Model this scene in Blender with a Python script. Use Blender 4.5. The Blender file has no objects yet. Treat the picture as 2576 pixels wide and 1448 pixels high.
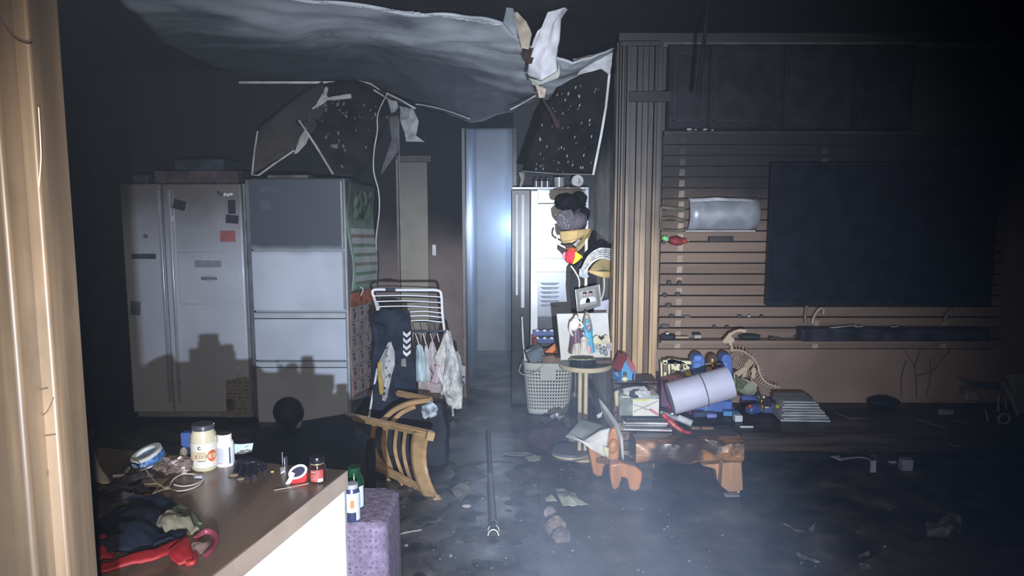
import bpy, math, random
from mathutils import Vector as V, Matrix, Euler, noise
random.seed(7)
SC = bpy.context.scene
COL = SC.collection
R = math.radians
W_, H_, FPX, PITCH, CAMZ = 2576, 1448, 1850.0, R(6.8), 1.65
# ------------------------------------------------------------------ camera
cam = bpy.data.cameras.new('camera'); cam.sensor_width = 36; cam.lens = 36*FPX/W_
cam.clip_start = .02
co = bpy.data.objects.new('camera', cam); COL.objects.link(co)
co.location = (0, 0, CAMZ); co.rotation_euler = (R(90)-PITCH, 0, 0)
SC.camera = co
def ray(px, py):
    u = (px-W_/2)/FPX; v = (H_/2-py)/FPX
    c, s = math.cos(PITCH), math.sin(PITCH)
    return V((u, c+v*s, -s+v*c))
def P(px, py, Y):
    d = ray(px, py); return V((0, 0, CAMZ))+d*(Y/d.y)
def G(px, py, z=0.0):
    d = ray(px, py); return V((0, 0, CAMZ))+d*((z-CAMZ)/d.z)
# ------------------------------------------------------------------ world, lights, exposure
SC.view_settings.view_transform = 'Standard'; SC.view_settings.look = 'None'
SC.view_settings.gamma = 1; SC.view_settings.use_curve_mapping = False
SC.view_settings.exposure = 0.0
w = bpy.data.worlds.new('smoky_world'); SC.world = w; w.use_nodes = True
nt = w.node_tree; nt.nodes.clear()
wo = nt.nodes.new('ShaderNodeOutputWorld'); bg = nt.nodes.new('ShaderNodeBackground')
bg.inputs[0].default_value = (.1, .12, .16, 1); bg.inputs[1].default_value = .004
nt.links.new(bg.outputs[0], wo.inputs[0])
vs = nt.nodes.new('ShaderNodeVolumeScatter'); vs.inputs['Color'].default_value = (.5, .68, 1, 1)
vs.inputs['Density'].default_value = .0024; vs.inputs['Anisotropy'].default_value = .1
nt.links.new(vs.outputs[0], wo.inputs['Volume'])
SC.cycles.volume_bounces = 0; SC.cycles.volume_step_rate = 2.5; SC.cycles.volume_max_steps = 96; SC.cycles.max_bounces = 6; SC.cycles.diffuse_bounces = 3
SC.cycles.sample_clamp_indirect = 4
def spot(name, loc, target, energy, color, cone, blend, radius=.02):
    l = bpy.data.lights.new(name, 'SPOT'); l.energy = energy; l.color = color
    l.spot_size = R(cone); l.spot_blend = blend; l.shadow_soft_size = radius
    o = bpy.data.objects.new(name, l); COL.objects.link(o); o.location = loc
    d = V(target)-V(loc); o.rotation_euler = d.to_track_quat('-Z', 'Y').to_euler(); return o
TORCH = (.20, -.6, 1.31)
spot('torch_beam', TORCH, P(1385, 632, 5.8), 1300, (.78, .88, 1), 9, 1, .012)
spot('torch_mid', TORCH, P(1260, 740, 5.8), 560, (.74, .84, 1), 44, 1, .012)
spot('torch_spill', TORCH, P(1230, 760, 5.8), 800, (.72, .82, 1), 66, .9, .012)
spot('phone_light', (-.02, 0, 1.70), P(1200, 900, 5.0), 200, (1, .86, .72), 84, 1, .008)

l2 = bpy.data.lights.new('hall_torch', 'POINT'); l2.energy = 42; l2.color = (.62, .76, 1); l2.shadow_soft_size = .06
o2 = bpy.data.objects.new('hall_torch', l2); COL.objects.link(o2); o2.location = (.02, 6.75, 1.42)
# ------------------------------------------------------------------ helpers
def rotm(e): return Euler([R(a) for a in e]).to_matrix() if e is not None and not isinstance(e, Matrix) else (e or Matrix.Identity(3))
class MB:
    def __init__(s): s.v = []; s.f = []
    def add(s, vs, fs):
        n = len(s.v); s.v += [V(a) for a in vs]; s.f += [tuple(i+n for i in f) for f in fs]; return s
    def box(s, c, d, rot=None, tap=1.0):
        m = rotm(rot); c = V(c); hx, hy, hz = d[0]/2, d[1]/2, d[2]/2
        vs = [c+m@V((x*(tap if z > 0 else 1), y*(tap if z > 0 else 1), z)) for z in (-hz, hz) for x, y in ((-hx, -hy), (hx, -hy), (hx, hy), (-hx, hy))]
        return s.add(vs, [(3, 2, 1, 0), (4, 5, 6, 7), (0, 1, 5, 4), (1, 2, 6, 5), (2, 3, 7, 6), (3, 0, 4, 7)])
    def bb(s, a, b):
        a, b = V(a), V(b); return s.box((a+b)/2, (abs(b.x-a.x), abs(b.y-a.y), abs(b.z-a.z)))
    def tube(s, pts, r, n=8, closed=False):
        pts = [V(p) for p in pts]; k = len(pts); rs = r if isinstance(r, (list, tuple)) else [r]*k
        rings = []; up = V((0, 0, 1))
        for i, p in enumerate(pts):
            a = pts[(i-1) % k] if (i > 0 or closed) else p; b = pts[(i+1) % k] if (i < k-1 or closed) else p
            t = (b-a).normalized()
            if abs(t.dot(up)) > .95: up = V((1, 0, 0)) if abs(t.x) < .9 else V((0, 1, 0))
            u = t.cross(up).normalized(); w2 = u.cross(t); up = w2
            rings.append([p+(u*math.cos(2*math.pi*j/n)+w2*math.sin(2*math.pi*j/n))*rs[i] for j in range(n)])
        vs = [q for g in rings for q in g]; fs = []
        for i in range(k if closed else k-1):
            i2 = (i+1) % k
            fs += [(i*n+j, i*n+(j+1) % n, i2*n+(j+1) % n, i2*n+j) for j in range(n)]
        if not closed: fs += [tuple(range(n))[::-1], tuple((k-1)*n+j for j in range(n))]
        return s.add(vs, fs)
    def lathe(s, prof, c=(0, 0, 0), n=24, rot=None, sx=1, sy=1, a0=0, a1=360):
        m = rotm(rot); c = V(c); full = (a1-a0) >= 360; cols = n if full else n+1
        vs = [c+m@V((r*sx*math.cos(R(a0+(a1-a0)*j/n)), r*sy*math.sin(R(a0+(a1-a0)*j/n)), z)) for r, z in prof for j in range(cols)]
        fs = [(i*cols+j, i*cols+(j+1) % cols, (i+1)*cols+(j+1) % cols, (i+1)*cols+j) for i in range(len(prof)-1) for j in range(n)]
        if full:
            if prof[0][0] > 1e-5: fs.append(tuple(range(n))[::-1])
            if prof[-1][0] > 1e-5: fs.append(tuple((len(prof)-1)*cols+j for j in range(n)))
        return s.add(vs, fs)
    def prism(s, pts, vec):
        pts = [V(p) for p in pts]; n = len(pts); vec = V(vec)
        return s.add(pts+[p+vec for p in pts], [tuple(range(n)), tuple(range(2*n-1, n-1, -1))]+[(i, i+n, (i+1) % n+n, (i+1) % n) for i in range(n)])
    def grid(s, fn, nu, nv):
        vs = [fn(i/nu, j/nv) for j in range(nv+1) for i in range(nu+1)]; c = nu+1
        return s.add(vs, [(j*c+i, j*c+i+1, (j+1)*c+i+1, (j+1)*c+i) for j in range(nv) for i in range(nu)])
    def ball(s, c, r, n=12, m=8, rot=None, amp=0, fr=8):
        c = V(c); mm = rotm(rot); r = V(r) if not isinstance(r, (int, float)) else V((r, r, r)); vs = []; 
        for i in range(m+1):
            for j in range(n):
                a = math.pi*i/m; b = 2*math.pi*j/n
                d = V((math.sin(a)*math.cos(b), math.sin(a)*math.sin(b), math.cos(a)))
                k = 1+(amp*noise.noise(d*fr*.25+c*7) if amp else 0)
                vs.append(c+mm@V((d.x*r.x*k, d.y*r.y*k, d.z*r.z*k)))
        return s.add(vs, [(i*n+j, (i+1)*n+j, (i+1)*n+(j+1) % n, i*n+(j+1) % n) for i in range(m) for j in range(n)])
    def patch(s, rows, nx=16, ny=6, amp=0, fr=6, dirn=(0, 1, 0), seed=0):
        """surface through rows of 3-D polylines, wrinkled along dirn"""
        rows = [resample(r, nx) for r in rows]; k = len(rows)-1; dirn = V(dirn)
        def fn(u, v):
            t = v*k; i = min(int(t), k-1); f = t-i; j = round(u*nx)
            p = rows[i][j].lerp(rows[i+1][j], f)
            if amp: p = p+dirn*amp*noise.noise(p*fr+V((seed, seed*2, 0)))+dirn*amp*.4*noise.noise(p*fr*3+V((seed, 0, 3)))
            return p
        return s.grid(fn, nx, ny*k)
    def build(s, name, m, parent=None, label=None, cat=None, group=None, kind=None, bevel=0, solid=0, sub=0, sharp=35, seg=1):
        me = bpy.data.meshes.new(name)
        if parent is None:
            lo = V([min(v[i] for v in s.v) for i in range(3)]); hi = V([max(v[i] for v in s.v) for i in range(3)])
            org = V(((lo.x+hi.x)/2, (lo.y+hi.y)/2, lo.z)); mi = Matrix.Translation(-org)
        else:
            r = parent
            while r.parent: r = r.parent
            mi = r.matrix_basis.inverted()
            while parent.parent and parent.parent.parent: parent = parent.parent
        me.from_pydata([mi@v for v in s.v], [], s.f); me.validate()
        import bmesh
        bm = bmesh.new(); bm.from_mesh(me)
        if sub or solid == 0: bmesh.ops.remove_doubles(bm, verts=bm.verts, dist=1e-6)
        if solid == 0: bmesh.ops.recalc_face_normals(bm, faces=bm.faces)
        bm.to_mesh(me); bm.free()
        me.polygons.foreach_set('use_smooth', [True]*len(me.polygons))
        me.set_sharp_from_angle(angle=R(sharp))
        me.materials.append(m)
        o = bpy.data.objects.new(name, me); COL.objects.link(o)
        if parent is None: o.location = org
        else:
            o.parent = parent
            if parent.parent is None: pass
        if solid:
            md = o.modifiers.new('s', 'SOLIDIFY'); md.thickness = solid; md.offset = 0
        if bevel:
            md = o.modifiers.new('b', 'BEVEL'); md.width = bevel; md.segments = seg; md.limit_method = 'ANGLE'; md.angle_limit = R(40)
        if sub:
            md = o.modifiers.new('u', 'SUBSURF'); md.levels = sub; md.render_levels = sub
        return tag(o, label, cat, group, kind)
# a part whose parent is a top-level MESH: its origin is the thing's origin, so children stay in thing space
def tag(o, label=None, cat=None, group=None, kind=None):
    for k, x in (('label', label), ('category', cat), ('group', group), ('kind', kind)):
        if x: o[k] = x
    return o
def resample(pts, n):
    pts = [V(p) for p in pts]
    if len(pts) == 1: return [pts[0].copy() for _ in range(n+1)]
    L = [0]
    for a, b in zip(pts, pts[1:]): L.append(L[-1]+(b-a).length)
    out = []; T = L[-1] or 1e-6
    for i in range(n+1):
        t = T*i/n; k = 0
        while k < len(pts)-2 and L[k+1] < t: k += 1
        f = (t-L[k])/max(L[k+1]-L[k], 1e-9); out.append(pts[k].lerp(pts[k+1], min(max(f, 0), 1)))
    return out
def curve(pts, n=6):
    """smooth path through points (Catmull-Rom)"""
    pts = [V(p) for p in pts]; out = []
    for i in range(len(pts)-1):
        p0 = pts[max(i-1, 0)]; p1 = pts[i]; p2 = pts[i+1]; p3 = pts[min(i+2, len(pts)-1)]
        for j in range(n):
            t = j/n; out.append(.5*((2*p1)+(p2-p0)*t+(2*p0-5*p1+4*p2-p3)*t*t+(3*p1-p0-3*p2+p3)*t**3))
    return out+[pts[-1]]
def thing(name, loc, label, cat, group=None, rz=0):
    o = bpy.data.objects.new(name, None); COL.objects.link(o); o.location = loc; o.rotation_euler.z = rz
    o.empty_display_size = .05; return tag(o, label, cat, group)
def copy_tree(o, parent=None):
    c = o.copy(); COL.objects.link(c); c.parent = parent
    for ch in [x for x in bpy.data.objects if x.parent == o]: copy_tree(ch, c)
    return c
def textmesh(body, size, mapf, depth=0):
    cu = bpy.data.curves.new('t', 'FONT'); cu.body = body; cu.size = size; cu.align_x = 'CENTER'; cu.align_y = 'CENTER'
    o = bpy.data.objects.new('t', cu); COL.objects.link(o)
    m = bpy.data.meshes.new_from_object(o.evaluated_get(bpy.context.evaluated_depsgraph_get()))
    mb = MB(); mb.add([mapf(v.co.x, v.co.y) for v in m.vertices], [tuple(p.vertices) for p in m.polygons])
    bpy.data.objects.remove(o); bpy.data.curves.remove(cu); bpy.data.meshes.remove(m); return mb
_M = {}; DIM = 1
def M(key, col=(.5, .5, .5), rough=.6, metal=0, var=.15, scale=9, bump=.15, grain=None, soot=None, spot=None, alpha=1, trans=0, coat=0, spec=.5, rvar=0, emit=0):
    """procedural material; grain = axis of wood grain; soot=(z0,z1,col,amp): smoke stain over height; spot=(col,scale,threshold)"""
    if key in _M: return _M[key]
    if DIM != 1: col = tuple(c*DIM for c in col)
    if spec == .5 and max(col) < .07: spec = .18
    m = bpy.data.materials.new(key); m.use_nodes = True; n = m.node_tree; N = n.nodes; Lk = n.links.new
    b = N['Principled BSDF']; geo = N.new('ShaderNodeNewGeometry'); pos = geo.outputs['Position']
    b.inputs['Roughness'].default_value = rough; b.inputs['Metallic'].default_value = metal
    b.inputs['Specular IOR Level'].default_value = spec
    def nz(sc, vec=None, det=4):
        t = N.new('ShaderNodeTexNoise'); t.inputs['Scale'].default_value = sc; t.inputs['Detail'].default_value = det
        Lk(vec or pos, t.inputs['Vector']); return t.outputs[0]
    def ramp(x, a, c):
        r = N.new('ShaderNodeMapRange'); r.interpolation_type = 'SMOOTHSTEP'
        r.inputs[1].default_value = a; r.inputs[2].default_value = c; Lk(x, r.inputs[0]); return r.outputs[0]
    def mix(f, a, c):
        x = N.new('ShaderNodeMix'); x.data_type = 'RGBA'
        if isinstance(f, float): x.inputs[0].default_value = f
        else: Lk(f, x.inputs[0])
        for i, q in ((6, a), (7, c)):
            if isinstance(q, tuple): x.inputs[i].default_value = (*q[:3], 1)
            else: Lk(q, x.inputs[i])
        return x.outputs[2]
    vec = None
    if grain is not None:
        mp = N.new('ShaderNodeMapping'); sc = [1, 1, 1]; sc[grain] = .06; mp.inputs['Scale'].default_value = sc
        Lk(pos, mp.inputs['Vector']); vec = mp.outputs[0]
    h = nz(scale*(5 if grain is not None else 1), vec)
    dark = tuple(c*(1-var*1.6) for c in col); lite = tuple(min(c*(1+var), 1) for c in col)
    c = mix(ramp(h, .35, .65), dark, lite)
    if spot: c = mix(ramp(nz(spot[1], None, 6), spot[2], spot[2]+(spot[3] if len(spot) > 3 else .06)), c, spot[0])
    if soot:
        sx = N.new('ShaderNodeSeparateXYZ'); Lk(pos, sx.inputs[0])
        ma = N.new('ShaderNodeMath'); ma.operation = 'MULTIPLY_ADD'; Lk(nz(2.3, None, 7), ma.inputs[0]); ma.inputs[1].default_value = soot[3] if len(soot) > 3 else .6
        Lk(sx.outputs[2], ma.inputs[2])
        off = (soot[3] if len(soot) > 3 else .6)*.5
        c = mix(ramp(ma.outputs[0], soot[0]+off, soot[1]+off), c, soot[2])
    Lk(c, b.inputs['Base Color'])
    if rvar: 
        r = N.new('ShaderNodeMapRange'); Lk(nz(3, None, 6), r.inputs[0]); r.inputs[1].default_value = .35; r.inputs[2].default_value = .65
        r.inputs[3].default_value = max(rough-rvar, .04); r.inputs[4].default_value = min(rough+rvar, 1); Lk(r.outputs[0], b.inputs['Roughness'])
    if bump:
        bp = N.new('ShaderNodeBump'); bp.inputs['Strength'].default_value = bump; bp.inputs['Distance'].default_value = .01
        Lk(h, bp.inputs['Height']); Lk(bp.outputs[0], b.inputs['Normal'])
    b.inputs['Alpha'].default_value = alpha; b.inputs['Transmission Weight'].default_value = trans
    b.inputs['Coat Weight'].default_value = coat; b.inputs['Coat Roughness'].default_value = .1
    if emit: b.inputs['Emission Color'].default_value = (*col, 1); b.inputs['Emission Strength'].default_value = emit
    _M[key] = m; return m
SOOT = (.012, .012, .014)

# ------------------------------------------------------------------ setting
YB, YT, ZC, XL, XR, XS = 6.05, 4.72, 2.62, -3.35, 3.35, .665   # back wall, tv wall, ceiling, sides, side wall by the column
m_floor = M('charred_wet_floor', (.062, .052, .046), .42, var=.4, scale=5, bump=.6, spot=((.15, .135, .12), 5, .57, .14), rvar=.2, spec=.45)
MB().bb((-4.6, -2.4, -.05), (3.6, 9.2, 0)).build('floor', m_floor, kind='structure')
m_ceil = M('burnt_ceiling', (.012, .012, .014), .85, var=.3, bump=.4)
MB().bb((-4.6, -2.4, ZC+.06), (3.6, 9.2, ZC+.14)).build('ceiling', m_ceil, kind='structure')
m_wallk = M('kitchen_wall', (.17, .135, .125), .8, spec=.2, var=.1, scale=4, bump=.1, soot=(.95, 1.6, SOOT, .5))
def smoke(name, c, rad, dens, label, sc=1.6, lo=.35, rot=0):
    m = bpy.data.materials.new(name); m.use_nodes = True; n = m.node_tree; n.nodes.clear(); N = n.nodes.new; L = n.links.new
    o_ = N('ShaderNodeOutputMaterial'); s = N('ShaderNodeVolumeScatter'); s.inputs['Color'].default_value = (.52, .68, 1, 1); s.inputs['Anisotropy'].default_value = .1
    tc = N('ShaderNodeTexCoord'); ln = N('ShaderNodeVectorMath'); ln.operation = 'LENGTH'; L(tc.outputs['Object'], ln.inputs[0])
    f = N('ShaderNodeMapRange'); f.interpolation_type = 'SMOOTHSTEP'; f.inputs[1].default_value = 1; f.inputs[2].default_value = .1; L(ln.outputs['Value'], f.inputs[0])
    t = N('ShaderNodeTexNoise'); t.inputs['Scale'].default_value = sc; t.inputs['Detail'].default_value = 3; t.inputs['Distortion'].default_value = .8; L(tc.outputs['Object'], t.inputs['Vector'])
    g = N('ShaderNodeMapRange'); g.inputs[1].default_value = lo; g.inputs[2].default_value = .7; g.inputs[4].default_value = dens; L(t.outputs[0], g.inputs[0])
    x = N('ShaderNodeMath'); x.operation = 'MULTIPLY'; L(f.outputs[0], x.inputs[0]); L(g.outputs[0], x.inputs[1]); L(x.outputs[0], s.inputs['Density']); L(s.outputs[0], o_.inputs['Volume'])
    mb = MB().ball((0, 0, 0), 1.0, 24, 16); me = bpy.data.meshes.new(name); me.from_pydata([tuple(v) for v in mb.v], [], mb.f); me.materials.append(m)
    o = bpy.data.objects.new(name, me); COL.objects.link(o); o.location = c; o.scale = rad; o.rotation_euler.x = R(rot)
    return tag(o, label, 'smoke', None, 'stuff')
m_black = M('sooted_wall', (.014, .014, .017), .8, var=.3, bump=.3)
xh0 = P(1172, 600, YB).x; xh1 = P(1291, 600, YB).x
zd = P(1230, 322, YB).z
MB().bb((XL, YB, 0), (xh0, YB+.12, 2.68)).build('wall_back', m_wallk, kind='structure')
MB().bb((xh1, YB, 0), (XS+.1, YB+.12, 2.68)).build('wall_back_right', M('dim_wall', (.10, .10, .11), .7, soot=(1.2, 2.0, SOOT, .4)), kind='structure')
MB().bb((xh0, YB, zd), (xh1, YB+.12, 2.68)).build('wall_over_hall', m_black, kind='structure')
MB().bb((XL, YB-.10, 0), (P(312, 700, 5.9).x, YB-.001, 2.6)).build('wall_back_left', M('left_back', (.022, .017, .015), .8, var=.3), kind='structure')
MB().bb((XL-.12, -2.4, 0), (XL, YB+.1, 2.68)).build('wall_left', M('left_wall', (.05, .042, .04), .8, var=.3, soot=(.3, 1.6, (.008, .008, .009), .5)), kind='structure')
m_hall = M('hall_wall', (.20, .23, .29), .7, var=.15, scale=3, bump=.1, soot=(1.7, 2.6, (.07, .08, .11), .9))
MB().bb((xh0-.5, 8.0, 0), (xh1+.6, 8.1, 2.68)).build('wall_hall_end', m_hall, kind='structure')
MB().bb((xh0-.1, YB+.12, 0), (xh0, 8.0, 2.68)).build('wall_hall_left', m_hall, kind='structure')
MB().bb((xh1+.12, YB+.12, 0), (xh1+.22, 8.0, 2.68)).build('wall_hall_right', m_hall, kind='structure')
MB().bb((XS, YT, 0), (XS+.10, YB, 2.68)).build('wall_side', M('pale_side_wall', (.72, .71, .66), .7, var=.1, soot=(1.75, 2.15, (.03, .03, .035), .4)), kind='structure')
m_tvw = M('tv_wall_panel', (.235, .165, .125), .6, var=.08, scale=3, bump=.06, soot=(1.35, 2.0, (.03, .027, .028), .3))
MB().bb((XS, YT, 0), (XR+.1, YT+.12, 2.68)).build('wall_tv', m_tvw, kind='structure')
MB().bb((XR, -2.4, 0), (XR+.1, YT+.1, 2.68)).build('wall_right', M('right_wall', (.05, .05, .05), .8, soot=(1.0, 1.8, SOOT, .4)), kind='structure')
MB().bb((-4.6, -2.5, 0), (3.6, -2.4, 2.7)).build('wall_front', m_black, kind='structure')
MB().bb((XS+.05, YT-.03, ZC-.03), (XR, YT, ZC)).build('trim_1', M('cornice', (.10, .10, .10), .6, var=.2), kind='structure')

# inner door on the kitchen wall
m_cream = M('cream_door', (.21, .19, .145), .55, var=.06, bump=.05, soot=(1.1, 2.0, (.06, .05, .045), .3))
x0, x1 = P(1008, 600, YB).x, P(1079, 600, YB).x
zt = P(1040, 408, YB).z
d1 = MB().bb((x0, YB-.045, 0), (x1, YB-.005, zt)).build('door_1', m_cream, kind='structure', bevel=.004)
MB().bb((x0+.03, YB-.05, .15), (x0+.055, YB-.046, zt-.1)).build('moulding', m_cream, d1) if False else None
MB().bb((x0-.02, YB-.06, 0), (x0-.002, YB-.003, zt+.02)).build('trim_2', M('dark_jamb', (.09, .075, .065), .5), kind='structure')
MB().bb((x0-.02, YB-.055, zt), (x1+.03, YB-.003, zt+.05)).build('trim_3', M('dark_jamb2', (.05, .045, .045), .5), kind='structure')
# hall doorway jamb (dark glossy)
MB().bb((xh1-.005, YB-.03, 0), (xh1+.03, YB+.12, zd)).build('trim_4', M('black_gloss_jamb', (.02, .02, .025), .3), kind='structure', bevel=.003)
MB().bb((xh0-.03, YB-.02, 0), (xh0, YB+.13, zd)).build('trim_5', M('brown_jamb', (.12, .09, .08), .4, soot=(1.1, 1.9, SOOT, .3)), kind='structure', bevel=.003)
a = P(1088, 642, YB); b = P(1097, 615, YB)
sw = MB().bb((a.x, YB-.012, a.z), (b.x, YB-.001, b.z)).build('light_switch', M('switch_white', (.6, .6, .6), .4), label='white wall light switch to the right of the cream door', cat='switch', bevel=.001)

# --- near door casing, left edge of the picture
m_cas = M('varnished_casing', (.16, .115, .072), .42, var=.3, scale=4, bump=.3, grain=2, spot=((.13, .095, .06), 3.5, .48, .12), spec=.6)
cas = MB().bb((-.62, .90, 0), (-.5725, .965, 2.6)).build('trim_6', m_cas, kind='structure', bevel=.004, seg=3)
cz = [MB().bb((-.80, .862, 0), (-.589, .95, 2.6)).build('trim_7', m_cas, kind='structure', bevel=.006, seg=3)]
m_crk = M('casing_crack', (.09, .06, .045), .8)
for pts in (((0, 45), (22, 75), (45, 95), (70, 103), (78, 98)),):
    MB().tube(curve([P(x, y, .858) for x, y in pts]), .0011, 6).build('crack', m_crk, cas)
for pts in (((80, 985), (120, 975)), ((90, 1055), (118, 1035), (135, 1000)), ((92, 1098), (140, 1092)), ((95, 1115), (90, 1160), (118, 1175)), ((92, 1180), (120, 1185), (108, 1240)), ((96, 1240), (108, 1290), (104, 1370))):
    MB().tube(curve([P(x, y, .898) for x, y in pts]), .0007, 5).build('crack', m_crk, cas)
m_sc = M('bare_scratch', (.85, .7, .45), .5)
MB().tube(curve([P(x, y, .897) for x, y in ((97, 270), (101, 340), (103, 400), (98, 470))]), .0008, 5).build('scratch', m_sc, cas)
for x, y, s in ((80, 985, 1), (87, 1075, 1.5)):
    MB().prism([P(x-10, y-18*s, .899), P(x+14, y-4, .899), P(x+9, y+18*s, .899), P(x-6, y+24*s, .899)], (0, .002, 0)).build('stain', m_crk, cas)

# --- wooden column of vertical boards beside the television wall
m_colw = M('column_board', (.50, .34, .19), .45, var=.2, scale=3, bump=.2, grain=2, soot=(1.05, 1.9, (.03, .024, .021), .8), spec=.5)
m_cold = M('column_board_dark', (.15, .10, .06), .5, var=.25, scale=3, bump=.2, grain=2, soot=(1.2, 2.1, (.022, .02, .02), .7))
colm = thing('wall_column', (P(1600, 600, 4.6).x, 4.66, 0), 'tall column of scorched vertical wooden boards left of the slatted wall', 'column')
colm['kind'] = 'structure'
YC = 4.60
edges = [(1546, 1553, 0, 0), (1553, 1559, -.012, 1), (1559, 1566, -.02, 0), (1566, 1571, -.006, 1), (1571, 1581, -.022, 0), (1581, 1598, .012, 1), (1598, 1612, .0, 0), (1612, 1627, .008, 0), (1627, 1641, .014, 1), (1641, 1649, -.004, 0), (1649, 1662, .01, 0)]
for a, b, dy, dk in edges:
    xa, xb = P(a, 500, YC).x, P(b, 500, YC).x
    MB().bb((xa, YC+dy, 0), (xb-.0025, YT-.002, ZC-.02)).build('board', m_cold if dk else m_colw, colm, bevel=.002)
MB().bb((P(1582, 240, 4.57).x, 4.572, P(1600, 255, 4.57).z), (P(1690, 240, 4.57).x, 4.592, P(1600, 229, 4.57).z)).build('cross_board', M('char_board', (.035, .03, .028), .6, grain=0), colm, bevel=.002)
MB().bb((P(1566, 110, 4.57).x, 4.575, ZC-.045), (P(1664, 110, 4.57).x, 4.6, ZC-.02)).build('cap_board', m_cold, colm)
cr = MB(); cr.tube(curve([P(x, y, 4.575) for x, y in ((1637, 262), (1642, 300), (1634, 320), (1633, 352))]), .002, 6)
cr.build('peeling_strip', M('peel_grey', (.18, .17, .16), .6), colm)

# --- slatted wall (horizontal boards with shadow gaps)
m_sl = M('slat_wood', (.23, .165, .125), .5, var=.10, scale=2, bump=.1, grain=0, soot=(1.30, 1.85, (.02, .018, .02), .35), spec=.4)
m_br = M('slat_bracket', (.42, .33, .24), .5, var=.1, soot=(1.4, 2.0, (.03, .028, .03), .2))
wt = bpy.data.objects['wall_tv']
xs0, xs1 = P(1662, 600, 4.69).x, P(2530, 600, 4.69).x
ys = [338+27.05*i for i in range(20)]
shelf_bits = []
zprev = None
for i, y in enumerate(ys):
    za = P(1700, y, 4.69).z; zb = P(1700, y+27.05, 4.69).z
    s = MB(); t = .016
    s.add([V((xs0, 4.69, zb+.008)), V((xs1, 4.69, zb+.008)), V((xs1, 4.672, za-.001)), V((xs0, 4.672, za-.001)),
           V((xs0, 4.712, zb+.008)), V((xs1, 4.712, zb+.008)), V((xs1, 4.692, za-.001)), V((xs0, 4.692, za-.001))],
          [(0, 1, 2, 3), (5, 4, 7, 6), (0, 4, 5, 1), (3, 2, 6, 7), (0, 3, 7, 4), (1, 5, 6, 2)])
    o = s.build('slat', m_sl, wt)
    for px in (1712, 2065, 2394):
        if px == 2065 and 4 < i < 17: continue
        if px == 2394 and 3 < i < 17: continue
        xa = P(px-7, 600, 4.67).x; xb = P(px+7, 600, 4.67).x
        MB().add([V((xa, 4.683, zb+.010)), V((xb, 4.683, zb+.010)), V((xb, 4.668, za-.016)), V((xa, 4.668, za-.016)),
                  V((xa, 4.70, zb+.010)), V((xb, 4.70, zb+.010)), V((xb, 4.69, za-.016)), V((xa, 4.69, za-.016))],
                 [(0, 1, 2, 3), (5, 4, 7, 6), (0, 4, 5, 1), (3, 2, 6, 7), (0, 3, 7, 4), (1, 5, 6, 2)]).build('bracket', m_br, wt)
zb = P(1700, 338, 4.66).z
MB().bb((xs0, 4.655, zb), (xs1, 4.715, zb+.02)).build('ledge', M('ledge_dark', (.05, .045, .045), .4), wt)
MB().bb((xs0, 4.713, P(1700, 880, 4.69).z), (xs1, 4.7195, P(1700, 338, 4.69).z)).build('backing', M('slat_gap_shade', (.03, .022, .018), .8), wt)  # dark sheet added behind the slats; its colour paints the shade in the gaps
# dark cupboard fronts above the slats
m_cup = M('cupboard_soot', (.016, .016, .019), .6, var=.25, bump=.15)
cup = thing('wall_cupboard', ((P(1690, 300, 4.6).x+P(2290, 300, 4.6).x)/2, 4.68, P(1700, 330, 4.66).z), 'soot blackened wall cupboard above the horizontal slats', 'cupboard')
zt0, zt1 = P(1700, 326, 4.66).z, P(1700, 112, 4.66).z
MB().bb((P(1676, 300, 4.68).x, 4.66, zt0), (P(2290, 300, 4.68).x, 4.716, zt1)).build('body', m_cup, cup)
for a, b in ((1680, 1778), (1782, 1962), (1968, 2140), (2146, 2286)):
    xa, xb = P(a, 300, 4.65).x, P(b, 300, 4.65).x
    dr = MB().bb((xa, 4.640, zt0+.006), (xb, 4.658, zt1-.01)).build('door', m_cup, cup, bevel=.003)
    fr = MB(); t = .05
    for q in (((xa+.03, zt0+.05), (xb-.03, zt0+.058)), ((xa+.03, zt1-.06), (xb-.03, zt1-.052)), ((xa+.03, zt0+.05), (xa+.038, zt1-.052)), ((xb-.038, zt0+.05), (xb-.03, zt1-.052))):
        fr.bb((q[0][0], 4.636, q[0][1]), (q[1][0], 4.64, q[1][1]))
    fr.build('moulding', M('cup_mould', (.03, .03, .032), .4), dr)

# --- pale kitchen ceiling board, sagging, torn along its near edge
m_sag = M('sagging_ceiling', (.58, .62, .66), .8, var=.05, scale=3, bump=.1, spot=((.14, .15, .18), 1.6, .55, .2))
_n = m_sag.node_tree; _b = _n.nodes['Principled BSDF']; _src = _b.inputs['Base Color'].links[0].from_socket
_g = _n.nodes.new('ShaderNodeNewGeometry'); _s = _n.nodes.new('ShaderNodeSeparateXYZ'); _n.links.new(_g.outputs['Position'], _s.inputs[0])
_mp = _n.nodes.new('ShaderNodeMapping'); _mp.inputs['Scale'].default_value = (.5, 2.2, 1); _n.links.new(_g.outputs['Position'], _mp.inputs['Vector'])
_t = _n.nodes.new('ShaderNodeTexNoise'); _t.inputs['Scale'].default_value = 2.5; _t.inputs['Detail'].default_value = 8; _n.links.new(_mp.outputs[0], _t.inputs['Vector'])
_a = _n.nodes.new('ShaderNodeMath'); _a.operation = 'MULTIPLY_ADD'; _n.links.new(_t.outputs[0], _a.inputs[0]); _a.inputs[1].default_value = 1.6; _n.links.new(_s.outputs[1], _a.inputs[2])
_a2 = _n.nodes.new('ShaderNodeMath'); _a2.operation = 'MULTIPLY_ADD'; _n.links.new(_s.outputs[0], _a2.inputs[0]); _a2.inputs[1].default_value = -.42; _n.links.new(_a.outputs[0], _a2.inputs[2])
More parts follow.
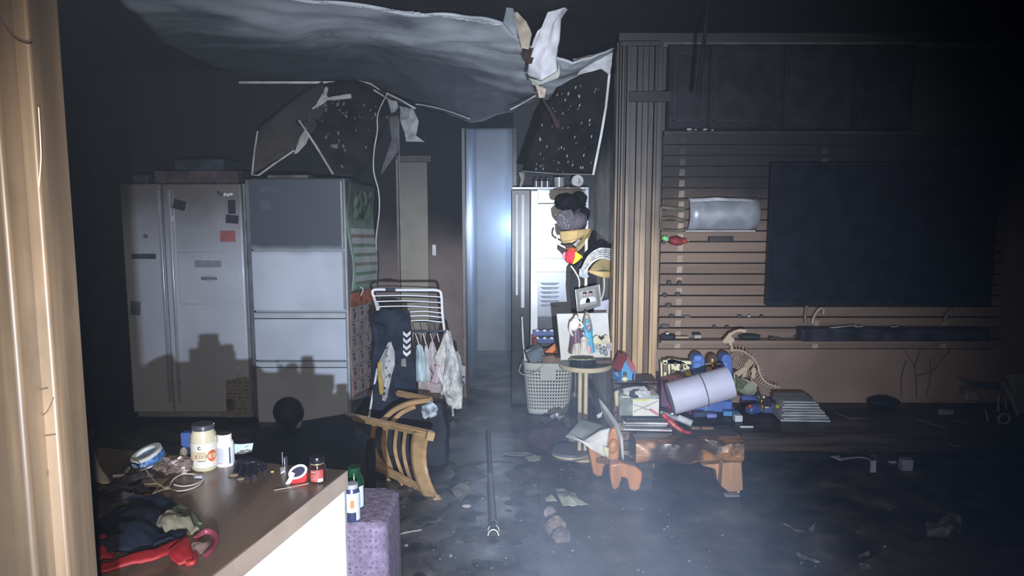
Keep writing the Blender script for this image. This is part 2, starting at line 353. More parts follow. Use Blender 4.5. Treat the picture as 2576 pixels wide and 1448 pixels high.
_r = _n.nodes.new('ShaderNodeMapRange'); _r.inputs[1].default_value = 5.15; _r.inputs[2].default_value = 6.0; _n.links.new(_a2.outputs[0], _r.inputs[0]); _r.inputs[4].default_value = .96
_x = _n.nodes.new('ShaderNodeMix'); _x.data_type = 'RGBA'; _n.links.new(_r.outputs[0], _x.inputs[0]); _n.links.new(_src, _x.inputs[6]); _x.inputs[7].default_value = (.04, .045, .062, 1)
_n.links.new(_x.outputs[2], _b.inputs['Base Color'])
ZS = 2.58
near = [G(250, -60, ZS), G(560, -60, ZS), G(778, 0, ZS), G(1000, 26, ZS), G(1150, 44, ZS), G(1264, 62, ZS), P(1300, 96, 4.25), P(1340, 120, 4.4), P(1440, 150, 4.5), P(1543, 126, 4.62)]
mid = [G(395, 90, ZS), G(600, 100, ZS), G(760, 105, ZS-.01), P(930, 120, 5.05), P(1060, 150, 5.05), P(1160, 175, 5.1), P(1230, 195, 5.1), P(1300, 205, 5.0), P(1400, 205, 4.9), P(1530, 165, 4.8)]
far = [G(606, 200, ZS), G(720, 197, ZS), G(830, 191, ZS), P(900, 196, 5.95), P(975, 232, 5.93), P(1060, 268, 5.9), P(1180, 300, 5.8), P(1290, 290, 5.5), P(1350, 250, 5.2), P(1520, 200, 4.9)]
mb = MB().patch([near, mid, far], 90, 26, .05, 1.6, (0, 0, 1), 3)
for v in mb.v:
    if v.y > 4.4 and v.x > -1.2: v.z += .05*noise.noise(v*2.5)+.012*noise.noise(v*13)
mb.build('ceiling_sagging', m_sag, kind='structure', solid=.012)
m_edge = M('torn_plaster_edge', (.45, .47, .5), .8, var=.2)
e = MB()
pts = resample(near[2:6], 60)
for i in range(60):
    a = pts[i]; s_ = random.uniform(.003, .009)
    e.box(a+V((0, 0, -.004)), (.035, s_*1.4, s_), (random.uniform(-20, 20), 0, random.uniform(-15, 5)))
e.build('trim_8', m_edge, kind='structure')
MB().bb((G(604, 200, ZS).x, G(604, 200, ZS).y-.03, ZS-.035), (G(832, 192, ZS).x, G(604, 200, ZS).y-.01, ZS-.018)).build('trim_9', M('white_cove', (.6, .58, .6), .5), kind='structure')
smoke('smoke', (.27, 2.15, .66), (.72, 1.6, .54), .70, 'bluish smoke drifting in the torch beam low in the room', 1.7, .30, 4)
hm = bpy.data.materials.new('hall_smoke'); hm.use_nodes = True; hm.node_tree.nodes.clear()
_o = hm.node_tree.nodes.new('ShaderNodeOutputMaterial'); _v = hm.node_tree.nodes.new('ShaderNodeVolumeScatter'); _v.inputs['Color'].default_value = (.5, .68, 1, 1); _v.inputs['Density'].default_value = .30
hm.node_tree.links.new(_v.outputs[0], _o.inputs['Volume'])
MB().bb((xh0+.002, YB+.03, .002), (xh1+.118, 7.99, 2.3)).build('smoke', hm, label='pale blue smoke filling the hallway behind the opening', cat='smoke', kind='stuff')
#OBJECTS
# ================================================================== things
def lens(): pass
def box_px(px0, py0, px1, py1, Y0, Y1, name, m, parent=None, bevel=.003, **k):
    """box whose front face at depth Y0 spans the two picture corners, reaching back to Y1"""
    a = P(px0, py1, Y0); b = P(px1, py0, Y0)
    return MB().bb((a.x, Y0, a.z), (b.x, Y1, b.z)).build(name, m, parent, bevel=bevel, **k)
def plate(pts, Y, th, name, m, parent=None, **k):
    return MB().prism([P(x, y, Y) for x, y in pts], (0, th, 0)).build(name, m, parent, **k)

# --- side by side refrigerator
YF = 5.35
m_fr = M('fridge_enamel', (.48, .50, .56), .38, var=.05, scale=2, bump=.02, soot=(1.15, 1.75, (.15, .135, .125), .5), coat=.2)
m_gap = M('dark_gap', (.03, .03, .035), .6)
m_chr = M('chrome', (.7, .7, .72), .22, metal=1, var=.05, bump=0)
fa = P(302, 1062, YF); fb = P(607, 462, YF); xm = P(421, 760, YF).x; fa.x = P(318, 760, YF).x; fb.x = P(618, 760, YF).x
fr = thing('refrigerator', ((fa.x+fb.x)/2, YF+.35, 0), 'tall white side-by-side refrigerator with two doors and small magnets', 'refrigerator')
MB().bb((fa.x, YF+.06, .02), (fb.x, YB-.01, fb.z)).build('body', M('fridge_side', (.30, .31, .34), .5), fr, bevel=.006)
MB().bb((fa.x+.03, YF+.08, 0), (fb.x-.03, YF+.2, .06)).build('plinth', m_gap, fr)
dl = MB().bb((fa.x, YF, .075), (xm-.004, YF+.055, fb.z)).build('door', m_fr, fr, bevel=.012, seg=3)
dr = MB().bb((xm+.004, YF, .075), (fb.x, YF+.055, fb.z)).build('door', m_fr, fr, bevel=.012, seg=3)
for d, x in ((dl, P(409, 600, YF).x), (dr, P(434, 600, YF).x)):
    h = MB().box((x, YF-.022, (fb.z+.12)/2), (.02, .02, fb.z-.2)); h.box((x, YF-.008, fb.z-.25), (.018, .02, .05)); h.box((x, YF-.008, .3), (.018, .02, .05))
    h.build('handle', M('fridge_handle', (.52, .53, .58), .25, metal=.4, var=.05, soot=(1.4, 2.0, (.25, .2, .2), .4)), d, bevel=.004, seg=2)
hb = box_px(452, 634, 600, 765, YF-.006, YF+.005, 'home_bar_door', m_fr, dr, bevel=.004)
box_px(490, 655, 556, 672, YF-.012, YF-.004, 'bar_handle', M('bar_handle', (.32, .32, .37), .3), dr)
o = MB().tube([P(526, 700, YF-.007)+V((.03*math.cos(t*.3), 0, .022*math.sin(t*.3))) for t in range(21)], .0014, 5, True)
o.bb(P(506, 704, YF-.008), P(546, 696, YF-.0065)); o.build('badge', M('badge_grey', (.16, .16, .19), .5), dr)
m_mag = M('magnet_dark', (.035, .032, .045), .6)
def magnet(px, py, w, h, rot, m, label):
    c = P(px, py, YF-.006); MB().box(c, (w, .008, h), (0, rot, 0)).build('fridge_magnet', m, label=label, cat='magnet', group='magnets on the refrigerator door', bevel=.001)
magnet(451, 515, .088, .068, 14, m_mag, 'tilted dark magnet beside the refrigerator handle')
magnet(583, 520, .052, .10, 0, m_mag, 'upright black magnet at the right edge of the refrigerator door')
magnet(584, 551, .09, .06, 5, m_mag, 'wide black magnet directly below the upright black magnet')
magnet(573, 594, .108, .08, 0, M('magnet_red', (.30, .09, .085), .6), 'dull red rectangular magnet on the refrigerator door')
magnet(366, 594, .03, .025, 20, M('magnet_grey', (.15, .14, .15), .6), 'small grey magnet alone on the left refrigerator door')
magnet(341, 775, .07, .10, 5, M('magnet_cloth', (.15, .15, .18), .7), 'grey hook magnet low on the left refrigerator door')
box_px(331, 638, 391, 651, YF-.005, YF+.001, 'nameplate', M('nameplate', (.07, .07, .09), .4), dl, bevel=.001)
st = thing('letter_magnets', P(565, 488, YF-.004), 'small letter magnets in the upper right corner of the refrigerator', 'magnet')
for i, (x, y, s) in enumerate(((550, 484, .018), (557, 489, .016), (566, 489, .018), (574, 490, .018), (582, 488, .016))):
    MB().box(P(x, y, YF-.004), (s, .006, s*1.2), (0, i*23, 0)).build('letter', M('letter_pale' if i > 1 else 'letter_dark', (.6, .6, .58) if i > 1 else (.05, .05, .06), .5), st)
# peeling sticker sheet at the bottom of the right door
stk = thing('sticker_sheet', P(597, 1048, YF-.004), 'peeling brown label sheet low on the refrigerator door', 'label')
plate(((567, 956), (626, 950), (630, 1048), (572, 1050)), YF-.004, .003, 'sheet', M('sheet_brown', (.26, .23, .20), .7, var=.08, scale=40), stk)
m_ink = M('faded_ink', (.09, .075, .07), .8)
for r in range(9):
    for cdx in range(4):
        if random.random() < .75: box_px(572+cdx*14, 960+r*9.5, 572+cdx*14+random.randint(5, 11), 962.5+r*9.5, YF-.0055, YF-.004, 'print', m_ink, stk, bevel=0)
box_px(570, 1003, 586, 1033, YF-.007, YF-.004, 'dark_patch', m_ink, stk, bevel=0)
MB().patch([[P(600, 940, YF-.03), P(615, 937, YF-.035)], [P(590, 956, YF-.01), P(624, 950, YF-.015)]], 6, 3).build('curl', M('curl_white', (.5, .5, .52), .6), stk, solid=.001)

# --- kimchi refrigerator
K0, K1 = P(636, 760, YF).x, P(868, 760, YF).x; KZ = P(740, 448, YF).z
kf = thing('kimchi_refrigerator', ((K0+K1)/2, YF+.35, 0), 'grey four-tier refrigerator with pull-out drawers right of the white one', 'refrigerator')
m_kf = M('kimchi_front', (.50, .545, .62), .3, var=.07, scale=2.2, bump=.02, soot=(1.25, 1.34, (.08, .088, .105), .15), spot=((.40, .43, .50), 1.7, .52, .2), coat=.3)
m_ks = M('kimchi_side', (.34, .37, .39), .45, var=.06, soot=(1.3, 2.1, (.07, .08, .085), .5))
MB().bb((K0, YF+.05, .02), (K1+.012, YB-.01, KZ)).build('body', m_ks, kf, bevel=.005)
MB().bb((K0+.03, YF+.08, 0), (K1-.03, YF+.2, .05)).build('plinth', m_gap, kf)
zz = [P(740, y, YF).z for y in (451, 627, 631, 781, 786, 905, 909, 1062)]
names = ['door', 'door', 'drawer', 'drawer']
for i in range(4):
    d = MB().bb((K0+.004, YF, zz[i*2+1]), (K1, YF+.046, zz[i*2])).build(names[i], m_kf, kf, bevel=.004, seg=2)
    if i > 1: MB().bb((K0+.02, YF-.016, zz[i*2]-.040), (K1+.004, YF+.01, zz[i*2]-.002)).build('handle', M('drawer_grip', (.47, .51, .56), .3, metal=.1, var=.04), d, bevel=.004, seg=2); MB().bb((K0+.004, YF-.003, zz[i*2]-.048), (K1, YF+.004, zz[i*2]-.041)).build('groove', m_gap, d)
    else: MB().bb((K1-.012, YF-.004, zz[i*2+1]+.01), (K1+.001, YF+.0, zz[i*2]-.01)).build('trim_strip', M('strip_alu', (.5, .52, .54), .3, metal=.8, var=.05), d)
MB().bb((K0-.03, YF+.03, .02), (K0-.004, YF+.2, KZ-.01)).build('side_gap', M('side_gap', (.12, .13, .15), .6), kf)
for i, (a, b, c2, d2) in enumerate(((655, 468, 703, 484), (655, 499, 681, 530))):
    box_px(a, b, c2, d2, YF-.006, YF-.0005, 'fridge_magnet', M('magnet_soot', (.07, .075, .10), .6), label=('wide sooty magnet near the top of the grey refrigerator', 'square sooty magnet under the wide sooty one')[i], cat='magnet', group='magnets on the grey refrigerator', bevel=.002)

# --- calendar and word poster on the side of the grey refrigerator
def side_sheet(pix, Ys, nx=24, ny=14, amp=.02, seed=0, bulge=.05):
    (a, b, c2, d2) = [P(x, y, Yk) for (x, y), Yk in zip(pix, Ys)]
    def fn(u, v):
        p = a.lerp(b, u).lerp(d2.lerp(c2, u), v)
        return p+V((amp*math.sin(v*7+seed)+.012*noise.noise(p*6), 0, 0))
    return fn
f1 = side_sheet(((876, 455), (944, 470), (950, 722), (884, 732)), (5.40, 5.95, 5.90, 5.42), seed=2.4, amp=.016)
cal = thing('wall_calendar', f1(.5, 1)+V((.02, 0, 0)), 'green and white calendar page curling off the grey refrigerator side', 'calendar')
MB().grid(f1, 14, 24).build('page', M('calendar_green', (.25, .35, .27), .6, var=.1, soot=(1.2, 1.75, (.06, .075, .06), .4)), cal, solid=.003)
off = V((.006, -.006, 0))
m_row = M('calendar_white', (.40, .44, .42), .6, var=.05, soot=(1.35, 1.8, (.09, .10, .09), .3)); m_rd = M('row_red', (.30, .10, .08), .7); m_gn = M('row_green', (.08, .20, .09), .7)
MB().grid(lambda u, v: f1(.2+.62*u, .07+.27*v)+off, 8, 6).build('picture', M('calendar_photo', (.12, .16, .11), .5, var=.5, scale=14), cal)
for r in range(6):
    v0 = .42+r*.088
    MB().grid(lambda u, v: f1(.08+.84*u, v0+.055*v)+off*1, 8, 2).build('row', m_row, cal)
    tk = MB()
    for c2 in range(12):
        u0 = .1+c2*.066
        tk.grid(lambda u, v: f1(u0+.034*u, v0+.058+.024*v)+off*1.2, 1, 1)
    tk.build('numerals', (m_rd, m_gn, M('row_brown', (.14, .10, .07), .7))[r % 3], cal)
MB().tube(curve([f1(.25, .97)+off*2, f1(.3, .99)+off*3+V((.01, -.01, 0)), f1(.27, 1.05)+off*3]), .004, 6).build('clip', M('clip_white', (.8, .8, .8), .4), cal)
f2 = side_sheet(((880, 738), (938, 722), (938, 975), (884, 1002)), (5.42, 5.95, 5.90, 5.42), seed=.5, amp=.004)
pos = thing('word_poster', f2(.5, 1), 'reddish learning poster with a grid of small pictures under the calendar', 'poster')
MB().grid(f2, 10, 20).build('sheet', M('poster_red', (.30, .17, .14), .6, var=.1), pos, solid=.003)
MB().grid(lambda u, v: f2(u, .13*v)+off*.6, 6, 3).build('header', M('poster_header', (.45, .13, .06), .6, var=.3, scale=14), pos)
m_cell = M('poster_cell', (.36, .31, .31), .6, var=.06, scale=20)
for r in range(6):
    for c2 in range(3):
        u0, v0 = .03+c2*.32, .14+r*.14
        MB().grid(lambda u, v: f2(u0+.305*u, v0+.13*v)+off, 2, 2).build('cell', m_cell, pos)
        MB().grid(lambda u, v: f2(u0+.04+.10*u, v0+.012+.022*v)+off*1.4, 1, 1).build('word', m_ink, pos)
        k = random.choice((.05, .07, .04)); uu = random.uniform(.10, .14)
        cc = random.choice(((.12, .07, .07), (.08, .09, .12), (.18, .13, .10)))
        MB().grid(lambda u, v: f2(u0+uu+(.11*(u-.5))*(1-abs(v-.5)), v0+.045+k*v)+off*1.4, 4, 4).build('drawing', M('draw%.2f' % cc[0], cc, .7), pos)

# --- things on top of the refrigerators
def clutter(name, px0, py0, px1, py1, Y0, Y1, m, label, cat, bevel=.006, tilt=0, **k):
    a = P(px0, py1, Y0); b = P(px1, py0, Y0); c = V(((a.x+b.x)/2, (Y0+Y1)/2, (a.z+b.z)/2))
    return MB().box(c, (b.x-a.x, Y1-Y0, b.z-a.z), (0, tilt, 0)).build(name, m, label=label, cat=cat, bevel=bevel, **k)
zt = fb.z
def topbox(px0, px1, h, Y0, Y1, z0, name, m, label, cat, **k):
    x0 = P(px0, 460, Y0).x; x1 = P(px1, 460, Y0).x
    return MB().bb((x0, Y0, z0), (x1, Y1, z0+h)).build(name, m, label=label, cat=cat, bevel=.006, **k)
topbox(388, 600, .10, 5.5, 5.95, zt, 'storage_box', M('burnt_box', (.07, .045, .045), .7, var=.3), 'low reddish charred box lying on the white refrigerator', 'box')
topbox(440, 566, .085, 5.55, 5.9, zt+.101, 'storage_box', M('burnt_box2', (.04, .042, .05), .6, var=.3), 'smaller dark box stacked on the reddish charred box', 'box')
topbox(332, 372, .07, 5.5, 5.7, zt, 'tin_can', M('burnt_tin', (.05, .045, .05), .6), 'small sooty tin on the left end of the white refrigerator', 'tin')
topbox(672, 776, .03, 5.5, 5.9, KZ, 'tray', M('burnt_tray', (.09, .08, .075), .6, var=.3), 'flat grey tray on top of the grey refrigerator', 'tray')

# --- burnt ceiling boards hanging over the refrigerators
m_brd = M('burnt_board', (.011, .010, .011), .75, var=.4, scale=6, bump=.5, spot=((.16, .155, .14), 9, .70, .04))
m_brb = M('scorched_board', (.05, .04, .033), .8, spec=.2, var=.3, scale=4, bump=.3, soot=(1.9, 2.6, (.03, .028, .028), .5))
m_pale = M('torn_paper', (.40, .40, .38), .8, var=.15, scale=10, bump=.3)
m_lath = M('pale_lath', (.42, .40, .38), .7, var=.2)
hb1 = thing('hanging_board', P(700, 440, 5.4), 'brown scorched ceiling board slanting down onto the refrigerators', 'board')
MB().patch([[P(812, 205, 5.75), P(760, 235, 5.7), P(652, 322, 5.45)], [P(824, 262, 5.7), P(742, 305, 5.6), P(640, 372, 5.4)], [P(790, 330, 5.55), P(730, 380, 5.45), P(632, 440, 5.36)]], 20, 6, .02, 4, (0, 1, 0), 1).build('board', m_brb, hb1, solid=.012)
MB().tube([P(648, 330, 5.42), P(640, 380, 5.37), P(634, 440, 5.33), P(650, 441, 5.33), P(690, 412, 5.38), P(740, 378, 5.44)], .007, 6).build('edge_strip', m_lath, hb1)
hb2 = thing('hanging_board', P(880, 442, 5.5), 'black charred ceiling board with pale specks hanging above the grey refrigerator', 'board')
MB().patch([[P(800, 215, 5.8), P(890, 198, 5.85), P(985, 262, 5.8)], [P(742, 300, 5.6), P(880, 320, 5.6), P(965, 330, 5.7)], [P(755, 330, 5.55), P(860, 400, 5.5), P(940, 380, 5.6)], [P(830, 440, 5.45), P(880, 444, 5.45), P(905, 438, 5.5)]], 24, 6, .03, 4, (0, 1, 0), 2).build('board', m_brd, hb2, solid=.014)
for i in range(46):
    x, y = random.uniform(775, 950), random.uniform(250, 420)
    if y > 330 and x > 950-(y-330)*.6: continue
    if y > 330 and x < 760+(y-330)*.7: continue
    s_ = random.uniform(.006, .016)
    MB().ball(P(x, y, 5.44+.12*abs(x-860)/100), (s_*.5, .004, s_), 6, 4, (0, random.uniform(-50, 50), 0), .5).build('flake', M('flake_dim', (.13, .13, .12), .8), hb2)
MB().tube([P(752, 302, 5.42), P(800, 375, 5.38), P(838, 438, 5.35)], .0085, 6).build('lath', m_lath, hb2)
MB().patch([[P(768, 318, 5.46), P(778, 345, 5.46)], [P(752, 350, 5.46), P(772, 360, 5.46)], [P(738, 388, 5.46), P(748, 385, 5.46)]], 6, 5, .02, 12).build('torn_flap', m_pale, hb2, solid=.003)
MB().patch([[P(820, 218, 5.55), P(826, 220, 5.55)], [P(806, 245, 5.5), P(822, 240, 5.5)], [P(796, 262, 5.48), P(830, 248, 5.5)], [P(785, 274, 5.48), P(790, 275, 5.48)]], 6, 4, .03, 12).build('torn_flap', m_pale, hb2, solid=.004)
MB().tube(curve([P(812, 250, 5.5), P(838, 247, 5.46), P(862, 244, 5.45), P(884, 241, 5.45)]), [.012]*6+[.016]*6+[.018]*6+[.012], 8).build('torn_roll', m_pale, hb2)
for pts in (((890, 196), (935, 212), (955, 226)), ((940, 226), (975, 248), (988, 256))):
    MB().tube([P(x, y, 5.78) for x, y in pts], .006, 6).build('lath', m_lath, hb2)
# shreds and long splinters on the right side
hb3 = thing('hanging_wallpaper', P(1030, 360, 5.7), 'grey strips of torn ceiling paper hanging left of the hallway', 'wallpaper')
MB().patch([[P(1004, 266, 5.75), P(1040, 272, 5.75)], [P(1006, 300, 5.7), P(1054, 305, 5.7)], [P(1016, 330, 5.68), P(1046, 340, 5.68)], [P(1022, 356, 5.68), P(1068, 356, 5.66)]], 12, 6, .05, 8).build('strip', M('grey_paper', (.27, .28, .28), .8, var=.25, scale=12), hb3, solid=.003)
MB().patch([[P(975, 250, 5.75), P(998, 254, 5.75)], [P(978, 268, 5.74), P(1002, 268, 5.74)], [P(984, 284, 5.74), P(994, 280, 5.74)]], 6, 5, .03, 9).build('strip', M('grey_paper', (.27, .28, .28)), hb3, solid=.003)
MB().patch([[P(978, 290, 5.9), P(1002, 290, 5.9)], [P(984, 350, 5.9), P(1004, 352, 5.9)], [P(968, 400, 5.92), P(1000, 382, 5.92)], [P(956, 440, 5.95), P(966, 432, 5.95)]], 8, 6, .04, 6).build('strip', M('dim_paper', (.10, .098, .10), .8), hb3, solid=.003)
MB().tube([P(972, 234, 5.6), P(1005, 250, 5.58), P(1045, 273, 5.55)], .008, 6).build('splinter', m_lath, hb3)
MB().tube(curve([P(1046, 262, 5.5), P(1085, 268, 5.45), P(1130, 280, 5.4), P(1182, 299, 5.35)]), [.004]*18+[.007], 6).build('splinter', m_lath, hb3)
MB().tube(curve([P(974, 236, 5.6), P(951, 285, 5.45), P(949, 330, 5.4), P(941, 380, 5.38), P(940, 430, 5.36), P(952, 480, 5.33), P(954, 530, 5.33), P(946, 600, 5.36), P(948, 628, 5.4)]), .0055, 6).build('hanging_cable', M('cable_white', (.46, .44, .40), .5), label='pale cable dangling in front of the grey refrigerator side', cat='cable')
MB().tube([P(1003, 300, 5.98), P(1004, 420, 5.98), P(1008, 600, 5.98)], .0035, 5).build('hanging_wire', M('wire_grey', (.25, .24, .24), .5), label='thin wire hanging straight down beside the cream door', cat='wire')
MB().tube(curve([P(1283, 276, 4.9), P(1310, 262, 4.9), P(1348, 240, 4.85)]), .005, 6).build('ceiling_splinter', m_lath, label='pale wooden splinter poking left from the torn white paper', cat='splinter')

# --- torn white ceiling paper and black board by the column
wp = thing('torn_ceiling_paper', P(1370, 235, 4.3), 'bright white torn ceiling paper curling down near the middle', 'wallpaper')
m_wp = M('white_paper', (.74, .74, .78), .7, var=.05, scale=6, bump=.15)
MB().patch([[P(1378, 30, 4.1), P(1410, 22, 4.1), P(1438, 10, 4.15)], [P(1362, 70, 4.15), P(1390, 60, 4.1), P(1412, 48, 4.15)], [P(1345, 110, 4.2), P(1380, 105, 4.15), P(1408, 100, 4.2)], [P(1330, 160, 4.25), P(1365, 160, 4.2), P(1400, 150, 4.2)], [P(1326, 190, 4.3), P(1362, 202, 4.25), P(1402, 188, 4.25)]], 14, 6, .05, 7, (0, 1, .2), 4).build('sheet', m_wp, wp, solid=.003)
MB().patch([[P(1352, 78, 4.1), P(1363, 68, 4.1)], [P(1342, 100, 4.12), P(1350, 98, 4.1)], [P(1336, 122, 4.15), P(1342, 120, 4.14)]], 4, 5).build('sheet', m_wp, wp, solid=.003)
MB().patch([[P(1294, 30, 4.2), P(1300, 26, 4.2)], [P(1296, 60, 4.2), P(1324, 55, 4.18)], [P(1304, 90, 4.2), P(1338, 85, 4.18)], [P(1312, 122, 4.22), P(1330, 122, 4.2)]], 8, 6, .04, 9).build('sheet', M('beige_paper', (.52, .44, .34), .8, var=.1), wp, solid=.003, label='beige backing of the torn paper')
MB().patch([[P(1264, 62, 4.2), P(1276, 10, 4.1), P(1282, 0, 4.1)], [P(1276, 75, 4.2), P(1290, 30, 4.15), P(1284, 4, 4.1)], [P(1304, 110, 4.22), P(1300, 50, 4.2), P(1286, 8, 4.1)]], 8, 6, .02, 8).build('sheet', M('blue_grey_paper', (.33, .37, .40), .8), wp, solid=.003)
MB().patch([[P(1316, 124, 4.25), P(1346, 118, 4.22)], [P(1314, 145, 4.25), P(1344, 140, 4.2)], [P(1326, 164, 4.26), P(1338, 160, 4.24)]], 6, 5, .05, 9).build('charred_curl', M('charred_brown', (.05, .03, .025), .8), wp, solid=.004)
MB().patch([[P(1330, 196, 4.24), P(1362, 205, 4.2), P(1402, 180, 4.2), P(1408, 160, 4.2)], [P(1338, 215, 4.26), P(1362, 212, 4.22), P(1406, 196, 4.22), P(1410, 178, 4.22)]], 14, 4, .02, 9).build('paper_hem', M('grey_green_paper', (.45, .46, .42), .8), wp, solid=.004)
MB().patch([[P(1342, 206, 4.26), P(1364, 222, 4.24)], [P(1352, 228, 4.27), P(1374, 222, 4.25)], [P(1356, 246, 4.28), P(1370, 246, 4.27)]], 8, 5, .03, 14).build('charred_curl', M('beige_paper'), wp, solid=.004)
MB().tube([P(1366, 250, 4.3), P(1385, 280, 4.35), P(1404, 318, 4.4)], [.006, .01, .016], 6).build('charred_stick', M('charred_brown'), wp)
bb = thing('hanging_board', P(1420, 438, 4.8), 'black ceiling board with white flecks hanging above the hats', 'board')
rowsb = [[P(1405, 215, 4.95), P(1470, 180, 4.85), P(1536, 150, 4.75)], [P(1358, 300, 4.95), P(1440, 300, 4.88), P(1520, 290, 4.78)], [P(1312, 432, 4.95), P(1400, 438, 4.88), P(1492, 438, 4.8)]]
MB().patch(rowsb, 16, 6, .02, 3, (0, 1, 0), 5).build('board', M('black_board', (.010, .009, .009), .85, var=.3, bump=.4, soot=(2.35, 2.6, (.035, .03, .025), .2)), bb, solid=.016)
MB().tube([P(1533, 185, 4.74), P(1524, 270, 4.76), P(1512, 340, 4.77), P(1492, 440, 4.785)], .0085, 6).build('white_edge', M('edge_white', (.72, .72, .72), .6), bb)
MB().tube([P(1312, 430, 4.93), P(1400, 437, 4.86), P(1492, 439, 4.785)], .003, 5).build('white_edge', M('edge_dim', (.25, .25, .26), .6), bb)
MB().patch([[P(1440, 150, 4.72), P(1500, 135, 4.68), P(1543, 126, 4.66)], [P(1460, 176, 4.74), P(1505, 160, 4.7), P(1539, 156, 4.68)], [P(1450, 190, 4.76), P(1512, 172, 4.7), P(1534, 190, 4.7)]], 14, 6, .04, 9).build('torn_paper', M('torn_white', (.55, .56, .58), .8, var=.1), bb, solid=.004)
fl = M('flake_white', (.30, .30, .30), .7)
for i in range(70):
    v = random.uniform(.15, .98); u = random.uniform(.06, .94)
    t = v*2; r0 = rowsb[min(int(t), 1)]; r1 = rowsb[min(int(t), 1)+1]; f = t-min(int(t), 1)
    k = min(int(u*2), 1); a = r0[k].lerp(r0[k+1], u*2-k); b = r1[k].lerp(r1[k+1], u*2-k); p = a.lerp(b, f)+V((0, -.022, 0))
    s_ = random.uniform(.003, .012)
    MB().ball(p, (s_*.45, .004, s_), 5, 4, (0, 15, 0)).build('flake', fl, bb)

# --- tall display cabinet with glass door, lit by the torch
YD = 5.82
cab = thing('display_cabinet', (P(1385, 700, YD).x, 5.92, 0), 'tall glossy display cabinet reflecting the torch beside the hallway', 'cabinet')
m_cabf = M('cabinet_white', (.36, .40, .46), .3, var=.03, bump=.02, coat=.4, soot=(1.75, 1.95, (.2, .2, .22), .1))
m_cabd = M('cabinet_black', (.012, .013, .018), .35, var=.2, bump=.1, spec=.3)
cz1 = P(1380, 470, YD).z
cx = lambda px: P(px, 700, YD).x
MB().bb((cx(1290), YD+.20, 0), (cx(1478), YD+.205, cz1)).build('back_panel', m_cabf, cab)
MB().bb((cx(1288), YD-.02, cz1-.02), (cx(1478), YD+.20, cz1)).build('top', M('cabinet_top', (.35, .36, .4), .3), cab, bevel=.003)
MB().bb((cx(1470), YD, 0), (cx(1478), YD+.2, cz1-.02)).build('side_panel', m_cabf, cab)
MB().bb((cx(1286), YD, 0), (cx(1334), YD+.2, cz1-.02)).build('side_panel', m_cabd, cab, bevel=.006, label='glossy black side panel')
for a, b, dy, z0 in ((1297, 1303, .012, .9), (1310, 1320, .016, .8)):
    MB().tube([V((cx((a+b)/2), YD-.004, z0)), V((cx((a+b)/2), YD-.004, cz1-.06))], (cx(b)-cx(a))/2, 10).build('chrome_rail', M('rail_gleam', (.75, .78, .85), .3, metal=.1, var=.05, bump=.1), cab)  # pale, barely metallic colour stands in for bright reflections on the chrome
MB().bb((cx(1335), YD-.012, .1), (cx(1353), YD+.02, cz1-.03)).build('door_frame', M('frame_white', (.8, .82, .86), .3, var=.04), cab, bevel=.004)
MB().bb((cx(1353), YD+.03, .72), (cx(1440), YD+.2, 1.62)).build('inner_panel', m_cabf, cab)
for z in (P(1390, 650, YD).z, P(1390, 684, YD).z, P(1390, 575, YD).z, P(1390, 795, YD).z):
    MB().bb((cx(1353), YD+.012, z-.006), (cx(1440), YD+.04, z)).build('shelf', M('shelf_grey', (.30, .33, .4), .4), cab)
MB().bb((cx(1440), YD+.01, .1), (cx(1470), YD+.04, cz1-.03)).build('door_frame', M('frame_grey', (.16, .17, .19), .4), cab)
MB().bb((cx(1353), YD+.02, .1), (cx(1440), YD+.035, .72)).build('lower_panel', M('lower_dark', (.05, .055, .08), .3), cab)
for i in range(6):
    y = 716+i*11
    pl = MB().lathe([(.05, 0), (.075, .012), (.077, .014), (.06, .012)], (cx(1383), YD-.05+.04, P(1383, y, YD).z), 20, sx=1, sy=.4)
    pl.build('dish', M('dish_pale', (.45, .5, .6), .3), label=('lowest','second lowest','third lowest','third highest','second highest','topmost')[5-i]+' pale dish in the tall glossy cabinet', cat='dish', group='dishes stacked in the cabinet')
# blue rack with white knobs and heaps at the foot of the cabinet
rk = thing('toy_rack', P(1375, 905, 5.77), 'blue and red toy rack with white knobs left of the white panel', 'toy rack')
for y, m in ((838, 'a'), (857, 'b')):
    box_px(1340, y-8, 1398, y+6, 5.765, 5.80, 'bar', M('rack_blue', (.04, .09, .28), .4), rk)
    for k in range(3):
        MB().ball(P(1352+k*18, y-7, 5.755), (.016, .012, .011), 10, 6).build('knob', M('knob_white', (.8, .8, .84), .3), rk)
box_px(1336, 842, 1352, 1010, 5.765, 5.80, 'upright', M('rack_red', (.20, .06, .05), .5), rk)
MB().tube(curve([P(1344, 850, 5.7), P(1352, 875, 5.68), P(1378, 880, 5.68), P(1395, 868, 5.7)]), .018, 8).build('cushion', M('rack_red'), rk)

